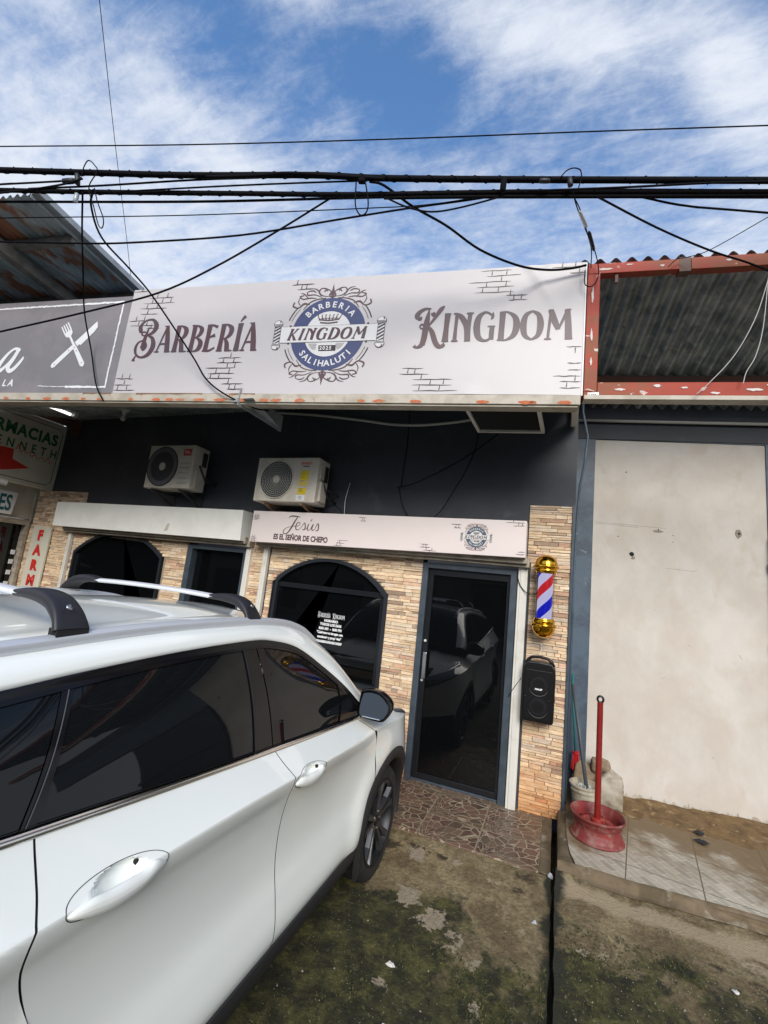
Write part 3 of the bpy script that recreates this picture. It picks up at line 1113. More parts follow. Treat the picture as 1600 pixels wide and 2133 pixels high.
for nm, xl, xr, zb, zs, sag, bar, lab in (('shop_window', -3.222, -1.718, .75, 1.75, .335, 1.735, None), ('shop_window', -6.857, -4.993, .75, 1.86, .34, None, None)):
    b = MB()
    inner = arch_frame(b, xl, xr, zb, zs, sag, .036, YF - .028, YF + .08)
    win = b.build(nm, M['frame_dark'], shop)
    g = MB()
    g.add([(x, YF + .03, z) for x, z in inner] + [(x, YF + .04, z) for x, z in inner], [tuple(range(len(inner))), tuple(range(2 * len(inner) - 1, len(inner) - 1, -1))])
    g.build('pane', M['shop_glass'], win)
    g = MB()
    if bar:
        g.box(xl + .046, xr - .046, YF + .003, YF + .055, bar - .028, bar + .028)
        g.build('transom', M['frame_black'], win, bevel=.003)
        g = MB()
    g.box(xl + .046, xl + .085, YF + .003, YF + .055, zb + .046, zs - .03)
    g.build('side_bar', M['frame_black'], win, bevel=.003)
    g = MB()
    g.box(xr - .085, xr - .046, YF + .003, YF + .055, zb + .046, zs - .03)
    g.build('side_bar', M['frame_black'], win, bevel=.003)

# barber shop door
b = MB()
b.box(-1.350, -1.288, YF - .03, YF + .10, 0, 2.14)
b.box(-.445, -.378, YF - .03, YF + .10, 0, 2.14)
b.box(-1.288, -.445, YF - .03, YF + .10, 2.085, 2.14)
b.box(-1.288, -.445, YF - .0, YF + .10, 0, .02)
door = b.build('door', M['frame_slate'], shop, bevel=.003)
b = MB()
x0, x1 = -1.284, -.449
b.box(x0, x0 + .052, YF + .01, YF + .055, .025, 2.08)
b.box(x1 - .028, x1, YF + .01, YF + .055, .025, 2.08)
b.box(x0 + .052, x1 - .028, YF + .01, YF + .055, 2.015, 2.08)
b.box(x0 + .052, x1 - .028, YF + .01, YF + .055, .025, .075)
b.build('leaf_frame', M['frame_black'], door, bevel=.003)
b = MB()
b.box(x0 + .05, x1 - .026, YF + .028, YF + .038, .07, 2.02)
b.build('pane', M['shop_glass'], door)
b = MB()
b.box(-1.262, -1.222, YF - .038, YF - .022, .965, 1.225)
b.box(-1.250, -1.236, YF - .022, YF + .01, .985, 1.01)
b.box(-1.250, -1.236, YF - .022, YF + .01, 1.18, 1.205)
b.build('handle', M['steel'], door, bevel=.005)
b = MB()
for zz in (1.335, .945):
    b.lathe([(0, -.012), (.011, -.012), (.014, -.008), (.014, 0)], (-1.262, YF + .01, zz), (0, 1, 0), 20)
b.build('lock', M['white_metal'], door, smooth=True, sharp=40)

# doorway of the left shop, open and dark inside
b = MB()
b.box(-4.625, -4.54, YF - .03, YF + .10, 0, 2.11)
b.box(-4.54, -3.70, YF - .03, YF + .10, 2.06, 2.11)
b.box(-3.70, -3.655, YF - .03, YF + .10, 0, 2.11)
d2 = b.build('door', M['frame_slate'], shop, bevel=.003)
b = MB()
b.box(-4.54, -3.70, YF + .07, YF + .08, 0.0, 2.06)
b.build('pane', M['shop_glass'], d2)  # black sheet stands in for the shaded interior

# white roller guides and the roller housings behind the fascias
for xa, xb in ((-3.385, -3.318), (-.372, -.285), (-3.645, -3.575), (-7.005, -6.945)):
    b = MB()
    b.box(xa, xb, YF - .055, YF - .001, 0.0, 2.215)
    b.box(xa + .022, xb - .022, YF - .062, YF - .0555, 0.0, 2.2)
    b.build('shutter_guide', M['white_metal'], shop, bevel=.003)
b = MB()
b.box(-3.47, -.27, YF - .12, YF - .03, 2.165, 2.26)
b.box(-3.43, -.29, YF - .17, YF - .121, 2.195, 2.27)
b.build('shutter_housing', M['roller'], shop, bevel=.006)
b = MB()
b.box(-7.05, -3.56, YF - .12, YF - .03, 2.135, 2.24)
b.box(-7.0, -3.59, YF - .17, YF - .121, 2.165, 2.25)
b.build('shutter_housing', M['roller'], shop, bevel=.006)

# ---- right neighbour: white wall, blue jamb, dark head
nb = thing('neighbour_building', 'closed neighbouring shop with blank scuffed off-white front wall framed in blue-grey', 'building', (1.5, 5.4, 0))
b = MB()
b.prism([(.312, .1), (1.884, .1), (1.884, 3.665), (.9, 3.668), (.312, 3.678)], Wp, .0, -.15)
b.build('wall', M['wall_white'], nb)
b = MB()
b.prism([(.02, .09), (.31, .09), (.31, 3.68), (1.885, 3.66), (1.885, 2.72), (5.5, 2.72), (5.5, 4.1), (.02, 4.1)], Wp, .012, -.16)
b.build('wall_surround', M['wall_blue'], nb)
b = MB()
b.prism([(.0, 3.682), (1.9, 3.672), (5.6, 3.672), (5.6, 4.12), (.0, 4.12)], lambda a, z, o: Wp(a, z + (0), o), .022, .012)
b.build('dark_head_band', M['wall_navy'], nb)
b = MB()
for (x, z, r) in ((.69, 2.445, .024), (.93, 2.72, .007), (1.065, 2.67, .005), (1.065, 2.60, .005), (.555, 2.62, .006), (1.645, 2.735, .012), (.62, 3.32, .008), (.18, 2.52, .006), (.21, 2.46, .005), (.15, 2.44, .005), (1.40, .6, .004), (.9, 1.9, .003)):
    pts = [(x + r * rnd.uniform(.7, 1.2) * math.cos(k * .698), z + r * rnd.uniform(.75, 1.2) * math.sin(k * .698)) for k in range(9)]
    b.prism(pts, Wp, .0016 if x > .31 else .0136, .001)
b.build('bullet_holes', M['dark'], nb)
b = MB()
for (x, z, w, h) in ((1.64, 2.735, .035, .055), (.93, 2.70, .05, .014), (.70, 2.405, .02, .02)):
    pts = [(x + w * rnd.uniform(.7, 1.2) * math.cos(k * .57), z + h * rnd.uniform(.7, 1.2) * math.sin(k * .57)) for k in range(11)]
    b.prism(pts, Wp, .0008, .0003)
b.build('chipped_plaster', M['pebble'], nb)
b = MB()
for pts in ([(.34, 2.76), (.6, 2.752), (.86, 2.741), (1.0, 2.738)], [(.33, 2.745), (.55, 2.738), (.75, 2.728)], [(1.2, 1.6), (1.22, 1.585)], [(.97, 1.24), (1.0, 1.27)], [(1.65, 1.52), (1.62, 1.56)], [(1.0, 2.33), (1.25, 2.32), (1.28, 2.335)]):
    b.tube([Wp(x, z, .0005) for x, z in smoothpts([(p[0], p[1], 0) for p in pts], 4) for x, z in [(x, z)]] if False else [Wp(p[0], p[1], .0005) for p in pts], .0009, 5)
b.build('wall_crack', M['earth'], nb)

# corrugated roof of the neighbour, red steel frame at the street
b = MB()
def nroof(u, v):
    x = .06 + 3.4 * u
    ys = 2.873 + (x + 4.236) * math.tan(R_(8.25)) - .0
    y = ys + 1.85 * v
    return (x - .145 * 1.85 * v, y, 4.605 - .64 * v + .024 * math.sin(u * 3.4 * 2 * math.pi / .115) - .02 * u)
b.grid(nroof, 620, 8)
b.build('corrugated_roof', M['zinc_dark'], nb, smooth=True)
for (t0, dz, thk, v) in ((0, 0, .05, .62), (0, 0, .04, .95)):
    b = MB()
    pa, pb = nroof(0, v), nroof(1, v)
    b.box(0, 1, -.03, .03, -.105, -.018, T=lambda x, y, z, pa=pa, pb=pb: (pa[0] + (pb[0] - pa[0]) * x, pa[1] + (pb[1] - pa[1]) * x + y, 4.605 - .64 * v + z - .02 * x))
    b.build('purlin', M['orange_beam'], nb)
b = MB()
o2 = S(4.40, 0)
b.box(4.395, 4.49, 0, 1, .03, 1.10, T=lambda x, y, z: S(x, z, .01 - .07 * y))
b.box(4.492, 7.6, 0, 1, .0, .105, T=lambda x, y, z: S(x, z, .012 - .07 * y))
b.box(4.40, 5.05, 0, 1, 1.035, 1.125, T=lambda x, y, z: S(x, z, .014 - .07 * y))
b.box(5.13, 7.6, 0, 1, 1.03, 1.13, T=lambda x, y, z: S(x, z, .014 - .07 * y))
b.box(4.395, 4.491, 0, 1, -.03, .029, T=lambda x, y, z: S(x, z, .0125 - .07 * y))
b.build('red_steel_frame', M['red_steel'], nb, bevel=.004)
b = MB()
cr_ = random.Random(31)
for s_, t_, w_, h_ in ((4.65, .045, .05, .010), (4.90, .075, .028, .011), (5.52, .045, .055, .011), (5.28, .018, .035, .010), (4.80, .03, .02, .006), (5.08, .06, .025, .008), (4.438, .50, .009, .06), (4.44, .27, .008, .04), (4.436, .85, .010, .07), (4.52, 1.07, .055, .011), (5.38, 1.09, .022, .009), (4.93, 1.075, .016, .010), (4.70, 1.10, .03, .006), (5.62, .08, .03, .008)):
    pts = [(s_ + w_ * cr_.uniform(.6, 1.15) * math.cos(k * .4488), t_ + h_ * cr_.uniform(.5, 1.2) * math.sin(k * .4488)) for k in range(14)]
    b.prism(pts, S, .0158, .0149)
b.build('peeled_paint', mat('bare_primer', (.66, .60, .58), .7), nb)
b = MB()
b.box(5.05, 5.13, 0, 1, 1.02, 1.14, T=lambda x, y, z: S(x, z, .008 - .07 * y))
b.build('rusty_joint', M['orange_beam'], nb)
b = MB()
b.box(4.60, 4.622, 0, 1, .96, 1.034, T=lambda x, y, z: S(x, z, .0 - .02 * y))
b.build('rusty_joint', M['orange_beam'], nb)
b = MB()
b.box(4.40, 7.6, 0, 1, -.034, -.002, T=lambda x, y, z: S(x, z, .018 - .09 * y))
b.build('concrete_ledge', M['cream_metal'], nb)
b = MB()
b.prism([(4.425, -.024), (4.505, -.02), (4.503, .022), (4.423, .018)], S, .0165, .0145)
b.build('paper_label', M['ink_white'], nb)
b = MB()
for a in (4.43, 4.45, 4.462, 4.475):
    b.prism([(a, .0), (a + .008, .0), (a + .008, .008), (a, .008)], S, .0175, .0168)
b.prism([(4.432, -.012), (4.478, -.01), (4.478, -.006), (4.432, -.008)], S, .0175, .0168)
b.build('label_print', M['ink_dark'], nb)
b = MB()
b.tube([Wp(.0, 3.875, .06), Wp(.8, 3.87, .06), Wp(2.6, 3.86, .06)], .016, 10)
b.build('water_pipe', M['pvc'], nb, smooth=True)
b = MB()
b.tube([(.150, 4.55, 3.93), (.155, 4.55, 3.75), (.205, 4.56, 3.50), (.185, 4.56, 3.23), (.150, 4.57, 3.0), (.138, 4.585, 2.76), (.128, 4.59, 2.2), (.126, 4.59, .15)], .011, 8)
b.build('downpipe', M['wall_blue'], nb, smooth=True)

# grime splashed along the foot of the white wall and drips under its holes
b = MB()
gr = random.Random(21)
x = .33
while x < 1.85:
    w = gr.uniform(.02, .07)
    h = gr.uniform(.015, .07)
    pts = [(x, .102), (x + w, .102), (x + w * gr.uniform(.6, .95), .102 + h * gr.uniform(.5, 1)), (x + w * .4, .102 + h), (x + w * .1, .102 + h * gr.uniform(.3, .8))]
    b.prism(pts, Wp, .0006 + gr.random() * .0006, .0002)
    x += w * gr.uniform(.5, .9)
b.build('splash_grime', mat('wall_grime', (.40, .34, .26), .85, c2=(.48, .43, .36), vs=20), nb)
# steel gate at the right edge
gt = thing('steel_gate', 'dark steel gate with hinges beside the off-white wall at the right edge', 'gate', (2.4, 5.4, .1))
b = MB()
b.prism([(1.885, .1), (3.6, .1), (3.6, 2.72), (1.885, 2.72)], Wp, .02, -.03)
b.build('panel', M['gate'], gt)
b = MB()
b.box(1.886, 1.945, 0, 1, .11, 2.71, T=lambda x, y, z: Wp(x, z, .022 + .045 * y))
for zz in (.12, 1.3, 2.62):
    b.box(1.946, 3.6, 0, 1, zz, zz + .06, T=lambda x, y, z: Wp(x, z, .022 + .04 * y))
b.build('frame', M['gate'], gt, bevel=.004)
b = MB()
for zz in (2.38, 1.62, .35):
    b.tube([Wp(1.886, zz, .05), Wp(1.886, zz + .09, .05)], .014, 10)
    b.tube([Wp(1.87, zz + .045, .03), Wp(1.89, zz + .045, .05)], .008, 8)
b.build('hinge', M['frame_black'], gt, smooth=True)

# ---- left: rusty roof over the left shop's sign
lr = thing('rusty_roof', 'rusty corrugated lean-to roof with galvanised verge, rising over the grey restaurant sign', 'roof', (-5.6, 2.8, 5))
Dv = Vector((-math.sin(R_(8.25)), math.cos(R_(8.25)), -.05))
Ev = Vector((math.cos(R_(8.25)), math.sin(R_(8.25)), 0))
c0 = Vector((-4.70, 2.07, 5.09))
def lp(a, d, n=0.0):
    """a metres to the left of the verge, d metres back from the eave"""
    p = c0 - Ev * a + Dv * d
    return (p.x, p.y, p.z + n)
b = MB()
b.grid(lambda u, v: lp(5.0 * u, -.02 + 2.7 * v, .019 * math.sin(u * 5 * 2 * math.pi / .088)), 700, 8, flip=True)
b.build('corrugated_sheet', M['zinc_rust'], lr, smooth=True)
b = MB()
b.box(-.012, .075, -.03, 2.7, -.012, .05, T=lambda x, y, z: lp(-x + .0, y, z))
b.box(-.012, -.004, -.03, 2.7, -.05, -.0121, T=lambda x, y, z: lp(-x, y, z))
b.build('verge_trim', M['galv'], lr)
for d in (.42, 1.26, 2.1):
    b = MB()
    b.box(0.02, 5, d, d + .06, -.10, -.02, T=lambda x, y, z: lp(x, y, z))
    b.build('purlin', M['purlin'], lr)
for a in (.80, 2.3):
    b = MB()
    b.box(a, a + .10, .15, 2.65, -.22, -.101, T=lambda x, y, z: lp(x, y, z))
    b.build('rafter', M['purlin'], lr)

# ---- far left: pharmacy in cream, standing forward
ph = thing('pharmacy_building', 'cream pharmacy building at the left edge with dark glazed shopfront', 'building', (-8.2, 3.5, 0))
XP = -8.06
b = MB()
b.box(XP - .15, XP, 4.57, 4.75, 0, 2.28)
b.box(XP - .15, XP, 4.1, 4.75, 2.281, 4.2)
b.box(XP - .15, XP, 0.5, 4.1, 2.28, 4.2)
b.box(XP - .15, XP + .01, 4.57, 4.60, 0, 2.72)
b.build('wall', M['pharm_wall'], ph)
b = MB()
b.box(XP - .1, XP + .03, 1.5, 4.57, 2.18, 2.27)
b.box(XP - .1, XP + .03, 4.52, 4.565, 0, 2.18)
b.build('frame', M['roller'], ph)
b = MB()
b.box(XP - .13, XP - .08, .5, 4.52, 0, 2.2)
b.build('shopfront_glass', M['shop_glass'], ph)
b = MB()
for (y, z, a, c) in ((4.12, 1.85, .16, .17), (4.2, 1.45, .06, .08)):
    b.prism([(y + a * math.cos(k * .45), z + c * math.sin(k * .45)) for k in range(14)], lambda p, q, o: (XP - .07 + o, p, q), 0, -.008)
b.prism([(4.1, 1.05), (4.3, 1.05), (4.3, 1.32), (4.1, 1.32)], lambda p, q, o: (XP - .07 + o, p, q), 0, -.008)
b.build('window_poster', M['poster'], ph)
b = MB()
for z in (1.7, 1.55, 1.38, 1.2):
    b.box(XP - .06, XP - .05, 4.44, 4.50, z, z + .07)
b.build('window_sticker', M['ink_white'], ph)
b = MB()
b.box(-7.72, -7.42, 2.2, 4.58, 3.88, 4.12)
b.box(-7.45, -7.35, 4.50, 4.60, 3.70, 3.95)
b.build('roof_beam', M['orange_beam'], ph)

# across the street
ac_ = thing('opposite_building', 'long dark-roofed olive building across the street behind the viewer', 'building', (-2, -16, 0))
b = MB()
b.box(-22, 16, -20, -13, -.2, 3.4)
b.box(-14, -2, -20, -13.5, 3.401, 6.2)
b.build('wall', mat('olive_wall', (.10, .10, .085), .8, c2=(.07, .07, .06), vs=1), ac_)
b = MB()
b.box(-22.5, 16.5, -20, -12.2, 3.42, 3.6)
b.build('roof', M['gate'], ac_)
b = MB()
for x in range(-20, 15, 4):
    b.box(x, x + 2.2, -12.99, -12.95, 0, 2.4)
b.build('shopfront_glass', M['shop_glass'], ac_)
# side street building
ob = thing('roller_shutter_building', 'low pale building with closed grey roller shutter far off to the right', 'building', (7.5, 0, 0))
b = MB()
b.box(7.4, 12, -3.2, 3.9, -.2, 4.2)
b.box(7.4, 12, -9.5, -3.3, -.2, 3.4)
b.build('wall', M['pharm_wall'], ob)
b = MB()
for y0 in (-2.6, .6):
    b.grid(lambda u, v, y0=y0: (7.385 - .012 * abs(math.sin(v * 2.9 / .09 * math.pi)), y0 + 2.6 * u, -.1 + 2.9 * v), 1, 200)
b.build('shutter', M['shut'], ob)


# ------------------------------------------------------------------ lettering tools
LAY = [0]


def ribbon(b, P, pts, ws, off=.0016, n=6, smooth=True):
    """flat brush stroke with a width at every point"""
    q = [(p[0], p[1], w) for p, w in zip(pts, ws)]
    if smooth and len(q) > 2:
        q = smoothpts(q, n)
    LAY[0] = (LAY[0] + 1) % 60
    o = off + LAY[0] * .00003
    L, R2 = [], []
    for i, (x, y, w) in enumerate(q):
        a, c = q[max(i - 1, 0)], q[min(i + 1, len(q) - 1)]
        dx, dy = c[0] - a[0], c[1] - a[1]
        l = math.hypot(dx, dy) or 1
        w = max(w, .0004)
        L.append(P(x - dy / l * w / 2, y + dx / l * w / 2, o))
        R2.append(P(x + dy / l * w / 2, y - dx / l * w / 2, o))
    m_ = len(L)
    b.add(L + R2, [(i, m_ + i, m_ + i + 1, i + 1) for i in range(m_ - 1)])


def shape(b, P, pts, off=.0016):
    LAY[0] = (LAY[0] + 1) % 60
    b.add([P(x, y, off + LAY[0] * .00003) for x, y in pts], [tuple(range(len(pts)))])


# serif display capitals: strokes (points, widths, smooth) in a cell of height 1
def _ser(x0, x1, y, w=.055):
    return ([(x0, y), ((x0 + x1) / 2, y), (x1, y)], [w * .6, w, w * .6], False)


TK, TN = .17, .055
GL = {
    'A': (.78, [([(.06, 0), (.20, .42), (.40, 1.0)], [TN, TN, TN * 1.1], True), ([(.40, 1.02), (.52, .5), (.62, 0)], [.11, TK, TK * 1.05], True), ([(.17, .30), (.36, .32), (.56, .30)], [.05, .06, .05], True), _ser(-.04, .20, .02), _ser(.48, .78, .02), ([(.26, 1.0), (.42, .985)], [.03, .06], False)]),
    'B': (.72, [([(.17, 0), (.19, .5), (.20, 1)], [TK, TK * .85, TK], True), ([(.10, .985), (.36, .97), (.56, .84), (.52, .66), (.36, .54), (.22, .52)], [.03, .05, .15, .13, .06, .035], True), ([(.22, .53), (.42, .50), (.62, .34), (.58, .12), (.38, .02), (.06, .02)], [.035, .06, .16, .15, .06, .04], True), _ser(.02, .24, .02), _ser(.04, .24, .985)]),
    'R': (.80, [([(.17, 0), (.19, .5), (.20, 1)], [TK, TK * .85, TK], True), ([(.08, .985), (.36, .98), (.60, .84), (.58, .62), (.40, .48), (.24, .46)], [.03, .05, .16, .14, .06, .035], True), ([(.34, .48), (.48, .30), (.56, .0)], [.06, .14, TK], True), _ser(.02, .32, .02), _ser(.46, .80, .02)]),
    'E': (.66, [([(.17, 0), (.19, .5), (.20, 1)], [TK, TK * .85, TK], True), ([(.08, .975), (.35, .975), (.60, .90)], [.05, .06, .10], True), ([(.22, .50), (.38, .56), (.54, .60)], [.05, .07, .13], True), ([(.06, .025), (.36, .03), (.62, .14)], [.05, .07, .05], True), _ser(.02, .30, .02)]),
    'I': (.34, [([(.16, 0), (.17, .5), (.19, 1)], [TK * 1.1, TK * .85, TK], True), _ser(.02, .30, .02), _ser(.06, .33, .985)]),
    'Í': (.34, [([(.16, 0), (.17, .5), (.19, 1)], [TK * 1.1, TK * .85, TK], True), _ser(.02, .30, .02), _ser(.06, .33, .985), ([(.16, 1.07), (.25, 1.18), (.36, 1.27)], [.03, .07, .11], True)]),
    'N': (.84, [([(.15, 0), (.16, .5), (.18, 1)], [.12, .09, .10], True), ([(.14, .98), (.36, .86), (.60, .50), (.66, 0)], [.06, .14, .17, .17], True), ([(.66, 0), (.67, .5), (.70, 1)], [.15, .12, .12], True), _ser(.02, .28, .02), _ser(.56, .84, .985), _ser(.04, .22, .985)]),
    'G': (.84, [([(.66, .90), (.50, .99), (.34, .98), (.16, .82), (.10, .5), (.18, .16), (.38, .02), (.58, .04), (.70, .16)], [.05, .05, .08, .16, .19, .16, .08, .06, .05], True), ([(.69, .04), (.69, .25), (.70, .50)], [.13, .14, .13], False), _ser(.52, .82, .50), ([(.70, 1.0), (.70, .84), (.64, .74)], [.02, .08, .02], True)]),
    'D': (.84, [([(.17, 0), (.18, .5), (.19, 1)], [TK, TK * .9, TK], True), ([(.08, .98), (.38, .98), (.66, .80), (.74, .5), (.64, .18), (.36, .02), (.06, .02)], [.04, .05, .14, .19, .15, .05, .04], True), _ser(.02, .24, .02)]),
    'O': (.84, [([(.42, .99), (.18, .84), (.10, .5), (.18, .16), (.42, .01)], [.05, .13, .18, .13, .05], True), ([(.42, .99), (.66, .84), (.74, .5), (.66, .16), (.42, .01)], [.05, .13, .18, .13, .05], True)]),
    'M': (1.02, [([(.13, 0), (.17, .5), (.22, 1)], [.07, .07, .08], True), ([(.20, 1.0), (.34, .66), (.50, .34)], [.14, .17, .12], True), ([(.50, .34), (.64, .62), (.82, 1.0)], [.06, .07, .08], True), ([(.80, 1), (.85, .5), (.88, 0)], [.14, .17, .19], True), _ser(.0, .26, .02), _ser(.74, 1.02, .02), _ser(.12, .30, .985), _ser(.74, .94, .985)]),
    'K': (.80, [([(.17, 0), (.19, .5), (.20, 1)], [TK, TK * .85, TK], True), ([(.24, .44), (.42, .62), (.62, .98)], [.05, .07, .09], True), ([(.30, .50), (.48, .30), (.66, .0)], [.08, .14, TK], True), _ser(.02, .32, .02), _ser(.52, .82, .02), _ser(.06, .34, .985), _ser(.50, .74, .985)]),
    'b': (1.28, [([(.46, .16), (.50, .55), (.60, .98)], [.17, .13, .03], True),
                 ([(.18, .86), (.12, .98), (.20, 1.14), (.44, 1.27), (.74, 1.26), (.96, 1.06), (.92, .84), (.70, .70), (.42, .66), (.28, .71), (.34, .80), (.52, .78)], [.13, .15, .09, .05, .09, .17, .15, .08, .045, .05, .05, .03], True),
                 ([(.14, .90), (.20, .82), (.24, .92)], [.14, .12, .03], True),
                 ([(.62, .66), (.90, .54), (1.02, .24), (.86, -.06), (.52, -.18), (.22, -.08), (.10, .14), (.16, .36), (.36, .46), (.54, .40), (.62, .24), (.52, .12), (.44, .16)], [.04, .12, .18, .15, .07, .07, .10, .07, .045, .08, .11, .10, .03], True),
                 ([(.22, -.10), (.14, -.22), (.12, -.32)], [.03, .07, .13], True)]),
    'k': (1.12, [([(.06, .84), (.02, .96), (.12, 1.10), (.34, 1.20), (.58, 1.20)], [.10, .16, .12, .08, .03], True), ([(.06, .86), (.16, .84), (.20, .93)], [.10, .10, .02], True),
                 ([(.50, 1.18), (.44, .70), (.38, .10), (.28, -.12), (.10, -.18), (.0, -.12)], [.03, .17, .17, .13, .06, .10], True),
                 ([(.16, .56), (.24, .64), (.44, .58), (.56, .62), (.76, .86), (.98, 1.16), (1.12, 1.28)], [.03, .05, .05, .05, .09, .13, .03], True),
                 ([(.66, 1.06), (.70, .98), (.82, .98)], [.12, .12, .03], True),
                 ([(.16, .56), (.26, .49), (.50, .54)], [.03, .04, .05], True),
                 ([(.52, .58), (.70, .34), (.86, .0), (1.02, -.16), (1.22, -.14), (1.16, -.06)], [.05, .14, .15, .13, .07, .09], True),
                 ([(.24, -.05), (.36, -.08), (.46, -.07)], [.02, .06, .04], True)]),
}
KERN = {'b': -.12, 'k': -.08}


def serif(b, P, text, x, y, h, sx=1.0, shear=0.0, gap=.06, off=.0016, wt=1.18):
    for ch in text:
        if ch == ' ':
            x += .4 * h * sx
            continue
        w, st = GL[ch]
        for pts, ws, sm in st:
            ribbon(b, P, [(x + (px + shear * py) * h * sx, y + py * h) for px, py in pts], [(q * wt + .012) * h * (sx + 1) / 2 for q in ws], off, 5, sm)
        x += (w + gap + KERN.get(ch, 0)) * h * sx
    return x


def serif_w(text, h, sx=1.0, gap=.06):
    return sum((.4 if c == ' ' else GL[c][0] + gap + KERN.get(c, 0)) * h * sx for c in text) - gap * h * sx


def type_(b, P, text, x, y, h, bold=0.0, shear=0.0, sx=1.0, align='CENTER', rot=0.0, off=.0016, depth=0.0008, sp=1.0):
    """sans lettering: cap height h, placed at x,y on the frame"""
    cu = bpy.data.curves.new('t', 'FONT')
    cu.body = text
    cu.size = h / .70
    cu.align_x = align
    cu.offset = bold
    cu.shear = 0
    cu.space_character = sp
    cu.resolution_u = 3
    o = bpy.data.objects.new('t', cu)
    col.objects.link(o)
    bpy.context.view_layer.update()
    me = bpy.data.meshes.new_from_object(o.evaluated_get(bpy.context.evaluated_depsgraph_get()))
    cr, srr = math.cos(rot), math.sin(rot)
    vs = []
    LAY[0] = (LAY[0] + 1) % 60
    o_ = off + LAY[0] * .00003
    for v in me.vertices:
        a, c = (v.co.x + shear * v.co.y) * sx, v.co.y
        vs.append(P(x + a * cr - c * srr, y + a * srr + c * cr, o_))
    b.add(vs, [tuple(p.vertices) for p in me.polygons])
    bpy.data.objects.remove(o)
    bpy.data.meshes.remove(me)
    bpy.data.curves.remove(cu)


def arc_text(b, P, text, cx, cy, r, a0, a1, h, bold, off, inward=False):
    n = len(text)
    for i, ch in enumerate(text):
        a = a0 + (a1 - a0) * (i / (n - 1))
        if inward:
            rr = r + h
            type_(b, P, ch, cx + rr * math.cos(a), cy + rr * math.sin(a), h, bold, rot=a + math.pi / 2, off=off)
        else:
            type_(b, P, ch, cx + r * math.cos(a), cy + r * math.sin(a), h, bold, rot=a - math.pi / 2, off=off)


def disc(b, P, cx, cy, r0, r1, a0=0, a1=2 * math.pi, n=72, off=.001):
    vs = []
    for k in range(n + 1):
        a = a0 + (a1 - a0) * k / n
        for r in (r0, r1):
            vs.append(P(cx + r * math.cos(a), cy + r * math.sin(a), off))
    b.add(vs, [(2 * k, 2 * k + 1, 2 * k + 3, 2 * k + 2) for k in range(n)])


def rect(b, P, x0, x1, y0, y1, off, shear=0):
    b.add([P(x0 + shear * y0, y0, off), P(x1 + shear * y0, y0, off), P(x1 + shear * y1, y1, off), P(x0 + shear * y1, y1, off)], [(0, 1, 2, 3)])


M['crest_white'] = mat('crest_white', (.68, .68, .68), .45)


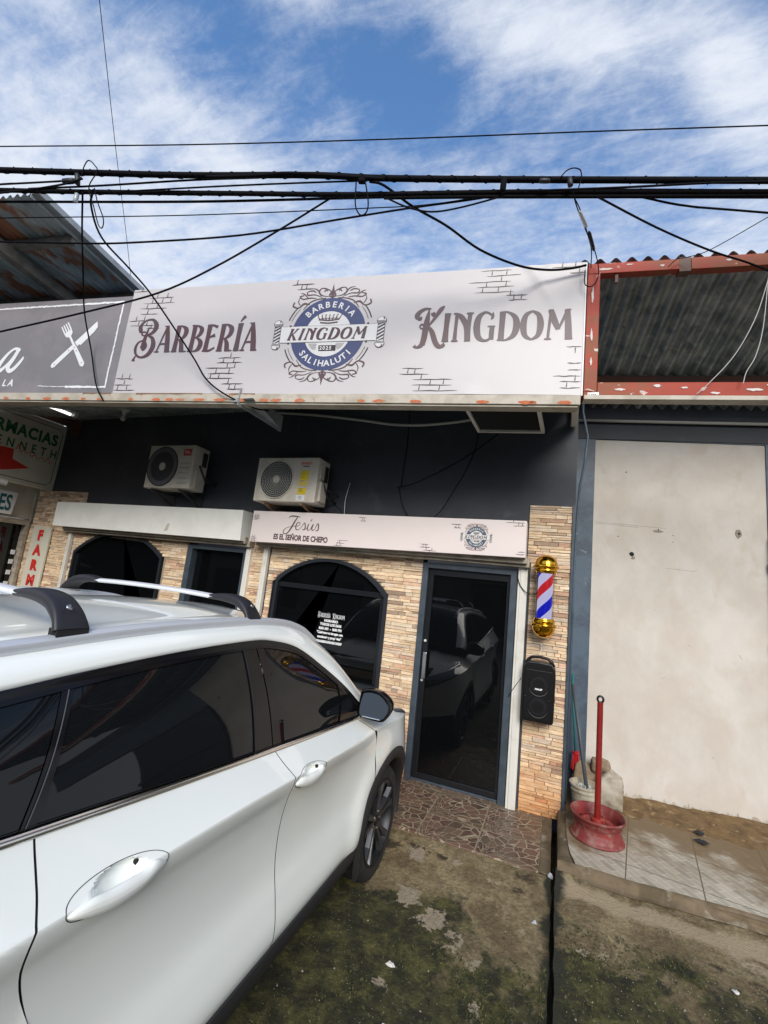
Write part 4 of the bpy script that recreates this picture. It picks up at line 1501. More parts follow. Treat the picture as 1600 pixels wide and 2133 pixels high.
def emblem(P, cx, cy, k, root, blue):
    """round shop crest; k scales the big one (ring radius .357)"""
    PP = lambda a, c, o: P(cx + a * k, cy + c * k, o)
    b = MB()
    # materials: 0 blue 1 white 2 brown 3 dark
    b.mi = 1
    disc(b, PP, 0, 0, 0, .222, off=.0010)
    b.mi = 0
    disc(b, PP, 0, 0, .222, .357, off=.0012)
    b.mi = 1
    arc_text(b, PP, 'BARBERIA', 0, 0, .262, R_(137), R_(43), .058, .002, .0022)
    arc_text(b, PP, 'SALIHALUTI', 0, 0, .258, R_(220), R_(320), .058, .002, .0022, inward=True)
    # scroll ornaments above and below
    for s in (1, -1):
        for m_ in (1, -1):
            Q = lambda a, c, o, s=s, m_=m_: PP(a * m_ * .97, (c if c < .36 else .36 + (c - .36) * .62) * s, o)
            b.mi = 2
            def sc_(pts, ws, Q=Q):
                ribbon(b, Q, pts, [w_ * .85 for w_ in ws], .002, 5)
            sc_([(.0, .36), (.03, .40), (.02, .46), (.06, .50), (.09, .46)], [.012, .02, .01, .018, .012])
            sc_([(.03, .38), (.10, .40), (.14, .46), (.12, .52), (.07, .51), (.06, .47)], [.006, .014, .02, .012, .02, .008])
            sc_([(.10, .37), (.18, .42), (.25, .42), (.26, .47), (.21, .49), (.17, .46)], [.006, .014, .02, .01, .02, .01])
            sc_([(.16, .36), (.22, .37), (.30, .36), (.33, .40), (.29, .42)], [.006, .018, .014, .02, .012])
            sc_([(.22, .30), (.28, .31), (.33, .27), (.39, .29), (.38, .33)], [.006, .02, .010, .018, .014])
            sc_([(.06, .355), (.14, .35), (.22, .32), (.28, .25)], [.012, .010, .012, .006])
            sc_([(.12, .40), (.16, .50), (.22, .53)], [.008, .016, .004])
            sc_([(.24, .36), (.29, .44), (.33, .46)], [.008, .014, .004])
        b.mi = 2
        shape(b, lambda a, c, o, s=s: PP(a, c * s, o), [(0, .36), (.024, .405), (0, .47), (-.024, .405)][::s], .002)
        shape(b, lambda a, c, o, s=s: PP(a, c * s, o), [(0, .40), (.011, .44), (0, .50), (-.011, .44)][::s], .0022)
    # open razors hugging the ring
    for m_ in (1, -1):
        for s in (1, -1):
            Q = lambda a, c, o, s=s, m_=m_: PP(a * m_, c * s, o)
            b.mi = 3
            for r, w in ((.395, .005), (.425, .011)):
                pts = [(r * math.cos(R_(t)), r * math.sin(R_(t))) for t in (20, 27, 34, 41)]
                ribbon(b, Q, pts, [w, w, w, w * .6], .002, 4)
            ribbon(b, Q, [(.30, .28), (.33, .33), (.325, .37)], [.004, .009, .004], .002)
    # banner
    b.mi = 3
    rect(b, PP, -.455, .455, -.083, .083, .0024)
    b.mi = 1
    rect(b, PP, -.47, .47, -.078, .080, .0030)
    b.mi = 2
    wd = serif_w('KINGDOM', .112, 1.08, .12)
    serif(b, PP, 'KINGDOM', -wd / 2 - .02, -.056, .112, 1.08, .22, .12, .0036, 1.35)
    b.mi = 3
    for m_ in (1, -1):
        for s in (1, -1):
            disc(b, PP, m_ * .375, s * .087, 0, .010, n=12, off=.0040)
    # crown
    b.mi = 2
    ribbon(b, PP, [(-.085, .112), (0, .104), (.085, .112)], [.010] * 3, .0036)
    ribbon(b, PP, [(-.092, .140), (0, .130), (.092, .140)], [.008] * 3, .0036)
    for i in range(7):
        a = -.09 + .03 * i
        ribbon(b, PP, [(a, .135), (a * 1.22, .172 + .008 * (i % 2)), (a * 1.3 + .004, .19)], [.014, .007, .011], .0036)
    for i in range(6):
        a = -.075 + .03 * i
        ribbon(b, PP, [(a - .012, .142), (a, .155), (a + .012, .142)], [.004] * 3, .0038)
    # year plate
    b.mi = 3
    rect(b, PP, -.082, .082, -.168, -.114, .0036, shear=-.1)
    for i in range(16):
        for m_ in (1, -1):
            a = m_ * (.095 + i * .006)
            t = -.10
            l = math.sqrt(max(.2 ** 2 - a * a, 0))
            if l > .10:
                ribbon(b, PP, [(a, -.093), (a, -min(l, .155))], [.0016, .0016], .0034, smooth=False)
    b.mi = 1
    type_(b, PP, '2025', 0, -.158, .034, .0016, off=.0042, sp=1.25)
    # barber poles at the banner ends
    for m_ in (1, -1):
        Q = lambda a, c, o, m_=m_: PP(a + m_ * .50, c, o)
        b.mi = 3
        rect(b, Q, -.034, .034, -.093, .093, .0040)
        b.mi = 1
        rect(b, Q, -.029, .029, -.089, .089, .0044)
        b.mi = 3
        for i in range(6):
            z0 = -.105 + i * .034
            pts = [(-.029, max(-.089, min(.089, z0))), (.029, max(-.089, min(.089, z0 + .035))), (.029, max(-.089, min(.089, z0 + .052))), (-.029, max(-.089, min(.089, z0 + .017)))]
            if pts[2][1] - pts[1][1] > .001 or pts[3][1] - pts[0][1] > .001:
                shape(b, Q, pts, .0047)
        for s in (1, -1):
            b.mi = 3
            pts = [(-.040, .093 * s), (.040, .093 * s), (.046, .110 * s), (.040, .125 * s), (.026, .143 * s), (0, .151 * s), (-.026, .143 * s), (-.040, .125 * s), (-.046, .110 * s)]
            shape(b, Q, pts if s > 0 else pts[::-1], .0040)
            b.mi = 1
            pts = [(x * .88, (.119 * s + (y - .119 * s) * .84)) for x, y in pts]
            shape(b, Q, pts if s > 0 else pts[::-1], .0062)
            b.mi = 3
            ribbon(b, Q, [(-.038, .108 * s), (0, .104 * s), (.038, .108 * s)], [.004, .005, .004], .0080)
            ribbon(b, Q, [(.018, .118 * s), (.022, .130 * s), (.012, .141 * s)], [.006, .009, .003], .0080)
    return b.build('crest', [blue, M['crest_white'], M['ink'], M['ink_dark']], root)


def brick_marks(b, P, x0, y0, rows, s=1.0, rnd=random.Random(5)):
    """printed brick courses: rows = list of (xa, xb, y, [x of joints hanging up from this line])"""
    for xa, xb, y, jo in rows:
        n = 5
        pts = [(x0 + (xa + (xb - xa) * i / n) * s, y0 + (y + rnd.uniform(-.003, .003)) * s) for i in range(n + 1)]
        ribbon(b, P, pts, [.002 * s] + [rnd.uniform(.005, .010) * s for _ in range(n - 1)] + [.002 * s], .0014, 3)
        for j in jo:
            ribbon(b, P, [(x0 + j * s, y0 + (y + .008) * s), (x0 + (j + .004) * s, y0 + (y + .055) * s)], [.010 * s, .004 * s], .0014, smooth=False)


# ------------------------------------------------------------------ the big sign
bs = thing('shop_sign', 'long off-white barber shop banner reading BARBERÍA KINGDOM with blue round crest, over the canopy', 'sign', S(2.19, 0))
b = MB()
def bannerS(u, v):
    s, t = 4.378 * u, .004 + 1.146 * v
    # slack vinyl: soft tension folds running from the top right corner and the lower edge
    o = .006 + .010 * math.exp(-((s - 3.95 + (1.15 - t) * -.55 - .0) / .05) ** 2) * max(0, t - .65) * 1.6
    o += .008 * math.exp(-((s - 4.12 + (1.15 - t) * .45) / .06) ** 2) * max(0, t - .5)
    o += .006 * math.sin(s * 5 + 1) * (.5 - t) * (t < .5) * .4 + .012 * math.exp(-((s - 3.5) / .12) ** 2) * max(0, .12 - t) * 4
    o += .003 * math.sin(s * 2.2 + t * 3)
    return S(s, t, o)
b.grid(bannerS, 260, 70)
b.build('banner', M['banner'], bs, smooth=True)
b = MB()
b.box(.0, 4.378, 0, 1, .0, 1.146, T=lambda x, y, z: S(x, z, -.06 * y - .012))
b.build('sign_frame', M['galv'], bs)
def SS(s, t, off):
    p = bannerS(s / 4.378, (t - .004) / 1.146)
    c, q = math.cos(R_(8.25)), math.sin(R_(8.25))
    return (p[0] + off * q, p[1] - off * c, p[2])
b = MB()
w0 = serif_w('bARBERÍA', .285, 1.0, .035)
serif(b, SS, 'bARBERÍA', .145, .435, .285, 1.385 / w0, .02, .035, .0022)
w1 = serif_w('kINGDOM', .262, 1.0, .05)
serif(b, SS, 'kINGDOM', 3.03, .475, .262, 1.27 / w1, .0, .05, .0022)
b.build('lettering', M['ink'], bs)
emblem(SS, 2.222, .584, 1.0, bs, M['ink_blue'])
b = MB()
brick_marks(b, SS, 0, 0, [(.005, .17, 1.125, [.10]), (.20, .50, 1.045, [.30, .42]), (.15, .52, .985, [.25, .37, .47]), (.12, .44, .925, [.20, .32]), (.14, .35, .865, [.22]), (.02, .30, .79, [.10, .20]), (.04, .33, .735, [.14, .24]), (.25, .40, .70, [.30]),
                         (.0, .22, .155, [.08, .17]), (.0, .21, .09, [.12]), (.0, .26, .032, [.05, .16]),
                         (1.14, 1.38, .365, [1.27]), (1.13, 1.40, .315, [1.20, 1.31]), (1.02, 1.34, .262, [1.25, 1.33]), (1.06, 1.34, .205, [1.14, 1.28]), (1.04, 1.33, .155, [1.09, 1.18]), (1.22, 1.45, .10, [1.29]), (1.29, 1.46, .045, [1.31, 1.37]),
                         (1.80, 2.03, 1.095, [1.85]), (1.86, 2.03, 1.045, [1.90, 1.95]),
                         (3.55, 3.80, 1.125, []), (3.60, 3.88, 1.075, [3.64, 3.76]), (3.45, 3.80, 1.02, [3.72]), (3.52, 3.83, .97, [3.60, 3.76]), (3.51, 3.83, .92, [3.57, 3.70]), (3.77, 3.94, .885, [3.80]), (3.79, 3.94, .842, [3.83, 3.89]),
                         (4.12, 4.37, 1.115, [4.20, 4.30]), (4.26, 4.372, 1.06, [4.33]), (4.26, 4.372, .41, []), (4.27, 4.372, .27, []), (4.275, 4.372, .212, []), (4.17, 4.372, .16, []), (4.22, 4.372, .115, [4.33]), (4.22, 4.372, .06, [4.27]),
                         (2.95, 3.13, .235, []), (2.93, 3.18, .185, [3.00, 3.06]), (3.05, 3.38, .135, [3.12]), (3.05, 3.38, .085, [3.20, 3.31]), (3.06, 3.43, .035, [3.11, 3.28])])
for (x, y) in ((4.325, .355),):
    ribbon(b, SS, [(x, y), (x, y + .045)], [.004, .010], .0014, smooth=False)
b.build('brick_print', M['ink_dark'], bs)
b = MB()
b.box(4.380, 4.390, 0, 1, .0, 1.15, T=lambda x, y, z: S(x, z, .004 - .05 * y))
b.build('edge_strip', M['ink_white'], bs)

# canopy beam under both signs, soffit hardware
cb = thing('canopy_beam', 'cream sheet-metal canopy beam with rust-orange spots under the two street signs', 'beam', S(1.5, -.08))
b = MB()
b.box(-3.4, 4.375, 0, 1, -.082, -.002, T=lambda x, y, z: S(x, z, .02 - .13 * y))
b.box(-3.4, 4.36, 0, 1, -.0985, -.0825, T=lambda x, y, z: S(x, z, .005 - .10 * y))
b.build('beam', M['cream_metal'], cb, bevel=.004)
M['rust'] = mat('orange_rust', (0.50, 0.12, 0.04), .8, c2=(.40, .20, .12), vs=30, thr=(.45, .6))
b = MB()
rr = random.Random(9)
for s in (-1.9, -1.35, -1.05, -.55, -.33, -.13, .55, .70, .82, 1.02, 1.25, 1.48, 1.70, 1.82, 2.05, 2.62, 2.78, 3.10, 3.64, 3.98, 4.03, 4.26, .25, -.8):
    w = rr.uniform(.03, .075)
    pts = [(s + w * rr.uniform(.75, 1.1) * math.cos(k * .524), -.066 + .018 * rr.uniform(.6, 1.1) * math.sin(k * .524)) for k in range(12)]
    b.prism(pts, S, .0212, .0203)
b.build('rust_patch', M['rust'], cb)
b = MB()
for s0, s1 in ((.30, 1.05), (1.35, 1.6), (-.35, .0)):
    pts = [(s0 + (s1 - s0) * k / 8, -.006 - rr.uniform(.0, .012)) for k in range(9)] + [(s1, .0), (s0, .0)]
    b.prism(pts, S, .0214, .0203)
b.build('dark_stain', M['wood'], cb)
b = MB()
b.add([(-2.62, 3.03, 3.38), (-2.74, 3.03, 3.38), (-2.86, 3.74, 3.36), (-2.80, 3.74, 3.36)], [(0, 1, 2, 3)])
b.box(-2.86, -2.80, 3.05, 3.74, 3.364, 3.40)
b.box(-2.803, -2.795, 3.05, 3.74, 3.33, 3.50)
b.build('bracket', M['galv'], cb)
b = MB()
b.box(.045, .10, 3.62, 4.55, 3.60, 3.72)
b.box(.045, .10, 4.50, 4.57, 3.70, 3.88)
b.build('bracket', M['white_metal'], cb, bevel=.004)

# ------------------------------------------------------------------ grey restaurant sign
rs = thing('restaurant_sign', 'grey restaurant banner with white crossed fork and knife and rough white border', 'sign', S(-1.2, 0))
b = MB()
b.box(-3.4, -.004, 0, 1, .002, 1.082, T=lambda x, y, z: S(x, z, .004 - .05 * y))
b.build('banner', M['banner_grey'], rs)
b = MB()
Pg = lambda a, c, o: S(a, c, o + .004)
def rough(pts, w, n=40):
    q, ws = [], []
    for i in range(n + 1):
        t = i / n
        q.append((pts[0][0] + (pts[1][0] - pts[0][0]) * t + rr.uniform(-.003, .003), pts[0][1] + (pts[1][1] - pts[0][1]) * t + rr.uniform(-.003, .003)))
        ws.append(w * rr.uniform(.75, 1.25))
    ribbon(b, Pg, q, ws, .0016, 2)
rough([(-3.2, 1.0), (-.105, 1.022)], .020, 120)
rough([(-.103, 1.03), (-.112, .06)], .018, 40)
rough([(-.10, .068), (-.62, .072)], .022, 26)
rough([(-.60, .073), (-.98, .080)], .007, 14)
# knife: handle lower left to blade upper right
K = lambda a, c: (-.842 + a * .703 - c * .711, .312 + a * .711 + c * .703)
def kn(pts): shape(b, Pg, [K(*p) for p in pts], .0016)
kn([(0, -.030), (.30, -.026), (.30, .026), (0, .030), (-.022, .016), (-.03, 0), (-.022, -.016)])
kn([(.312, -.026), (.330, -.026), (.330, .030), (.312, .030)])
kn([(.34, -.036), (.37, -.036), (.372, -.056), (.40, -.056), (.58, -.050), (.64, -.034), (.672, .028), (.34, .030)])
FK = lambda a, c: (-.462 + a * -.602 - c * .798, .322 + a * .798 - c * .602)
def fk(pts): shape(b, Pg, [FK(*p) for p in pts], .0022)
fk([(0, -.030), (.24, -.022), (.24, .022), (0, .030), (-.022, .016), (-.03, 0), (-.022, -.016)])
fk([(.252, -.013), (.40, -.013), (.40, .013), (.252, .013)])
fk([(.40, -.014), (.425, -.045), (.475, -.052), (.475, .052), (.425, .045), (.40, .014)])
for k in range(4):
    c = -.0435 + .029 * k
    fk([(.4755, c - .0085), (.575, c - .0065), (.585, c), (.575, c + .0065), (.4755, c + .0085)])
# tail of the painted script word
ribbon(b, Pg, [(-1.36, .50), (-1.43, .515), (-1.52, .44), (-1.60, .30), (-1.56, .26), (-1.47, .34), (-1.40, .44), (-1.36, .51)], [.05, .03, .04, .06, .05, .03, .035, .05], .0018)
ribbon(b, Pg, [(-1.36, .52), (-1.41, .40), (-1.46, .30), (-1.42, .255), (-1.36, .29), (-1.29, .38), (-1.275, .42)], [.05, .05, .055, .05, .045, .035, .02], .0020)
ribbon(b, Pg, [(-1.98, .30), (-1.85, .50), (-1.75, .36), (-1.62, .27), (-1.58, .27)], [.03, .04, .03, .05, .04], .0024)
type_(b, Pg, 'LA', -1.483, .081, .076, .003, shear=.22, align='LEFT', sp=1.45)
b.build('white_print', M['ink_white'], rs)
b = MB()
for q in (K(.02, 0), K(.235, 0), FK(.02, 0), FK(.19, 0)):
    disc(b, Pg, q[0], q[1], 0, .006, n=10, off=.0046)
b.build('rivet_print', M['ink_dark'], rs)

# ------------------------------------------------------------------ fascia of the barber shop and the blank one
Pf = lambda a, c, o: (a, 4.35 - o, c)
fb = thing('fascia_sign', 'pinkish white fascia reading Jesús ES EL SEÑOR DE CHEPO over the barber door', 'sign', (-1.9, 4.45, 2.2))
b = MB()
P4 = [(-3.468, 2.196), (-.302, 2.246), (-.306, 2.596), (-3.468, 2.570)]
b.prism(P4, Pf, 0, -.17)
b.build('box', M['banner_pink'], fb, bevel=.003)
b = MB()
# script word, brushed
J = lambda pts, ws: ribbon(b, Pf, pts, ws, .0018, 6)
J([(-2.955, 2.500), (-2.93, 2.525), (-2.87, 2.528), (-2.80, 2.520)], [.004, .012, .014, .006])
J([(-2.835, 2.522), (-2.87, 2.46), (-2.91, 2.38), (-2.95, 2.325), (-2.995, 2.318), (-3.005, 2.35), (-2.97, 2.385), (-2.90, 2.405), (-2.83, 2.415)], [.010, .018, .018, .014, .010, .010, .006, .006, .006])
J([(-2.83, 2.405), (-2.795, 2.435), (-2.80, 2.455), (-2.83, 2.450), (-2.845, 2.41), (-2.835, 2.375), (-2.80, 2.375), (-2.77, 2.405)], [.006, .006, .008, .010, .014, .012, .006, .005])
J([(-2.77, 2.405), (-2.735, 2.455), (-2.72, 2.42), (-2.725, 2.38), (-2.755, 2.375)], [.005, .010, .014, .012, .006])
J([(-2.74, 2.378), (-2.70, 2.39), (-2.675, 2.445)], [.005, .006, .012])
J([(-2.675, 2.448), (-2.69, 2.40), (-2.68, 2.374), (-2.655, 2.38), (-2.62, 2.44)], [.010, .014, .010, .006, .012])
J([(-2.615, 2.448), (-2.63, 2.40), (-2.62, 2.375), (-2.59, 2.39)], [.010, .014, .010, .005])
J([(-2.66, 2.475), (-2.64, 2.502)], [.008, .012])
J([(-2.59, 2.392), (-2.56, 2.455), (-2.545, 2.42), (-2.55, 2.38), (-2.58, 2.372)], [.005, .010, .014, .012, .006])
type_(b, Pf, 'ES EL SEÑOR DE CHEPO', -2.77, 2.247, .060, .0036, sx=.80, sp=.98)
b.build('lettering', M['ink'], fb)
emblem(Pf, -.772, 2.412, .285, fb, M['ink_slate'])
b = MB()
brick_marks(b, Pf, -3.46, 2.44, [(.0, .18, .115, [.05, .12]), (.0, .16, .09, [.09]), (.02, .17, .065, [.04, .12]), (.0, .13, .04, [.07])], .6)
brick_marks(b, Pf, -3.46, 2.205, [(.0, .15, .075, [.05, .10]), (.0, .17, .04, [.08]), (.0, .14, .01, [.04, .11])], .6)
brick_marks(b, Pf, -2.33, 2.225, [(.07, .30, .10, []), (.05, .22, .05, [.12]), (.0, .19, .0, [.07, .14])], .6)
brick_marks(b, Pf, -2.06, 2.49, [(.0, .16, .10, []), (.04, .15, .04, [.07, .11])], .6)
brick_marks(b, Pf, -1.34, 2.235, [(.0, .16, .12, []), (.0, .19, .07, [.06, .11]), (.05, .30, .02, [.12, .22]), (.06, .30, -.03, [.18])], .6)
brick_marks(b, Pf, -1.03, 2.47, [(.0, .17, .10, []), (.05, .17, .04, [.08, .13])], .6)
brick_marks(b, Pf, -.50, 2.52, [(.0, .30, .09, [.12]), (.12, .30, .04, [.2, .26])], .6)
brick_marks(b, Pf, -.40, 2.26, [(.05, .15, .06, []), (.02, .15, .02, [])], .6)
b.build('brick_print', M['ink_dark'], fb)

wf = thing('fascia_box', 'blank white box fascia over the left shop, faint brown smear on its front', 'fascia', (-5.4, 4.45, 2.2))
b = MB()
b.prism([(-7.118, 2.200), (-3.606, 2.196), (-3.628, 2.571), (-7.115, 2.566)], Pf, 0, -.19)
b.build('box', M['white_box'], wf, bevel=.003)
b = MB()
b.prism([(-4.86, 2.245), (-4.80, 2.25), (-4.775, 2.34), (-4.80, 2.35), (-4.83, 2.33)], Pf, .0006, .0002)
b.build('smear', mat('brown_smear', (.50, .45, .37), .6, c2=(.60, .58, .52), vs=12), wf)

# ------------------------------------------------------------------ pharmacy signs
ps = thing('pharmacy_sign', 'large cream pharmacy lightbox with green letters and a big red arrow', 'sign', (-7.7, 3.8, 3.3))
Px = lambda a, c, o: (-7.70 + o, a, c)      # a = world y
b = MB()
b.prism([(2.0, 2.80), (4.60, 2.76), (4.63, 3.87), (2.0, 3.87)], Px, 0, -.05)
b.build('lightbox', M['pharm'], ps, bevel=.02)
b = MB()
for pts in ([(2.0, 3.80), (4.50, 3.78), (4.555, 3.72), (4.53, 2.90), (4.47, 2.84), (2.0, 2.87)],):
    q = smoothpts([(p[0], p[1], 0) for p in pts], 2)
    ribbon(b, Px, pts, [.010] * len(pts), .002, 3, smooth=False)
b.build('border', M['ink_dark'], ps)
b = MB()
type_(b, Px, 'FARMACIAS', 4.50, 3.50, .17, .010, sx=.80, align='RIGHT', sp=1.12)
type_(b, Px, 'K E N N E T H', 4.53, 3.29, .13, .004, sx=.74, align='RIGHT', sp=1.18)
b.build('green_lettering', M['ink_green'], ps)
b = MB()
ribbon(b, Px, [(3.95, 3.27), (3.99, 3.36), (4.02, 3.25), (4.06, 3.30), (4.10, 3.25), (4.14, 3.28), (4.18, 3.22), (4.22, 3.27), (4.27, 3.21), (4.33, 3.26), (4.38, 3.20), (4.42, 3.28), (4.46, 3.19), (4.50, 3.24)], [.010, .014, .008, .012, .007, .010, .008, .012, .007, .01, .008, .012, .008, .006], .0018)
shape(b, Px, [(2.6, 3.20), (3.93, 3.27), (3.94, 3.12), (4.19, 3.04), (3.90, 2.94), (3.6, 2.85), (2.6, 2.95)][::-1], .002)
b.build('red_arrow', M['ink_red'], ps)
cbx = thing('camera_box', 'small white security camera housing under the pharmacy lightbox', 'camera', (-7.6, 3.9, 2.75))
b = MB()
b.tube([(-7.66, 3.70, 2.75), (-7.60, 3.90, 2.735)], .045, 16)
b.build('body', M['white_metal'], cbx, smooth=True, sharp=40)
b = MB()
b.tube([(-7.60, 3.90, 2.735), (-7.5985, 3.905, 2.7345)], .036, 16)
b.build('lens', M['frame_black'], cbx)
Px0 = Px
Px = lambda a, c, o: (-8.02 + o, a + .16, c)
r2 = thing('shop_name_board', 'white board with green and teal letters ending in RES over the pharmacy door', 'sign', (-7.7, 3.7, 2.4))
b = MB()
b.prism([(2.4, 2.31), (4.10, 2.31), (4.13, 2.66), (2.4, 2.66)], Px, .02, -.02)
b.build('board', M['ink_white'], r2)
b = MB()
type_(b, Px, 'RES', 4.07, 2.37, .24, .008, sx=.55, align='RIGHT', off=.023)
b.build('lettering', M['ink_teal'], r2)
fs = thing('vertical_sign', 'tall narrow cream board with stacked red letters reading FARMA on the stone pilaster', 'sign', (-7.7, 4.55, 1.5))
Pv = lambda a, c, o: (a, 4.545 - o, c)
b = MB()
b.prism([(-7.88, .75), (-7.45, .75), (-7.435, 2.175), (-7.87, 2.20)], Pv, .0, -.03)
b.build('board', M['pharm'], fs, bevel=.004)
b = MB()
for i, ch in enumerate('FARMACIA'):
    type_(b, Pv, ch, -7.655, 1.97 - i * .235, .15, .014, off=.002, sx=1.12)
b.build('lettering', M['ink_red'], fs)


# ------------------------------------------------------------------ white SUV, nose to the shop
car = thing('parked_car', 'white SUV with roof crossbars parked nose-in beside the barber shop door', 'car', (-2.14, 1.8, -.07))
XC = -2.14
ZS = .345


def zcr(y):
    return smoothl([-.6, .3, .86, 1.5, 1.8, 2.17, 2.6, 3.1, 4.1], [1.03, 1.03, 1.02, 1.003, .99, .965, .945, .93, .80], y)


def zbelt(y):
    return smoothl([-.6, .3, .84, 1.3, 1.87, 2.3, 2.77, 3.1, 3.5, 3.85, 4.1], [1.24, 1.215, 1.165, 1.118, 1.066, 1.03, 1.0, .985, .94, .875, .82], y)


VX = [0, .05, .13, .25, .42, .58, .74, .86, .94, 1.0, 1.07, 1.25, 1.5, 1.8, 2.0]
HX = [1.098, 1.106, 1.104, 1.088, 1.064, 1.058, 1.064, 1.078, 1.095, 1.101, 1.092, 1.068, 1.035, .998, .976]


def taper(y):
    t = 0
    if y > 3.25:
        t += .36 * ((y - 3.25) / .80) ** 2.3
    if y < .2:
        t += .25 * ((.2 - y) / .75) ** 2.2
    return t


DENTS = [(1.012, 1.022), (2.018, .962)]


def side(y, v, dent=True):
    h = smoothl(VX, HX, v)
    z = ZS + v * (zcr(y) - ZS) if v <= 1 else zcr(y) + (v - 1) * (zbelt(y) - zcr(y))
    # forward of the door the flank swells into the wheel arch and loses its hollow
    f = min(1, max(0, (y - 2.3) / .8))
    hf = smoothl([0, .3, .7, 1.0, 1.5, 2.0], [1.085, 1.10, 1.106, 1.095, 1.05, .985], v)
    f = f * f * (3 - 2 * f)
    h = h * (1 - f) + hf * f
    for cy in (3.15, .44):
        d = math.hypot(y - cy, z - .27)
        h += .018 * math.exp(-((d - .50) / .10) ** 2)
    if dent:
        for dy, dz in DENTS:
            a = (y - dy + .002) / .080
            c = (z - dz + .004 - (y - dy) * -.04) / .030
            q = a * a + c * c
            if q < 1:
                h -= .036 * (1 - q) ** .55
    h -= taper(y)
    return h, z


def P_side(y, v, m_=1, off=0.0, dent=True):
    h, z = side(y, v, dent)
    return (XC + m_ * (h + off), y, z)


def vz(y, z):
    zc = zcr(y)
    return (z - ZS) / (zc - ZS) if z <= zc else 1 + (z - zc) / (zbelt(y) - zc)


def yz(tab, z):
    return smoothl([t[0] for t in tab], [t[1] for t in tab], z)


CUT_A = [(.30, 2.80), (.36, 2.795), (.53, 2.85), (.66, 2.853), (.76, 2.845), (.88, 2.85), (.96, 2.80), (1.02, 2.76)]
CUT_B = [(.30, 1.835), (.40, 1.84), (.56, 1.85), (.79, 1.85), (.90, 1.858), (.97, 1.862), (1.03, 1.862), (1.10, 1.87)]
CUT_C = [(.30, .96), (.45, .96), (.62, .93), (.80, .845), (.93, .795), (1.0, .79), (1.08, .815), (1.2, .84)]
AR = .475


def arch_low(y, cy):
    d = abs(y - cy)
    return .27 + math.sqrt(AR * AR - d * d) if d < AR * .999 else 0


def panel(b, fl, fr, nu, nv, m_, v0=lambda y: 0.0, v1=lambda y: 2.0, g=.0026):
    def fn(u, v):
        # approximate height, then the cut position at that height
        ya = .5 * (fl(.7) + fr(.7))
        vv = v0(ya) + (v1(ya) - v0(ya)) * v
        z = side(ya, vv, False)[1]
        for _ in range(6):
            y = fl(z) + g + (fr(z) - fl(z) - 2 * g) * u
            a, c = v0(y), v1(y)
            vv = a + (c - a) * v
            z = side(y, vv, False)[1]
        return P_side(y, vv, m_)
    b.grid(fn, nu, nv, flip=(m_ > 0))
    # folded edges so the gaps have depth, coloured black for their shade
    b.mi = 1
    for uu in (0, 1):
        def ed(s, v, uu=uu):
            p = Vector(fn(uu, v))
            return (p.x - m_ * .03 * s, p.y, p.z)
        b.grid(ed, 1, nv, flip=(uu == 0) == (m_ > 0))


def handle(root, cy, cz, m_, L=.272):
    b = MB()
    def fn(u, v):
        t = u
        y = cy - L / 2 + L * t
        a = 2 * math.pi * v
        w = math.sin(math.pi * min(max(t, .0), 1)) ** .55
        cf = math.exp(-((t - .84) / .09) ** 2)
        cr = math.exp(-((t - .20) / .10) ** 2)
        hh = (.024 + .002 * math.sin(math.pi * t) + .007 * cf + .003 * cr) * w
        z = cz - .010 - .012 * math.sin(math.pi * t) - (y - cy) * .10 + .012 * (t - .5) + .009 * cf + .003 * cr
        h = side(y, vz(y, z), False)[0]
        out = .004 + .026 * math.sin(math.pi * t) ** .5
        return (XC + m_ * (h - .006 + out * (.5 + .5 * math.cos(a))), y, z + hh * math.sin(a))
    b.grid(fn, 36, 20, flip=(m_ < 0))
    b.build('handle', M['paint'], root, smooth=True)
    b = MB()
    ring = []
    n_ = 60
    for k in range(n_ + 1):
        a = 2 * math.pi * k / n_
        t = .5 + .5 * math.cos(a)
        y = cy - L / 2 - .002 + (L + .004) * t
        w = abs(math.sin(a)) ** .9
        z = cz - (y - cy) * .10 + .012 * (t - .5) + ((.040 if t < .75 else .040) if math.sin(a) > 0 else -.046) * w - .002
        h = side(y, vz(y, z), False)[0]
        ring.append((XC + m_ * (h + .0003), y, z))
    b.tube(ring, .0011, 5, cap=False)
    b.build('handle_seam', M['seam'], root)
    b = MB()
    zz = cz + .018
    h = side(cy + .055, vz(cy + .055, zz), True)[0]
    b.lathe([(0, .004), (.009, .004), (.010, -.004)], (XC + m_ * (h + .004), cy + .062, cz + .012), (m_, 0, 0), 14)
    b.build('recess_shadow', M['seam'], root)  # dark disc painted in for the shadow gap at the recess front


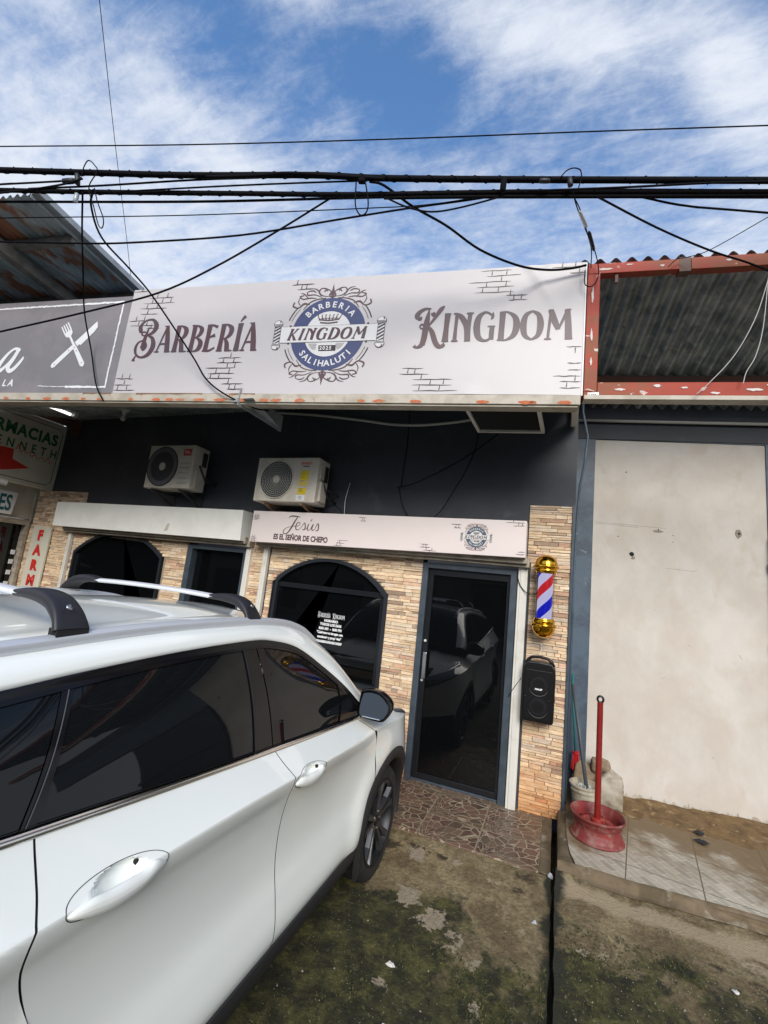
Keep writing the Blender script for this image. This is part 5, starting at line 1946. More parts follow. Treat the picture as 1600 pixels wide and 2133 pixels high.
for m_ in (1, -1):
    b = MB()
    panel(b, lambda z: yz(CUT_C, z), lambda z: yz(CUT_B, z), 110, 120, m_)
    rd = b.build('door', [M['paint'], M['seam']], car, smooth=True, sharp=60)
    handle(rd, 1.012, 1.012, m_, .30)
    b = MB()
    panel(b, lambda z: yz(CUT_B, z), lambda z: yz(CUT_A, z), 110, 120, m_)
    fd = b.build('door', [M['paint'], M['seam']], car, smooth=True, sharp=60)
    handle(fd, 2.018, .952, m_, .285)

    def v0f(y, cy=3.15):
        z = arch_low(y, cy)
        return vz(y, z) if z > ZS else (0 if y < cy else vz(y, .42) if y > cy + AR else 0)
    b = MB()
    ys = [2.0 * i for i in range(1)]
    # front fender
    def ff(u, v, m_=m_):
        y0 = yz(CUT_A, .9 - .0)
        y = 2.795 + (4.06 - 2.795) * u
        a = v0f(y)
        vv = a + (2 - a) * v
        z = side(y, vv, False)[1]
        yc = yz(CUT_A, z) + .0034
        y = yc + (4.06 - yc) * u
        a = v0f(y)
        vv = a + (2 - a) * v
        return P_side(y, vv, m_)
    b.grid(ff, 220, 60, flip=(m_ > 0))
    b.build('fender', M['paint'], car, smooth=True, sharp=60)
    b = MB()
    def fq(u, v, m_=m_):
        z = .345 + (zbelt(.3) - .345) * v
        yc = yz(CUT_C, z) - .0028
        y = -.55 + (yc + .55) * u
        lo = arch_low(y, .44)
        a = vz(y, lo) if lo > ZS else 0
        vv = a + (2 - a) * v
        for _ in range(6):
            z = side(y, vv, False)[1]
            yc = yz(CUT_C, z) - .0034
            y = -.55 + (yc + .55) * u
            lo = arch_low(y, .44)
            a = vz(y, lo) if lo > ZS else 0
            vv = a + (2 - a) * v
        return P_side(y, vv, m_)
    b.grid(fq, 160, 60, flip=(m_ > 0))
    b.build('rear_quarter', M['paint'], car, smooth=True, sharp=60)

    # black cladding: sill strip and arch bands
    b = MB()
    def sill(u, v, m_=m_):
        y = .90 + 1.86 * u
        z, h = [(.350, 1.094), (.347, 1.108), (.325, 1.112), (.27, 1.10), (.225, 1.07), (.20, 1.02), (.19, .9)][int(round(v * 6))]
        return (XC + m_ * h, y, z)
    b.grid(sill, 40, 6, flip=(m_ < 0))
    b.build('sill_cladding', M['clad'], car, smooth=True, sharp=50)
    for cy in (3.15, .44):
        b = MB()
        def ab(u, v, cy=cy, m_=m_):
            a = R_(-14) + R_(208) * u
            k = int(round(v * 6))
            r, o = [(.400, -.10), (.402, .002), (.412, .012), (.44, .013), (.468, .011), (.481, .004), (.479, -.012)][k]
            y, z = cy + r * math.cos(a), .27 + r * math.sin(a)
            zz = max(z, .10)
            h = side(min(max(y, -.5), 4.03), max(vz(y, max(zz, ZS)), 0), False)[0]
            return (XC + m_ * (h + o), y, zz)
        b.grid(ab, 60, 6, flip=(m_ > 0))
        b.build('arch_cladding', M['clad'], car, smooth=True, sharp=50)
        b = MB()
        b.grid(lambda u, v, cy=cy, m_=m_: (XC + m_ * (1.03 - .30 * v), cy + .41 * math.cos(R_(-20) + R_(220) * u), .27 + .41 * math.sin(R_(-20) + R_(220) * u)), 30, 2, flip=(m_ < 0))
        b.build('wheel_well', M['seam'], car, smooth=True)

# unseen inner shell, added in black so that gaps and openings stay dark
b = MB()
b.box(XC - 1.0, XC + 1.0, .93, 2.68, .20, .98)
b.box(XC - .76, XC + .76, -.45, 3.9, .20, .92)
b.box(XC - .98, XC + .98, 1.0, 2.7, .9, .99)
b.build('dark_inner_shell', M['seam'], car)


# wheels
def wheel(cy, m_):
    x0 = XC + m_ * 1.078
    ax = (m_, 0, 0)
    b = MB()
    prof = [(.245, -.03), (.262, -.008), (.30, -.001), (.328, -.010), (.342, -.028), (.3465, -.05), (.3465, -.19), (.338, -.215), (.30, -.232), (.25, -.225)]
    b.lathe(prof, (x0, cy, .273), ax, 96)
    # tread grooves
    w = b.build('wheel', M['rubber'], car, smooth=True, sharp=35)
    b = MB()
    b.lathe([(.262, -.010), (.256, -.004), (.246, -.006), (.238, -.022), (.232, -.05), (.225, -.19)], (x0, cy, .273), ax, 72)
    b.lathe([(0, -.10), (.23, -.10)], (x0, cy, .273), ax, 40)
    b.lathe([(0, -.026), (.03, -.026), (.034, -.032), (.036, -.06)], (x0, cy, .273), ax, 30)
    rim = b.build('rim', M['rim_grey'], w, smooth=True, sharp=40)
    b = MB()
    for k in range(5):
        a0 = 2 * math.pi * k / 5 + .35
        for s in (-1, 1):
            pts = []
            for (r, da, wd) in ((.035, .30, .016), (.10, .20, .013), (.17, .17, .012), (.243, .21, .020)):
                a = a0 + s * da * (1 if r > .05 else .5)
                pts.append((r, a, wd))
            vs = []
            for r, a, wd in pts:
                dep = -.036 + .028 * (r / .243)
                c, q = math.cos(a), math.sin(a)
                for e, dd in ((-1, 0), (1, 0), (1.5, -.03), (-1.5, -.03)):
                    vs.append((x0 + m_ * (dep + dd), cy + r * c - q * wd * e, .273 + r * q + c * wd * e))
            fs = []
            for i in range(3):
                for j in range(4):
                    fs.append((4 * i + j, 4 * i + (j + 1) % 4, 4 * i + 4 + (j + 1) % 4, 4 * i + 4 + j))
            b.mi = 0
            b.add(vs, fs)
    b.build('spokes', M['rim_cut'], w)
    b = MB()
    for k in range(5):
        a = 2 * math.pi * k / 5
        b.lathe([(0, .004), (.008, .004), (.008, -.01)], (x0 - m_ * .03, cy + .055 * math.cos(a), .273 + .055 * math.sin(a)), ax, 8)
    b.build('wheel_nut', M['chrome'], w)
    return w


for cy in (3.15, .44):
    for m_ in (1, -1):
        wheel(cy, m_)

# greenhouse edges: window line (D) and roof line (T), as (y, half width, z)
D = [(-.25, .80, 1.38), (.25, .80, 1.44), (.78, .797, 1.478), (1.0, .796, 1.497), (1.37, .795, 1.52), (1.8, .795, 1.530), (1.97, .80, 1.520), (2.2, .822, 1.468), (2.43, .878, 1.345), (2.63, .938, 1.215), (2.83, .980, 1.07)]
T = [(-.28, .70, 1.46), (.25, .70, 1.525), (.81, .71, 1.552), (1.1, .71, 1.572), (1.45, .71, 1.588), (1.8, .71, 1.590), (2.02, .712, 1.585), (2.27, .718, 1.560), (2.50, .755, 1.475), (2.70, .805, 1.350), (2.99, .865, 1.12)]
Ds, Ts = smoothpts(D, 8), smoothpts(T, 8)


def dlo(y):
    return (smoothl([p[0] for p in D], [p[1] for p in D], y), smoothl([p[0] for p in D], [p[2] for p in D], y))


for m_ in (1, -1):
    b = MB()
    prof = [(0, -.012), (0.02, .001), (.12, .010), (.35, .019), (.6, .020), (.85, .010), (1.0, 0)]
    vs, fs = [], []
    for (a, c) in zip(Ds, Ts):
        for t, o in prof:
            vs.append((XC + m_ * (a[1] + (c[1] - a[1]) * t + o * .75), a[0] + (c[0] - a[0]) * t, a[2] + (c[2] - a[2]) * t + o * .75))
    k = len(prof)
    for i in range(len(Ds) - 1):
        for j in range(k - 1):
            q = (i * k + j, (i + 1) * k + j, (i + 1) * k + j + 1, i * k + j + 1)
            fs.append(q if m_ < 0 else q[::-1])
    b.add(vs, fs)
    b.build('roof_side', M['paint'], car, smooth=True, sharp=55)

    # side glass as one curved sheet, split by pillars
    def G(y, f, off=0.0, m_=m_):
        hd, zd = dlo(y)
        hb, zb = side(y, 2.0, False)[0] - .006, zbelt(y) + .012
        s = f + 0
        bulge = .022 * math.sin(math.pi * min(max(f, 0), 1))
        return (XC + m_ * (hb + (hd - hb) * s + bulge - .010 + off), y, zb + (zd - zb) * s)

    def strip(b, ya, yb, f0, f1, off, nu=1, nf=16):
        """band between two slanted lines ya=(y at f0, y at f1) and yb"""
        b.grid(lambda u, v: G((ya[0] + (ya[1] - ya[0]) * v) + ((yb[0] + (yb[1] - yb[0]) * v) - (ya[0] + (ya[1] - ya[0]) * v)) * u, f0 + (f1 - f0) * v, off), nu, nf, flip=(m_ > 0))
    for (ya, yb) in (((.10, .25), (.80, .955)), ((.835, .985), (1.735, 1.755)), ((1.925, 1.895), (2.60, 2.33))):
        b = MB()
        if yb[0] == 2.60:
            b.grid(lambda u, v: G(1.925 - .03 * v + (2.80 - 1.925 + .03 * v) * u, v, 0), 60, 14, flip=(m_ > 0))
        else:
            strip(b, ya, yb, 0.0, 1.0, 0, 30, 14)
        b.build('side_window', M['tint_glass'], car, smooth=True)
    b = MB()
    strip(b, (1.735, 1.755), (1.860, 1.840), -.02, 1.0, .004, 3)
    strip(b, (1.868, 1.848), (1.932, 1.90), -.02, 1.0, .004, 3)
    b.build('door_pillar', M['gloss_black'], car, smooth=True)
    b = MB()
    strip(b, (.800, .955), (.838, .988), -.02, 1.0, .003, 2)
    b.build('window_divider', M['gloss_black'], car, smooth=True)
    b = MB()
    strip(b, (1.728, 1.748), (1.738, 1.758), .0, .97, .0055, 1)
    b.build('window_seal', M['foot'], car, smooth=True)
    b = MB()
    strip(b, (.812, .965), (.8155, .9685), -.0, .95, .0055, 1)
    b.build('window_seal', M['trim_grey'], car, smooth=True)
    # black band along the top of the glass
    b = MB()
    def band(u, v, m_=m_):
        y = -.20 + 3.02 * u
        hd, zd = dlo(y)
        hb, zb = side(y, 2.0, False)[0], zbelt(y) + .012
        l = math.hypot(hd - hb, zd - zb)
        w = .040 / max(l, .05)
        f = 1.0 - min(w, .95) * (1 - v)
        p = G(y, f, .006 + .004 * (v > .5), m_)
        return p
    b.grid(band, 120, 4, flip=(m_ > 0))
    def tri(u, v, m_=m_):
        y = 2.54 + .28 * u
        return G(y, v, .007, m_)
    b.grid(tri, 10, 6, flip=(m_ > 0))
    b.build('window_frame', M['gloss_black'], car, smooth=True)
    b = MB()
    def chr_(u, v, m_=m_):
        y = -.1 + 2.90 * u
        hb = side(y, 2.0, False)[0]
        zb = zbelt(y)
        k = int(round(v * 4))
        dz, o = [(-.006, -.004), (-.004, .005), (.004, .0075), (.014, .001), (.015, -.012)][k]
        kick = .03 * max(0, (.78 - y)) ** 1.2
        return (XC + m_ * (hb + o), y, zb + dz + kick)
    b.grid(chr_, 120, 4, flip=(m_ > 0))
    b.build('belt_moulding', M['chrome'], car, smooth=True, sharp=60)
    b = MB()
    b.grid(lambda u, v, m_=m_: (lambda y: (XC + m_ * (side(y, 2, False)[0] - .004 - .014 * v), y, zbelt(y) + .0155 + .006 * (1 - v)))(-.1 + 2.9 * u), 90, 2, flip=(m_ > 0))
    b.build('window_rubber', M['seam'], car)
    # roof rail
    b = MB()
    rp = []
    for p in smoothpts([(-.15, .705, 1.49), (.0, .70, 1.515), (.3, .70, 1.548), (.81, .705, 1.574), (1.27, .705, 1.604), (1.8, .705, 1.612), (2.05, .707, 1.604), (2.25, .71, 1.583), (2.42, .722, 1.535), (2.52, .735, 1.485)], 6):
        rp.append(p)
    vs, fs = [], []
    sec = [(.012, -.03), (.022, -.012), (.020, .004), (.008, .014), (-.018, .014), (-.028, .004), (-.03, -.03)]
    for i, p in enumerate(rp):
        k_ = min(1, i / 3 + .3, (len(rp) - 1 - i) / 8 + .15)
        for a, c in sec:
            vs.append((XC + m_ * (p[1] + a * 1.0), p[0], p[2] + (c if c < 0 else c * k_) - .008 * (1 - k_)))
    n_ = len(sec)
    for i in range(len(rp) - 1):
        for j in range(n_ - 1):
            q = (i * n_ + j, (i + 1) * n_ + j, (i + 1) * n_ + j + 1, i * n_ + j + 1)
            fs.append(q if m_ > 0 else q[::-1])
    b.add(vs, fs)
    b.build('roof_rail', M['rail'], car, smooth=True, sharp=40)

    # door mirror
    b = MB()
    c_ = (1.10, 2.76, 1.11)
    out = [(1.005, 1.185), (1.055, 1.200), (1.12, 1.196), (1.18, 1.165), (1.212, 1.125), (1.208, 1.085), (1.185, 1.045), (1.16, 1.028), (1.09, 1.026), (1.02, 1.032), (1.002, 1.06), (.998, 1.12)]
    oo = smoothpts([(a, c, 0) for a, c in out + [out[0]]], 4)[:-1]
    n_ = len(oo)
    cx0, cz0 = 1.10, 1.11
    rings = [(.86, 2.79), (.90, 2.722), (.95, 2.714), (1.0, 2.724), (1.02, 2.75), (.98, 2.80), (.85, 2.845), (.55, 2.872), (.0, 2.880)]
    vs = []
    for s, y in rings:
        for a, c, _ in oo:
            vs.append((XC + m_ * (cx0 + (a - cx0) * s), y - .10 * (a - cx0), cz0 + (c - cz0) * s))
    fs = []
    for i in range(len(rings) - 1):
        for j in range(n_):
            q = (i * n_ + j, (i + 1) * n_ + j, (i + 1) * n_ + (j + 1) % n_, i * n_ + (j + 1) % n_)
            fs.append(q if m_ > 0 else q[::-1])
    b.add(vs, fs)
    # foot towards the door
    b.tube([(XC + m_ * .965, 2.80, 1.035), (XC + m_ * .99, 2.79, 1.05), (XC + m_ * 1.03, 2.785, 1.075)], [.030, .026, .03], 10)
    mr = b.build('mirror', M['gloss_black'], car, smooth=True, sharp=45)
    b = MB()
    vs = []
    for a, c, _ in oo:
        aa, cc = cx0 + (a - cx0) * .88, cz0 + (c - cz0) * .87
        vs.append((XC + m_ * aa, 2.742 - (.10 - .22) * (aa - cx0) + (cc - cz0) * .34, cc))
    b.add(vs, [tuple(range(n_)) if m_ < 0 else tuple(range(n_))[::-1]])
    b.build('mirror_glass', M['mirror'], mr)
    b = MB()
    vs = []
    b.tube([(XC + m_ * 1.03, 2.716, 1.042), (XC + m_ * 1.16, 2.703, 1.046)], .004, 6)
    b.build('mirror_trim', M['chrome'], mr)

# roof skin, windscreen, rear screen, bonnet, nose and tail
b = MB()
def roof(u, v):
    i = v * (len(Ts) - 1) * .69
    k = int(i)
    f = i - k
    p = [Ts[k][j] + (Ts[min(k + 1, len(Ts) - 1)][j] - Ts[k][j]) * f for j in range(3)]
    s = 2 * u - 1
    w = p[1] - .004
    fr = max(0, (v - .90) / .10)
    z = p[2] - .006 + .052 * (1 - s * s) - .0 + .006 * math.exp(-((abs(s) - .80) / .05) ** 2)
    y = p[0] + (.10 * fr) * (1 - s * s) - .06 * (1 - v) ** 6
    return (XC + s * w, y, z)
b.grid(roof, 50, 90)
b.build('roof', M['paint'], car, smooth=True)
b = MB()
def wind(u, v):
    s = 2 * u - 1
    n_ = len(Ts) - 1
    i0 = .69 * n_
    i = i0 + (n_ - i0) * v
    k = min(int(i), n_ - 1)
    f = i - k
    p = [Ts[k][j] + (Ts[k + 1][j] - Ts[k][j]) * f for j in range(3)]
    return (XC + s * p[1], p[0] + (.10 + .06 * v) * (1 - s * s), p[2] - .006 + (.046 * (1 - v) + .01) * (1 - s * s))
b.grid(wind, 40, 24)
b.build('windscreen', M['tint_glass'], car, smooth=True)
b = MB()
b.grid(lambda u, v: (XC + (2 * u - 1) * (.70 + .12 * v), -.28 - .25 * v - .06 * (1 - (2 * u - 1) ** 2), 1.45 - .30 * v + .04 * (1 - (2 * u - 1) ** 2) * (1 - v)), 30, 10, flip=True)
b.build('rear_screen', M['tint_glass'], car, smooth=True)
b = MB()
b.grid(lambda u, v: (XC + (2 * u - 1) * (side(-.55, 2 - 2 * v, False)[0] * (1 - .0 * v)), -.55 - .10 * (1 - (2 * u - 1) ** 4) - .06 * math.sin(math.pi * v), side(-.55, 2 - 2 * v, False)[1]), 40, 20, flip=True)
b.grid(lambda u, v: (XC + (2 * u - 1) * .95, -.50 - .12 * (1 - (2 * u - 1) ** 4) + .3 * v, .345 - .14 * v), 30, 4, flip=True)
b.grid(lambda u, v: (XC + (2 * u - 1) * (.82 + .06 * v), -.53 - .02 * v - .06 * (1 - (2 * u - 1) ** 2), 1.16 + .0 * u + .07 * v), 20, 3)
b.build('tailgate', M['paint'], car, smooth=True)
for m_ in (1, -1):
    b = MB()
    b.grid(lambda u, v, m_=m_: (XC + m_ * (.62 + .24 * u - .0 * v), -.665 + .10 * u ** 3, .98 + .13 * v), 12, 4, flip=(m_ > 0))
    b.build('tail_lamp', M['red_lamp'], car, smooth=True)
b = MB()
def hood(u, v):
    s = 2 * u - 1
    y0 = 2.93 + .20 * (1 - s * s)
    y = y0 + (4.02 + .06 * (1 - s * s) - y0) * v
    yy = min(max(y, 2.6), 4.06)
    h, z = side(min(yy - .0, 4.05), 2.0, False)
    return (XC + s * (h - .002), y, z + .075 * (1 - abs(s) ** 2.4) * (1 - .35 * v) + .012 * math.exp(-((abs(s) - .62) / .06) ** 2) - (.05 * max(0, v - .9) / .1) * (1 - s * s))
b.grid(hood, 60, 50)
b.build('bonnet', M['paint'], car, smooth=True)
b = MB()
def nose(u, v):
    s = 2 * u - 1
    h = side(4.06, 2 - 1.25 * v, False)[0]
    z = .82 - .60 * v
    return (XC + s * min(h, .80) , 4.055 + (.10 - .02 * math.cos(v * 6)) * (1 - abs(s) ** 3) + .02 * math.sin(math.pi * v), z)
b.grid(nose, 50, 20)
b.build('front_bumper', M['paint'], car, smooth=True)
b = MB()
b.grid(lambda u, v: (XC + (2 * u - 1) * .62, 4.165 - .0 * v - .06 * (2 * u - 1) ** 2, .74 - .22 * v), 20, 6)
b.build('grille', M['gloss_black'], car, smooth=True)
for m_ in (1, -1):
    b = MB()
    def hl(u, v, m_=m_):
        y = 3.34 + .72 * u
        z1 = zbelt(y) - .004
        z0 = zbelt(y) - .025 - .075 * u
        vv = vz(y, z0 + (z1 - z0) * v)
        return P_side(y, min(vv, 2.0), m_, .006 + .010 * math.sin(math.pi * v), False)
    b.grid(hl, 24, 8, flip=(m_ > 0))
    b.build('headlight', M['gloss_black'] if False else M['lamp_glass'], car, smooth=True)

# roof crossbars on the rails
def crossbar(y, label, w=1.0):
    r = thing('roof_crossbar', label, 'roof rack', (XC, y, 1.65), 'crossbars on the car roof')
    b = MB()
    def bar(u, v):
        s = -1 + 2 * u
        a = 2 * math.pi * v
        return (XC + s * .50, y + .032 * math.cos(a), 1.698 + .012 * (1 - s * s) + .013 * math.sin(a))
    b.grid(bar, 30, 20, flip=True)
    b.build('bar', M['alu'], r, smooth=True)
    for m_ in (1, -1):
        b = MB()
        sec = [(.43, 1.700, .040, .022), (.50, 1.705, .044, .026), (.57, 1.702, .050, .030), (.625, 1.690, .056, .032), (.665, 1.668, .062, .032), (.695, 1.641, .068, .030), (.712, 1.612, .074, .026)]
        q = smoothpts([(a, c, d) for a, c, d, e in sec], 4)
        vs, fs = [], []
        n_ = len(q)
        for i, (a, c, d) in enumerate(q):
            p0, p1 = q[max(i - 1, 0)], q[min(i + 1, n_ - 1)]
            tx, tz = p1[0] - p0[0], p1[1] - p0[1]
            l = math.hypot(tx, tz)
            nx, nz = -tz / l, tx / l
            th = .013 + .011 * math.sin(math.pi * min(i / (n_ - 1) * 1.2, 1))
            for k in range(16):
                an = 2 * math.pi * k / 16
                ca, sa = math.cos(an), math.sin(an)
                ca = math.copysign(abs(ca) ** .55, ca)
                sa = math.copysign(abs(sa) ** .55, sa)
                vs.append((XC + m_ * (a + nx * th * sa), y + d * .78 * ca, c + nz * th * sa))
        for i in range(n_ - 1):
            for k in range(16):
                f = (i * 16 + k, i * 16 + (k + 1) % 16, (i + 1) * 16 + (k + 1) % 16, (i + 1) * 16 + k)
                fs.append(f if m_ < 0 else f[::-1])
        fs.append(tuple(range(16)))
        fs.append(tuple((n_ - 1) * 16 + k for k in range(16)))
        b.add(vs, fs)
        ft = b.build('foot', M['foot'], r, smooth=True, sharp=50)
        b = MB()
        b.box(XC + m_ * .70 - .02, XC + m_ * .70 + .02, y - .048, y + .054, 1.590 - .02, 1.618)
        b.build('rubber_pad', M['seam'], ft)
        b = MB()
        b.lathe([(0, .002), (.009, .002), (.010, 0)], (XC + m_ * .700, y - .012, 1.682), (m_ * .8, 0, .5), 16)
        b.build('lock', M['silver'], ft, smooth=True)
    return r
crossbar(1.92, 'silver crossbar with black feet, the one over the front doors of the white car')
crossbar(1.00, 'silver crossbar with large black foot, the one nearer the rear of the white car')


# ------------------------------------------------------------------ air conditioners
def ac_unit(x0, x1, z0, z1, y0, label, brand):
    r = thing('air_conditioner', label, 'air conditioner', ((x0 + x1) / 2, YF, z0))
    w, h = x1 - x0, z1 - z0
    b = MB()
    b.box(x0, x1, y0, y0 + .26, z0, z1)
    b.build('casing', M['ac_white'], r, bevel=.012)
    cx, cz, rad = x0 + w * .35, (z0 + z1) / 2, h * (.455 if brand == 'TCL' else .43)
    b = MB()
    b.lathe([(rad * .98, -.004), (rad * 1.03, .004), (rad * 1.0, .012), (rad * .97, .008), (rad * .965, -.002)], (cx, y0 - .001, cz), (0, -1, 0), 64)
    b.build('fan_ring', M['ac_dark'] if brand == 'TCL' else M['ac_white'], r, smooth=True)
    b = MB()
    b.lathe([(0, .0015), (rad * .97, .0015)], (cx, y0, cz), (0, -1, 0), 48)
    b.build('fan_opening', M['ac_dark'], r)
    b = MB()
    if brand == 'TCL':
        for k in range(40):
            a = 2 * math.pi * k / 40
            pts = []
            for t in (0, .25, .5, .75, 1):
                rr_ = rad * (.24 + .50 * t)
                aa = a + .55 * t
                pts.append((cx + rr_ * math.cos(aa), y0 - .006, cz + rr_ * math.sin(aa)))
            b.tube(pts, .0022, 4)
        b.lathe([(rad * .76, .003), (rad * .97, .006), (rad * .97, .008), (rad * .76, .008)], (cx, y0, cz), (0, -1, 0), 48)
    else:
        for i in range(8):
            rr_ = rad * (.28 + .098 * i)
            b.lathe([(rr_ - .003, .004), (rr_, .008), (rr_ + .003, .004)], (cx, y0, cz), (0, -1, 0), 48)
        for k in range(36):
            a = 2 * math.pi * k / 36
            b.tube([(cx + rad * .2 * math.cos(a), y0 - .004, cz + rad * .2 * math.sin(a)), (cx + rad * .97 * math.cos(a + .3), y0 - .004, cz + rad * .97 * math.sin(a + .3))], .0012, 4)
    b.build('grille', M['ac_grille'] if brand != 'TCL' else M['trim_grey'], r)
    b = MB()
    b.lathe([(0, .012), (rad * .19, .010), (rad * .21, .004)], (cx, y0, cz), (0, -1, 0), 32)
    b.build('hub', M['ac_white'], r, smooth=True)
    # side: recess with valves, piping, service cover
    b = MB()
    b.box(x1 + .0005, x1 + .012, y0 + .05, y0 + .14, z1 - .24, z1 - .05)
    b.box(x1 + .0005, x1 + .03, y0 + .06, y0 + .20, z0 + .03, z0 + .26)
    b.build('service_cover', M['ac_white'], r, bevel=.008)
    b = MB()
    b.box(x1 + .0005, x1 + .003, y0 + .15, y0 + .235, z1 - .25, z1 - .06)
    b.tube([(x1 + .02, y0 + .10, z1 - .25), (x1 + .035, y0 + .14, z1 - .33), (x1 + .03, y0 + .22, z1 - .42), (x1 + .06, YF - .01, z1 - .45)], .012, 8)
    b.tube([(x1 + .01, y0 + .16, z0 + .2), (x1 + .06, y0 + .24, z0 + .18), (x1 + .09, YF, z0 + .16)], .008, 8)
    b.build('pipes', M['ac_dark'], r, smooth=True)
    b = MB()
    if brand == 'TCL':
        b.prism([(x0 + w * .77, z1 - .145), (x0 + w * .935, z1 - .145), (x0 + w * .935, z1 - .055), (x0 + w * .77, z1 - .055)], lambda a, c, o: (a, y0 - o, c), .002, 0)
        lb = b.build('badge', M['ink_red'], r)
        b = MB()
        type_(b, lambda a, c, o: (a, y0 - o, c), 'TCL', x0 + w * .852, z1 - .118, .036, .001, off=.003)
        b.build('badge_lettering', M['ink_white'], lb)
        b = MB()
        for k, zz in enumerate((.245, .305, .375, .445, .51)):
            b.box(x0 + w * .735, x0 + w * .93, y0 - .004, y0 - .0005, z1 - zz - .004, z1 - zz)
        b.build('louvre', M['ac_dark'], r)
    else:
        b.prism([(x0 + w * .70, z1 - .10), (x0 + w * .92, z1 - .10), (x0 + w * .93, z1 - .045), (x0 + w * .70, z1 - .045)], lambda a, c, o: (a, y0 - o, c), .0012, 0)
        lb = b.build('badge', M['ac_white'], r)
        b = MB()
        b.mi = 0
        type_(b, lambda a, c, o: (a, y0 - o, c), 'SANKEY', x0 + w * .81, z1 - .085, .030, .001, off=.003, sx=.95, shear=.15)
        b.mi = 1
        type_(b, lambda a, c, o: (a, y0 - o, c), 'INVERTER', x0 + w * .81, z1 - .112, .013, .001, off=.003, sx=.95)
        b.build('badge_lettering', [M['ink_red'], M['ink_dark']], lb)
        b = MB()
        F_ = lambda a, c, o: (a, y0 - o, c)
        b.mi = 0
        b.prism([(x0 + w * .72, z1 - .335), (x0 + w * .86, z1 - .335), (x0 + w * .87, z1 - .155), (x0 + w * .74, z1 - .155)], F_, .002, 0)
        b.prism([(x0 + w * .72, z1 - .435), (x0 + w * .85, z1 - .435), (x0 + w * .855, z1 - .352), (x0 + w * .72, z1 - .352)], F_, .002, 0)
        b.mi = 1
        b.prism([(x0 + w * .71, z1 - .505), (x0 + w * .84, z1 - .505), (x0 + w * .845, z1 - .44), (x0 + w * .71, z1 - .44)], F_, .002, 0)
        b.mi = 2
        for zz in (.365, .385, .40, .46, .475, .49, .20, .235, .28):
            b.prism([(x0 + w * .74, z1 - zz), (x0 + w * .80, z1 - zz), (x0 + w * .80, z1 - zz + .004), (x0 + w * .74, z1 - zz + .004)], F_, .003, .0022)
        b.build('sticker', [M['yellow'], M['ink_white'], M['ink_dark']], r)
        b = MB()
        for k in range(4):
            b.box(x0 + w * .67, x0 + w * .93, y0 - .006, y0 - .0005, z1 - .27 - k * .028 - .006, z1 - .27 - k * .028)
        b.build('louvre', M['ac_white'], r)
    for xa in (x0 + w * .18, x0 + w * .80):
        b = MB()
        b.tube([(xa, y0 + .0, z0 - .022), (xa, YF, z0 - .022)], .016, 6)
        b.tube([(xa, y0 + .05, z0 - .03), (xa, YF - .005, z0 - .17 if brand == 'TCL' else z0 - .12)], .013, 6)
        b.box(xa - .03, xa + .03, YF - .008, YF + .002, z0 - .22, z0 - .02)
        b.build('bracket', M['ac_dark'] if brand == 'TCL' else M['wood'], r)
    return r


ac_unit(-5.205, -4.415, 2.79, 3.37, 4.20, 'dirty cream outdoor air conditioner with dark swirled fan and red badge', 'TCL')
ac_unit(-3.39, -2.56, 2.665, 3.19, 4.20, 'outdoor air conditioner with ringed grille and yellow stickers on its front', 'SANKEY')

# ------------------------------------------------------------------ barber pole
bp = thing('barber_pole', 'wall-mounted barber pole with red, white and blue spiral and gold caps', 'barber pole', (-.117, 4.5, 1.9))
cx, cy = -.117, 4.45
M['stripe'] = (lambda: None)


def stripe_mat():
    m, nt, bs_ = nmat('barber_stripes')
    N, L = nt.nodes, nt.links
    tc = N.new('ShaderNodeTexCoord')
    s = N.new('ShaderNodeSeparateXYZ')
    L.new(tc.outputs['Object'], s.inputs[0])

    def ma(op, a, bb):
        x = N.new('ShaderNodeMath')
        x.operation = op
        for i, q in enumerate((a, bb)):
            if isinstance(q, (int, float)):
                x.inputs[i].default_value = q
            else:
                L.new(q, x.inputs[i])
        return x.outputs[0]
    ang = ma('ARCTAN2', ma('SUBTRACT', s.outputs[1], cy), ma('SUBTRACT', s.outputs[0], cx))
    # stripes climb to the right on the visible side
    ph = ma('FRACT', ma('ADD', ma('ADD', ma('MULTIPLY', s.outputs[2], 1 / .415), ma('MULTIPLY', ang, -1 / (2 * math.pi))), 10.30), 0)
    cr = N.new('ShaderNodeValToRGB')
    cr.color_ramp.interpolation = 'CONSTANT'
    e = cr.color_ramp.elements
    e[0].position, e[0].color = 0, (.62, .60, .90, 1)
    e[1].position, e[1].color = .25, (.62, .02, .03, 1)
    k = e.new(.48)
    k.color = (.62, .60, .90, 1)
    k = e.new(.75)
    k.color = (.01, .015, .55, 1)
    L.new(ph, cr.inputs[0])
    L.new(cr.outputs[0], bs_.inputs['Base Color'])
    L.new(cr.outputs[0], bs_.inputs['Emission Color'])
    bs_.inputs['Emission Strength'].default_value = .5
    bs_.inputs['Roughness'].default_value = .35
    return m


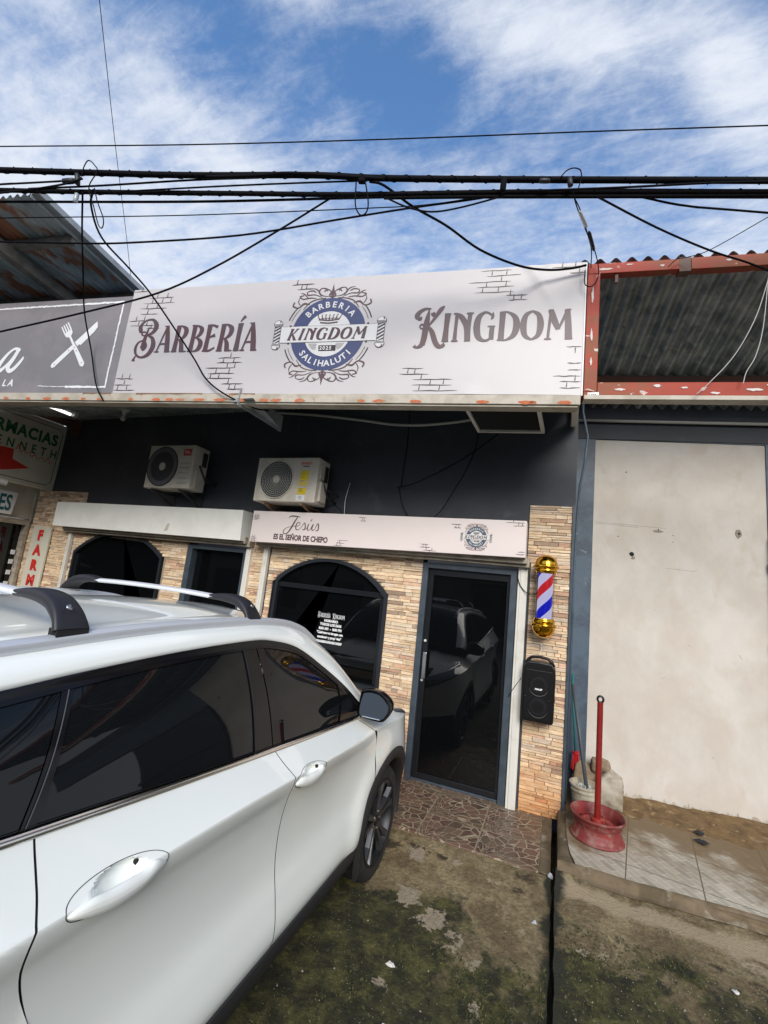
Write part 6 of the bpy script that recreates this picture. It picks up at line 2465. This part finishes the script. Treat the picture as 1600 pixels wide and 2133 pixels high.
M['stripe'] = stripe_mat()
b = MB()
b.lathe([(0, 1.70), (.066, 1.70), (.066, 2.13), (0, 2.13)], (cx, cy, 0), (0, 0, 1), 48)
b.build('striped_cylinder', M['stripe'], bp, smooth=True, sharp=40)
gm, nt, gb = nmat('clear_tube')
gb.inputs['Transmission Weight'].default_value = 1
gb.inputs['Roughness'].default_value = .02
gb.inputs['IOR'].default_value = 1.12
b = MB()
b.lathe([(.084, 1.705), (.084, 2.125), (.081, 2.125), (.081, 1.705), (.084, 1.705)], (cx, cy, 0), (0, 0, 1), 48)
b.build('clear_tube', gm, bp, smooth=True, sharp=40)
cap = [(.0, .175), (.02, .173), (.045, .160), (.066, .135), (.076, .105), (.079, .082), (.081, .076), (.087, .072), (.089, .060), (.086, .050), (.078, .046), (.073, .040), (.076, .030), (.075, .018), (.070, .012), (.069, 0), (0, 0)]
b = MB()
b.lathe([(r * 1.28, 2.12 + h) for r, h in cap], (cx, cy, 0), (0, 0, 1), 56)
b.build('gold_cap', M['gold'], bp, smooth=True, sharp=50)
b = MB()
b.lathe([(r * 1.28, 1.71 - h) for r, h in cap], (cx, cy, 0), (0, 0, 1), 56)
b.build('gold_cap', M['gold'], bp, smooth=True, sharp=50)
b = MB()
b.box(cx - .02, cx + .02, cy + .07, YF - .02, 2.145, 2.185)
b.box(cx - .02, cx + .02, cy + .07, YF - .02, 1.645, 1.685)
b.build('wall_bracket', M['gold'], bp)

# ------------------------------------------------------------------ loudspeaker
sp_ = thing('loudspeaker', 'black two-driver portable speaker hanging on the stone pillar below the barber pole', 'speaker', (-.137, 4.45, .8))
Pk = lambda a, c, o: (-.137 + a + .004, 4.43 - o, .80 + c)
b = MB()
o_ = [(-.118, .0), (.118, .0), (.134, .018), (.137, .10), (.140, .40), (.134, .475), (.105, .515), (.0, .522), (-.105, .515), (-.134, .475), (-.140, .40), (-.137, .10), (-.134, .018)]
b.prism(smoothpts([(a, c, 0) for a, c in o_ + [o_[0]]], 3)[:-1] if False else o_, Pk, .0, -.14)
body = b.build('body', M['spk'], sp_, bevel=.012)
b = MB()
b.prism([(-.112, .022), (.112, .022), (.122, .10), (.124, .40), (.112, .448), (-.112, .448), (-.124, .40), (-.122, .10)], Pk, .008, .001)
b.build('front_panel', M['spk'], sp_, bevel=.006)
b = MB()
b.tube([Pk(a, c, -.06) for a, c in ((-.118, .490), (-.098, .528), (-.07, .552), (.0, .560), (.07, .552), (.098, .528), (.118, .490))], [.018, .016, .014, .014, .014, .016, .018], 10)
b.build('carry_handle', M['spk'], sp_, smooth=True)
for (c, r) in ((.315, .082), (.132, .082)):
    b = MB()
    p = Pk(0, c, .008)
    b.lathe([(0, -.002), (r * .6, .000), (r * .93, .004), (r * .97, .002)], p, (0, -1, 0), 48)
    b.lathe([(r * .97, .001), (r * 1.0, .008), (r * 1.06, .007), (r * 1.09, -.002)], p, (0, -1, 0), 48)
    dr = b.build('driver', M['spk_mesh'], sp_, smooth=True)
    b = MB()
    n_ = 40
    vs = []
    for k in range(n_ + 1):
        a = R_(195) + R_(150) * k / n_
        w = .0028 * math.sin(math.pi * k / n_) + .0004
        for q in (r * 1.03 - w, r * 1.03 + w):
            vs.append((p[0] + q * math.cos(a), p[1] - .0086, p[2] + q * math.sin(a)))
    b.add(vs, [(2 * k, 2 * k + 1, 2 * k + 3, 2 * k + 2) for k in range(n_)])
    b.build('chrome_arc', M['silver'], dr)
b = MB()
for a, c in ((-.105, .225), (.095, .215)):
    b.lathe([(0, .001), (.014, .002), (.017, .007), (.020, .001)], Pk(a * .98, c, .008), (0, -1, 0), 24)
b.build('tweeter', M['spk_mesh'], sp_, smooth=True)
b = MB()
type_(b, Pk, 'MALEF', 0, .280, .014, .0012, off=.0135, sx=1.05, shear=.12)
b.build('lettering', M['ink_white'], sp_)
hk = thing('wall_hook', 'small white hook and wire loop holding the speaker on the stone pillar', 'hook', (-.13, 4.57, 1.43))
b = MB()
b.lathe([(0, .006), (.009, .005), (.010, 0)], (-.132, 4.575, 1.46), (0, -1, 0), 14)
b.tube([(-.132, 4.565, 1.455), (-.128, 4.54, 1.43), (-.134, 4.50, 1.40), (-.138, 4.49, 1.375), (-.130, 4.485, 1.352), (-.136, 4.49, 1.38)], .0025, 6)
b.build('hook', M['white_metal'], hk, smooth=True)
b = MB()
b.tube(smoothpts([(-.277, 4.56, 1.31), (-.30, 4.555, 1.24), (-.285, 4.55, 1.16), (-.33, 4.535, 1.08), (-.365, 4.535, 1.02), (-.40, 4.55, .95)], 5), .003, 6)
tag(b.build('speaker_wire', M['cable'], smooth=True), 'thin black wire running from the speaker to the door frame', 'wire')
b = MB()
b.tube(smoothpts([(-.375, 4.54, 2.14), (-.372, 4.535, 2.06), (-.34, 4.53, 1.98), (-.28, 4.52, 1.925), (-.22, 4.51, 1.915), (-.17, 4.49, 1.955)], 5), .004, 6)
tag(b.build('pole_wire', M['cable'], smooth=True), 'black wire looping from the door head to the barber pole', 'wire')

# ------------------------------------------------------------------ window writing
hr = thing('opening_hours', 'white opening hours lettering stuck on the arched barber shop window', 'lettering', (-2.39, 4.62, 1.3))
Pw = lambda a, c, o: (a, YF + .029 - o, c + (a + 2.39) * -.0)
b = MB()
wd = serif_w('bARBERÍA', .050, 1.0, .03)
serif(b, Pw, 'bARBERÍA', -2.565, 1.418, .046, .178 / wd, 0, .03, .0012, .7)
wd = serif_w('kINGDOM', .050, 1.0, .03)
serif(b, Pw, 'kINGDOM', -2.372, 1.418, .046, .165 / wd, 0, .03, .0012, .7)
for t, z, h, sx in (('HORARIO', 1.372, .026, 1.05), ('TODOS LOS DIAS', 1.330, .026, .92), ('8:00 AM  -  8:00 PM', 1.283, .027, .92), ('"Cuidamos tu imagen con', 1.238, .026, .86), ('excelencia y propósito"', 1.190, .026, .86), ('@BARBERIAKINGDOM507', 1.140, .024, .82)):
    type_(b, Pw, t, -2.385, z, h, .0022, sx=sx)
b.build('lettering', M['ink_white'], hr)

# ------------------------------------------------------------------ canopy hardware
lp_ = thing('ceiling_panel', 'square white-framed louvred panel hanging level under the canopy', 'panel', (-.49, 3.8, 3.4))
b = MB()
q4 = [(-.80, 3.47), (-.20, 3.54), (-.18, 4.14), (-.78, 4.07)]
for i in range(4):
    a, c = Vector(q4[i] + (0,)), Vector(q4[(i + 1) % 4] + (0,))
    d = (c - a).normalized()
    n_ = Vector((-d.y, d.x, 0))
    vs = []
    for z in (3.385, 3.425):
        vs += [(a.x, a.y, z), (c.x, c.y, z), (c.x + (n_ - d).x * .028, c.y + (n_ - d).y * .028, z), (a.x + (n_ + d).x * .028, a.y + (n_ + d).y * .028, z)]
    b.add(vs, [(0, 1, 2, 3), (7, 6, 5, 4), (0, 4, 5, 1), (2, 6, 7, 3), (1, 5, 6, 2), (3, 7, 4, 0)])
b.build('frame', M['white_metal'], lp_)
b = MB()
for k in range(26):
    t = .035 + .93 * k / 26
    a = [q4[0][j] + (q4[3][j] - q4[0][j]) * t for j in (0, 1)]
    c = [q4[1][j] + (q4[2][j] - q4[1][j]) * t for j in (0, 1)]
    b.tube([(a[0] + .02, a[1], 3.405), (c[0] - .02, c[1], 3.405)], .0045, 5)
b.add([(q4[i][0], q4[i][1], 3.42) for i in range(4)], [(0, 1, 2, 3)])
b.build('louvre', M['foot'], lp_)

bl = thing('light_bulb', 'bare bulb in a round white holder under the canopy roof', 'bulb', (-5.58, 4.0, 3.85))
b = MB()
b.lathe([(0, .03), (.045, .03), (.06, .015), (.045, .0), (.026, -.012), (.024, -.05), (0, -.05)], (-5.585, 4.0, 3.80), (0, 0, 1), 28)
b.build('holder', M['white_metal'], bl, smooth=True, sharp=50)
b = MB()
b.lathe([(.016, 0), (.02, -.02), (.032, -.045), (.034, -.062), (.026, -.082), (0, -.094)], (-5.585, 4.0, 3.75), (0, 0, 1), 24)
b.build('bulb', M['bulb'], bl, smooth=True)
tb = thing('tube_light', 'short white glowing tube light under the canopy by the pharmacy lightbox', 'lamp', (-6.52, 3.78, 3.75))
b = MB()
b.tube([(-6.517, 3.45, 3.75), (-6.529, 3.90, 3.75)], .017, 12)
b.build('tube', M['tube'], tb, smooth=True)
b = MB()
b.box(-6.555, -6.49, 3.93, 3.98, 3.735, 3.80)
b.box(-6.535, -6.51, 3.40, 3.98, 3.768, 3.80)
b.build('fitting', M['white_metal'], tb)
b = MB()
b.tube(smoothpts([(-3.50, 4.5, 3.89), (-2.854, 4.5, 3.826), (-2.208, 4.5, 3.731), (-1.81, 4.5, 3.668), (-1.413, 4.5, 3.654), (-.95, 4.5, 3.692), (-.7, 4.45, 3.75)], 6), .015, 10)
tag(b.build('conduit_pipe', M['pvc'], smooth=True), 'sagging grey plastic conduit across the charcoal wall below the canopy', 'pipe')
WW = [('wall1', [(-1.685, 4.585, 3.95), (-1.678, 4.585, 3.69), (-1.672, 4.585, 3.45), (-1.685, 4.585, 3.19), (-1.694, 4.585, 2.95)], 'thin black wire hanging straight down the charcoal wall'),
      ('wall2', [(-1.731, 4.56, 2.95), (-1.577, 4.53, 2.97), (-1.333, 4.5, 3.069), (-.986, 4.5, 3.267), (-.633, 4.4, 3.49)], 'black wire slanting up across the charcoal wall to the louvred panel'),
      ('wall3', [(-.842, 4.4, 3.50), (-.876, 4.5, 3.364), (-.973, 4.5, 3.097), (-1.075, 4.5, 2.902), (-1.178, 4.5, 2.707), (-1.291, 4.5, 2.58)], 'black wire curving down from the louvred panel behind the fascia'),
      ('wall4', [(-1.719, 4.585, 2.95), (-1.664, 4.58, 2.773), (-1.6, 4.57, 2.663), (-1.525, 4.56, 2.58)], 'faint thin wire drooping from the wall hook to the fascia top'),
      ('acw', [(-2.50, 4.5, 2.787), (-2.47, 4.5, 2.709), (-2.384, 4.5, 2.66), (-2.343, 4.5, 2.60)], 'black wire from the yellow-stickered air conditioner down to the fascia'),
      ('acv', [(-2.345, 4.55, 2.60), (-2.359, 4.56, 2.792), (-2.329, 4.57, 2.992)], 'upright grey wire end poking above the fascia beside the air conditioner')]
for nm, pts, lab in WW:
    b = MB()
    b.tube(smoothpts(pts, 5), .005 if nm in ('wall2', 'wall3', 'wall1') else .004, 6)
    tag(b.build('wall_wire', M['cable'] if nm != 'acv' else M['rail'], smooth=True), lab, 'wire')

# ------------------------------------------------------------------ overhead cables (all in metres, sagging along the street)
CABLES = [
('service','k',0.006,[(-5.786,2.145,6.056),(-3.690,2.755,6.097),(-1.779,3.311,6.174),(-0.023,3.821,6.266),(1.600,4.294,6.346)]),
    ('main','k',0.021,[(-4.397,1.508,4.705),(-4.156,1.578,4.700),(-3.378,1.804,4.686),(-2.638,2.019,4.677),(-1.765,2.273,4.692),(-1.262,2.420,4.676),(-0.308,2.697,4.681),(1.318,3.170,4.703)]),
    ('mainb','k',0.012,[(-2.509,2.036,4.642),(-2.161,2.137,4.660),(-1.924,2.206,4.684),(-1.584,2.305,4.669),(-1.251,2.402,4.648)]),
    ('mid','k',0.017,[(-4.428,1.551,4.573),(-4.185,1.622,4.570),(-3.403,1.849,4.569),(-2.301,2.170,4.580),(-1.438,2.421,4.590),(-0.308,2.749,4.634),(1.340,3.228,4.669)]),
    ('midb','k',0.012,[(-1.633,2.416,4.612),(-1.127,2.563,4.652),(-0.313,2.800,4.665),(0.307,2.980,4.709),(1.365,3.288,4.727)]),
    ('low','k',0.009,[(-4.511,1.600,4.532),(-4.265,1.671,4.533),(-2.715,2.122,4.570),(-1.644,2.434,4.624),(-1.133,2.582,4.648),(-0.314,2.820,4.666),(1.373,3.311,4.700)]),
    ('lowb','k',0.012,[(-1.273,2.479,4.576),(-0.623,2.668,4.599),(0.304,2.938,4.623),(1.344,3.240,4.653)]),
    ('a5','k',0.007,[(-4.419,1.543,4.590),(-4.183,1.612,4.612),(-3.872,1.702,4.635),(-3.643,1.769,4.656),(-3.534,1.801,4.684)]),
    ('a6','k',0.007,[(-4.280,1.511,4.426),(-4.056,1.576,4.465),(-3.778,1.657,4.508),(-3.543,1.725,4.559),(-3.433,1.757,4.603)]),
    ('a6b','k',0.007,[(-3.922,1.677,4.567),(-3.390,1.832,4.603),(-2.660,2.044,4.667),(-2.164,2.189,4.697)]),
    ('a7','k',0.006,[(-3.180,1.883,4.547),(-2.286,2.143,4.619),(-1.468,2.381,4.670),(-1.401,2.400,4.667)]),
    ('a7b','k',0.007,[(-0.299,2.658,4.550),(0.291,2.830,4.591),(0.804,2.979,4.634),(1.299,3.123,4.660)]),
    ('a8','k',0.004,[(-4.756,1.716,4.536),(-4.160,1.889,4.562),(-2.867,2.265,4.620),(-1.519,2.657,4.717),(-1.022,2.802,4.767),(-0.524,2.947,4.876)]),
    ('a9','k',0.007,[(-4.383,1.616,4.164),(-4.142,1.686,4.160),(-3.481,1.878,4.166),(-3.071,1.998,4.188),(-2.286,2.226,4.275),(-1.610,2.423,4.424),(-1.116,2.566,4.532),(-0.631,2.707,4.627),(-0.473,2.753,4.681)]),
    ('a9b','k',0.006,[(-1.255,2.442,4.544),(-1.084,2.492,4.463),(-0.921,2.540,4.433),(-0.733,2.594,4.472),(-0.458,2.674,4.570)]),
    ('drop','k',0.007,[(-4.015,1.775,3.432),(-3.411,1.951,3.620),(-2.857,2.112,3.814),(-2.464,2.226,4.050),(-2.048,2.347,4.368),(-1.697,2.449,4.657)]),
    ('loop1','k',0.004,[(-3.446,1.753,4.628),(-3.444,1.754,4.716),(-3.420,1.761,4.763),(-3.361,1.778,4.717),(-3.334,1.786,4.663),(-3.368,1.776,4.529),(-3.295,1.797,4.367),(-3.225,1.817,4.215),(-3.191,1.827,4.192),(-3.200,1.825,4.268),(-3.275,1.803,4.408),(-3.322,1.789,4.522)]),
    ('loop2','k',0.005,[(-1.433,2.339,4.606),(-1.419,2.343,4.433),(-1.389,2.352,4.361),(-1.361,2.360,4.346),(-1.335,2.367,4.377),(-1.334,2.367,4.454),(-1.367,2.358,4.600)]),
    ('loop3','k',0.004,[(-0.097,2.727,4.676),(-0.066,2.736,4.722),(-0.022,2.749,4.745),(0.021,2.762,4.730),(0.029,2.764,4.671),(0.014,2.759,4.589)]),
    ('e13','k',0.007,[(0.429,3.016,4.658),(0.727,3.102,4.594),(1.358,3.286,4.544)]),
    ('d11','k',0.009,[(-1.357,2.392,4.647),(-1.256,2.422,4.618),(-1.108,2.632,4.608),(-0.903,2.841,4.586),(-0.675,3.039,4.497),(-0.400,3.231,4.457),(-0.190,3.366,4.484),(-0.011,3.425,4.510),(0.101,3.442,4.532)]),
    ('d17','k',0.008,[(-3.364,1.808,4.539),(-3.516,1.901,4.519),(-3.674,2.118,4.462),(-3.623,2.366,4.351),(-3.565,2.598,4.223),(-3.252,2.857,3.761),(-3.145,2.971,3.571),(-2.915,3.004,3.418),(-2.707,3.172,3.348),(-2.620,3.273,3.363)]),
    ('d16','k',0.007,[(-3.446,1.785,4.517),(-3.709,1.983,4.420),(-4.100,2.272,4.366),(-4.439,2.562,4.175),(-4.545,2.768,3.893),(-4.391,2.790,3.525),(-4.258,2.810,3.346)]),
    ('d12','k',0.007,[(0.135,2.826,4.555),(0.532,3.107,4.476),(0.913,3.403,4.466),(1.200,3.601,4.467),(1.431,3.635,4.325)]),
    ('d14','k',0.003,[(1.257,3.152,4.509),(1.182,3.220,4.511),(0.927,3.457,4.515),(0.798,3.543,4.546),(0.734,3.534,4.535),(0.676,3.525,4.473)]),
    ('d18','k',0.004,[(-0.025,2.779,4.619),(0.003,2.852,4.557),(0.046,2.990,4.548),(0.094,3.127,4.532),(0.158,3.388,4.593),(0.190,3.455,4.491),(0.179,3.453,4.386),(0.135,3.447,4.339),(0.092,3.440,4.371),(0.092,3.440,4.486)]),
    ('d18b','k',0.004,[(-0.011,2.784,4.552),(0.036,2.924,4.560),(0.083,3.124,4.572),(0.130,3.383,4.616),(0.134,3.446,4.504)]),
    ('s1','w',0.003,[(1.328,3.620,4.371),(1.234,3.606,4.031),(1.097,3.586,3.735),(0.931,3.562,3.515),(0.856,3.551,3.435)]),
    ('s2','w',0.003,[(1.322,3.628,4.359),(1.280,3.622,3.960),(1.227,3.605,3.733),(1.167,3.596,3.606),(1.145,3.593,3.515)]),
    ('v15','k',0.004,[(-4.848,2.200,7.797),(-5.732,3.200,7.247),(-6.727,4.200,7.031),(-6.954,4.600,6.503)]),
]
CL = {
    'service': 'single thin cable crossing the open sky above all the others',
    'main': 'thickest black cable, uppermost of the bundle over the sign', 'mainb': 'black cable twisted round the thickest one left of centre',
    'mid': 'thick black cable just under the uppermost thick one', 'midb': 'black cable lying on the middle bundle towards the right',
    'low': 'black cable along the underside of the bundle', 'lowb': 'second black cable under the bundle at the right half',
    'a5': 'short black cable running left from the clamp over the rusty roof', 'a6': 'black cable rising to the left clamp from below',
    'a6b': 'black cable rising gently from the left clamp to the thick cable', 'a7': 'thin cable rising to the middle clamp above the crest',
    'a7b': 'thin cable crossing between the thick ones at the right', 'a8': 'hair-thin cable sagging under the bundle to the tied knot',
    'a9': 'cable sagging low across the rusty roof and up to the tied knot', 'a9b': 'short cable dipping under the bundle right of the ring loop',
    'drop': 'black cable climbing from the grey restaurant sign to the bundle', 'loop1': 'tangled wire loop hanging at the left clamp',
    'loop2': 'small ring loop of cable hanging above the crest', 'loop3': 'thin wire arch standing over the bundle at the right clamp',
    'e13': 'black cable dropping off the bundle to the right edge', 'd11': 'black cable swooping down to the top right corner of the big sign',
    'd17': 'black cable running down across the letters of BARBERÍA to the canopy', 'd16': 'black cable hanging down over the fork and knife print',
    'd12': 'black cable slanting down to the red steel frame', 'd14': 'thin wire slanting from the right edge to the corrugated roof',
    'd18': 'thin looping wire at the top right corner of the big sign', 'd18b': 'thin wire from the right clamp to the sign corner',
    's1': 'pale string slanting down in front of the red frame, the longer one', 's2': 'pale string hanging at the right of the red frame, the shorter one',
    'v15': 'hair-thin wire running up through the left of the sky'}
for nm, cc, rad, pts in CABLES:
    pts = [Vector(p) for p in pts]
    if nm in ('service', 'main', 'mid', 'midb', 'low', 'lowb', 'a7b', 'e13'):
        d = (pts[-1] - pts[-2]).normalized()
        pts.append(pts[-1] + d * 5)
    if nm in ('service', 'main', 'mid', 'low', 'a5', 'a6', 'a8', 'a9'):
        d = (pts[0] - pts[1]).normalized()
        pts.insert(0, pts[0] + d * 4)
    b = MB()
    b.tube(smoothpts(pts, 6), rad, 10 if rad > .01 else 7)
    tag(b.build('overhead_cable' if cc == 'k' else 'string', M['cable'] if cc == 'k' else M['cord_pale'], smooth=True), CL[nm], 'cable' if cc == 'k' else 'string')


# lashing wire wound round the two thick cables
for nm, cc, rad, pts in CABLES:
    if nm in ('main', 'mid'):
        base = smoothpts([Vector(p) for p in pts], 40)
        hp = []
        L_ = 0
        for i, p in enumerate(base):
            if i:
                L_ += (Vector(p) - Vector(base[i - 1])).length
            a = L_ * 2 * math.pi / .16
            hp.append((p[0] - .35 * (rad + .002) * math.cos(a), p[1] + .93 * (rad + .002) * math.cos(a), p[2] + (rad + .002) * math.sin(a)))
        b = MB()
        b.tube(hp, .0030, 5)
        tag(b.build('lashing_wire', M['cable'], smooth=True), 'thin lashing wire wound in a spiral round the ' + ('uppermost thick cable' if nm == 'main' else 'second thick cable'), 'wire')


def splice(p, q, r, lab, m_='foot'):
    b = MB()
    p, q = Vector(p), Vector(q)
    b.tube([p, p + (q - p) * .1, p + (q - p) * .5, q - (q - p) * .1, q], [r * .5, r, r * 1.05, r, r * .5], 10)
    tag(b.build('cable_clamp', M[m_], smooth=True, sharp=50), lab, 'clamp', )


splice((.028, 2.905, 4.545), (.080, 3.04, 4.525), .013, 'brown tubular splice on the drop wire, the upper of two', 'rail')
splice((.100, 3.17, 4.60), (.148, 3.36, 4.585), .013, 'brown tubular splice on the drop wire, the lower of two', 'foot')
splice((-3.62, 1.73, 4.60), (-3.53, 1.76, 4.615), .020, 'grey clamp at the left of the cable bundle')
splice((-3.50, 1.75, 4.66), (-3.49, 1.765, 4.57), .018, 'small upright clamp where the left wires knot together')
splice((-3.478, 1.77, 4.50), (-3.478, 1.77, 4.42), .016, 'pale fitting on top of the vertical drop cable at left', 'galv')
splice((-.455, 2.62, 4.665), (-.463, 2.63, 4.555), .020, 'black tie binding the cable bundle right of centre', 'cable')
splice((-1.43, 2.36, 4.64), (-1.38, 2.375, 4.64), .020, 'black clamp under the thick cable above the crest', 'cable')
splice((-.235, 2.70, 4.655), (-.165, 2.72, 4.655), .016, 'flat black clamp under the thick cable at the right')
splice((-.045, 2.76, 4.69), (-.035, 2.765, 4.62), .018, 'square clamp where the right drop wires start')

# ------------------------------------------------------------------ things on the right platform
rm = thing('wheel_rim_stand', 'red painted pole stand made from a dusty old steel wheel rim', 'stand', (.355, 4.235, .1))
c3 = (.352, 4.235, .1)
b = MB()
b.lathe([(r_ * .93, h_) for r_, h_ in [(.190, .0), (.206, .002), (.211, .009), (.209, .017), (.200, .024), (.191, .030), (.189, .062), (.183, .070), (.180, .078), (.180, .104), (.184, .112), (.190, .118), (.191, .142), (.197, .150), (.208, .156), (.214, .164), (.215, .172), (.211, .178), (.205, .177), (.200, .168), (.190, .158), (.184, .150), (.180, .12), (.178, .09)]], c3, (0, 0, 1), 72)
rim_o = b.build('rim', M['rim_dust'], rm, smooth=True, sharp=60)
b = MB()
b.lathe([(.167, .092), (.150, .090), (.135, .098), (.115, .118), (.095, .118), (.07, .104), (.045, .104), (.03, .104)], c3, (0, 0, 1), 60)
for k in range(5):
    a = k * 1.257 + .3
    b.lathe([(0, .010), (.009, .008), (.010, 0)], (c3[0] + .075 * math.cos(a), c3[1] + .075 * math.sin(a), .1 + .112), (0, 0, 1), 8)
b.lathe([(.045, .104), (.043, .136), (.034, .142), (.0, .142)], c3, (0, 0, 1), 32)
disc_o = b.build('rim_disc', M['rim_red'], rm, smooth=True, sharp=50)
b = MB()
for k in range(10):
    a = k * .628
    b.lathe([(0, .0012), (.013, .0012), (.014, 0)], (c3[0] + .128 * math.cos(a), c3[1] + .128 * math.sin(a), .1 + .108), (math.cos(a) * -.3, math.sin(a) * -.3, 1), 12)
b.build('vent_hole', M['dark'], disc_o)
b = MB()
b.tube([(c3[0], c3[1], .24), (c3[0] + .0, c3[1], .6), (c3[0], c3[1], 1.105)], [.023, .0225, .022], 20)
b.build('pole', M['pole_red'], rm, smooth=True, sharp=40)
b = MB()
pts = [(c3[0] + .022 * math.cos(a * .3142), c3[1], 1.128 + .024 * math.sin(a * .3142)) for a in range(21)]
b.tube(pts, .0085, 8, cap=False)
b.build('pole_ring', M['frame_black'], rm, smooth=True)

bk = thing('bucket', 'dirty white plastic bucket with crusted rim in the corner', 'bucket', (.27, 4.66, .1))
kc = (.285, 4.67, .1)
b = MB()
b.lathe([(0, .0), (.095, .0), (.100, .006), (.112, .12), (.116, .17), (.126, .172), (.127, .182), (.119, .186), (.120, .206), (.131, .208), (.132, .222), (.126, .226), (.118, .222), (.112, .16), (.105, .15), (0, .15)], kc, (0, 0, 1), 48)
b.build('shell', M['bucket'], bk, smooth=True, sharp=50)
b = MB()
b.tube(smoothpts([(kc[0] - .125, kc[1] - .02, .30), (kc[0] - .10, kc[1] - .12, .24), (kc[0], kc[1] - .155, .215), (kc[0] + .10, kc[1] - .12, .24), (kc[0] + .125, kc[1] - .02, .30)], 5), .003, 6)
b.build('bail_handle', M['silver'], bk, smooth=True)
b = MB()
for k in range(26):
    a, r_ = rnd.uniform(0, 6.28), rnd.uniform(0, .10)
    z = .255 + rnd.uniform(0, .05)
    cxx, cyy = kc[0] + r_ * math.cos(a), kc[1] + r_ * math.sin(a)
    vs = [(cxx + rnd.uniform(-.03, .03), cyy + rnd.uniform(-.03, .03), z + rnd.uniform(-.02, .03)) for _ in range(4)]
    b.add(vs, [(0, 1, 2), (0, 2, 3)])
tag(b.build('rags', mat('dusty_rags', (.42, .44, .38), .9, c2=(.2, .2, .16), vs=20), None), 'heap of dusty pale rags and rubble filling the bucket', 'rags')

h1 = thing('broom', 'broom with grey pole standing in the bucket and leaning on the blue wall', 'broom', (.29, 4.66, .3))
b = MB()
b.tube([(.300, 4.66, .27), (.235, 4.80, .68), (.165, 4.95, 1.10)], .0165, 12)
b.build('pole', M['grey_handle'], h1, smooth=True)
h2 = thing('brush', 'thin teal-handled brush with bright red bristles against the blue wall', 'brush', (.22, 5.0, .4))
b = MB()
b.tube([(.215, 5.02, .44), (.185, 5.05, .82), (.165, 5.08, 1.18)], .010, 10)
b.build('handle', M['teal_handle'], h2, smooth=True)
b = MB()
b.tube([(.215, 5.02, .455), (.214, 5.02, .475)], .030, 12)
for k in range(70):
    a, r_ = rnd.uniform(0, 6.28), rnd.uniform(0, .030)
    x, y = .215 + r_ * math.cos(a), 5.02 + r_ * .6 * math.sin(a)
    b.tube([(x, y, .465), (x + (x - .215) * .6, y + (y - 5.02) * .5, .30 + rnd.uniform(0, .02))], .003, 4)
b.build('bristles', M['red_plastic'], h2)

def lump(c, rx, ry, rz, seed, amp, name, m_, lab, cat):
    rl = random.Random(seed)
    ph_ = [rl.uniform(0, 6) for _ in range(9)]
    b = MB()
    def fn(u, v):
        a, t = 2 * math.pi * u, math.pi * v
        d = Vector((math.cos(a) * math.sin(t), math.sin(a) * math.sin(t), math.cos(t)))
        q = 1 + amp * (math.sin(3 * d.x + ph_[0]) * math.sin(2.5 * d.y + ph_[1]) + .6 * math.sin(5 * d.z + ph_[2] + 3 * d.x) + .4 * math.sin(8 * d.x + ph_[3]) * math.sin(7 * d.y + ph_[4]) + .25 * math.sin(15 * d.z + ph_[5] + 9 * d.y))
        k = max(abs(d.x), abs(d.y), abs(d.z)) ** -.45
        return (c[0] + rx * d.x * q * k, c[1] + ry * d.y * q * k, max(c[2] + rz * d.z * q * k, .1))
    b.grid(fn, 48, 30, cu=True)
    tag(b.build(name, m_, smooth=True), lab, cat)
lump((.505, 4.93, .22), .115, .10, .16, 4, .10, 'cement_sack', M['sack'], 'slumped dusty pale sack behind the red rim stand', 'sack')
lump((.43, 5.00, .405), .085, .08, .062, 8, .06, 'stone_block', M['rock'], 'rounded brown block lying on the pale sack', 'stone')
lump((.30, 5.03, .22), .11, .07, .18, 15, .08, 'stone_block', M['rock'], 'brown lump standing behind the bucket in the corner', 'stone')


def scrap(x, y, z, s, seed, name, m_, lab, cat, lift=.012):
    rl = random.Random(seed)
    b = MB()
    n_ = 9
    ring = [(x + s * rl.uniform(.6, 1.2) * math.cos(k * .7), y + s * rl.uniform(.4, 1.0) * math.sin(k * .7), z + rl.uniform(.001, lift)) for k in range(n_)]
    mid = [(x + s * .45 * rl.uniform(.6, 1.2) * math.cos(k * .7), y + s * .4 * rl.uniform(.6, 1.2) * math.sin(k * .7), z + rl.uniform(lift, lift * 2)) for k in range(n_)]
    vs = ring + mid + [(x, y, z + lift * rl.uniform(1, 2.2))]
    fs = []
    for k in range(n_):
        j = (k + 1) % n_
        fs += [(k, j, n_ + j, n_ + k), (n_ + k, n_ + j, 2 * n_)]
    b.add(vs, fs)
    tag(b.build(name, m_), lab, cat)


scrap(.028, 3.69, -.01, .022, 1, 'plastic_wrapper', M['clear'], 'crumpled clear plastic wrapper at the top end of the drain channel', 'litter', .02)
scrap(-.735, 2.57, zleft(-.735, 2.57), .024, 2, 'paper_scrap', M['paper'], 'small white torn paper scrap on the moss nearest the car', 'litter', .008)
scrap(.93, 3.20, zright(.93, 3.2), .021, 3, 'paper_scrap', M['paper'], 'white scrap of paper on the mossy ramp below the tiled platform', 'litter', .006)
scrap(-.055, 3.24, zleft(-.055, 3.24), .018, 4, 'stone_chip', M['clear'], 'small grey stone chip left of the drain channel', 'stone', .01)
scrap(-.65, 2.25, zleft(-.65, 2.25), .016, 7, 'paper_scrap', M['paper'], 'pale scrap at the bottom of the mossy driveway', 'litter', .008)
scrap(1.16, 4.80, .112, .04, 5, 'black_scrap', M['leaf'], 'black rubber scrap on the dirt, the one nearer the white wall', 'litter', .012)
scrap(1.14, 4.65, .106, .055, 6, 'black_scrap', M['leaf'], 'black rubber scrap on the tiles, the one farther from the white wall', 'litter', .010)
b = MB()
b.box(-2.43, -2.05, .0, .001, 0, .001) if False else None
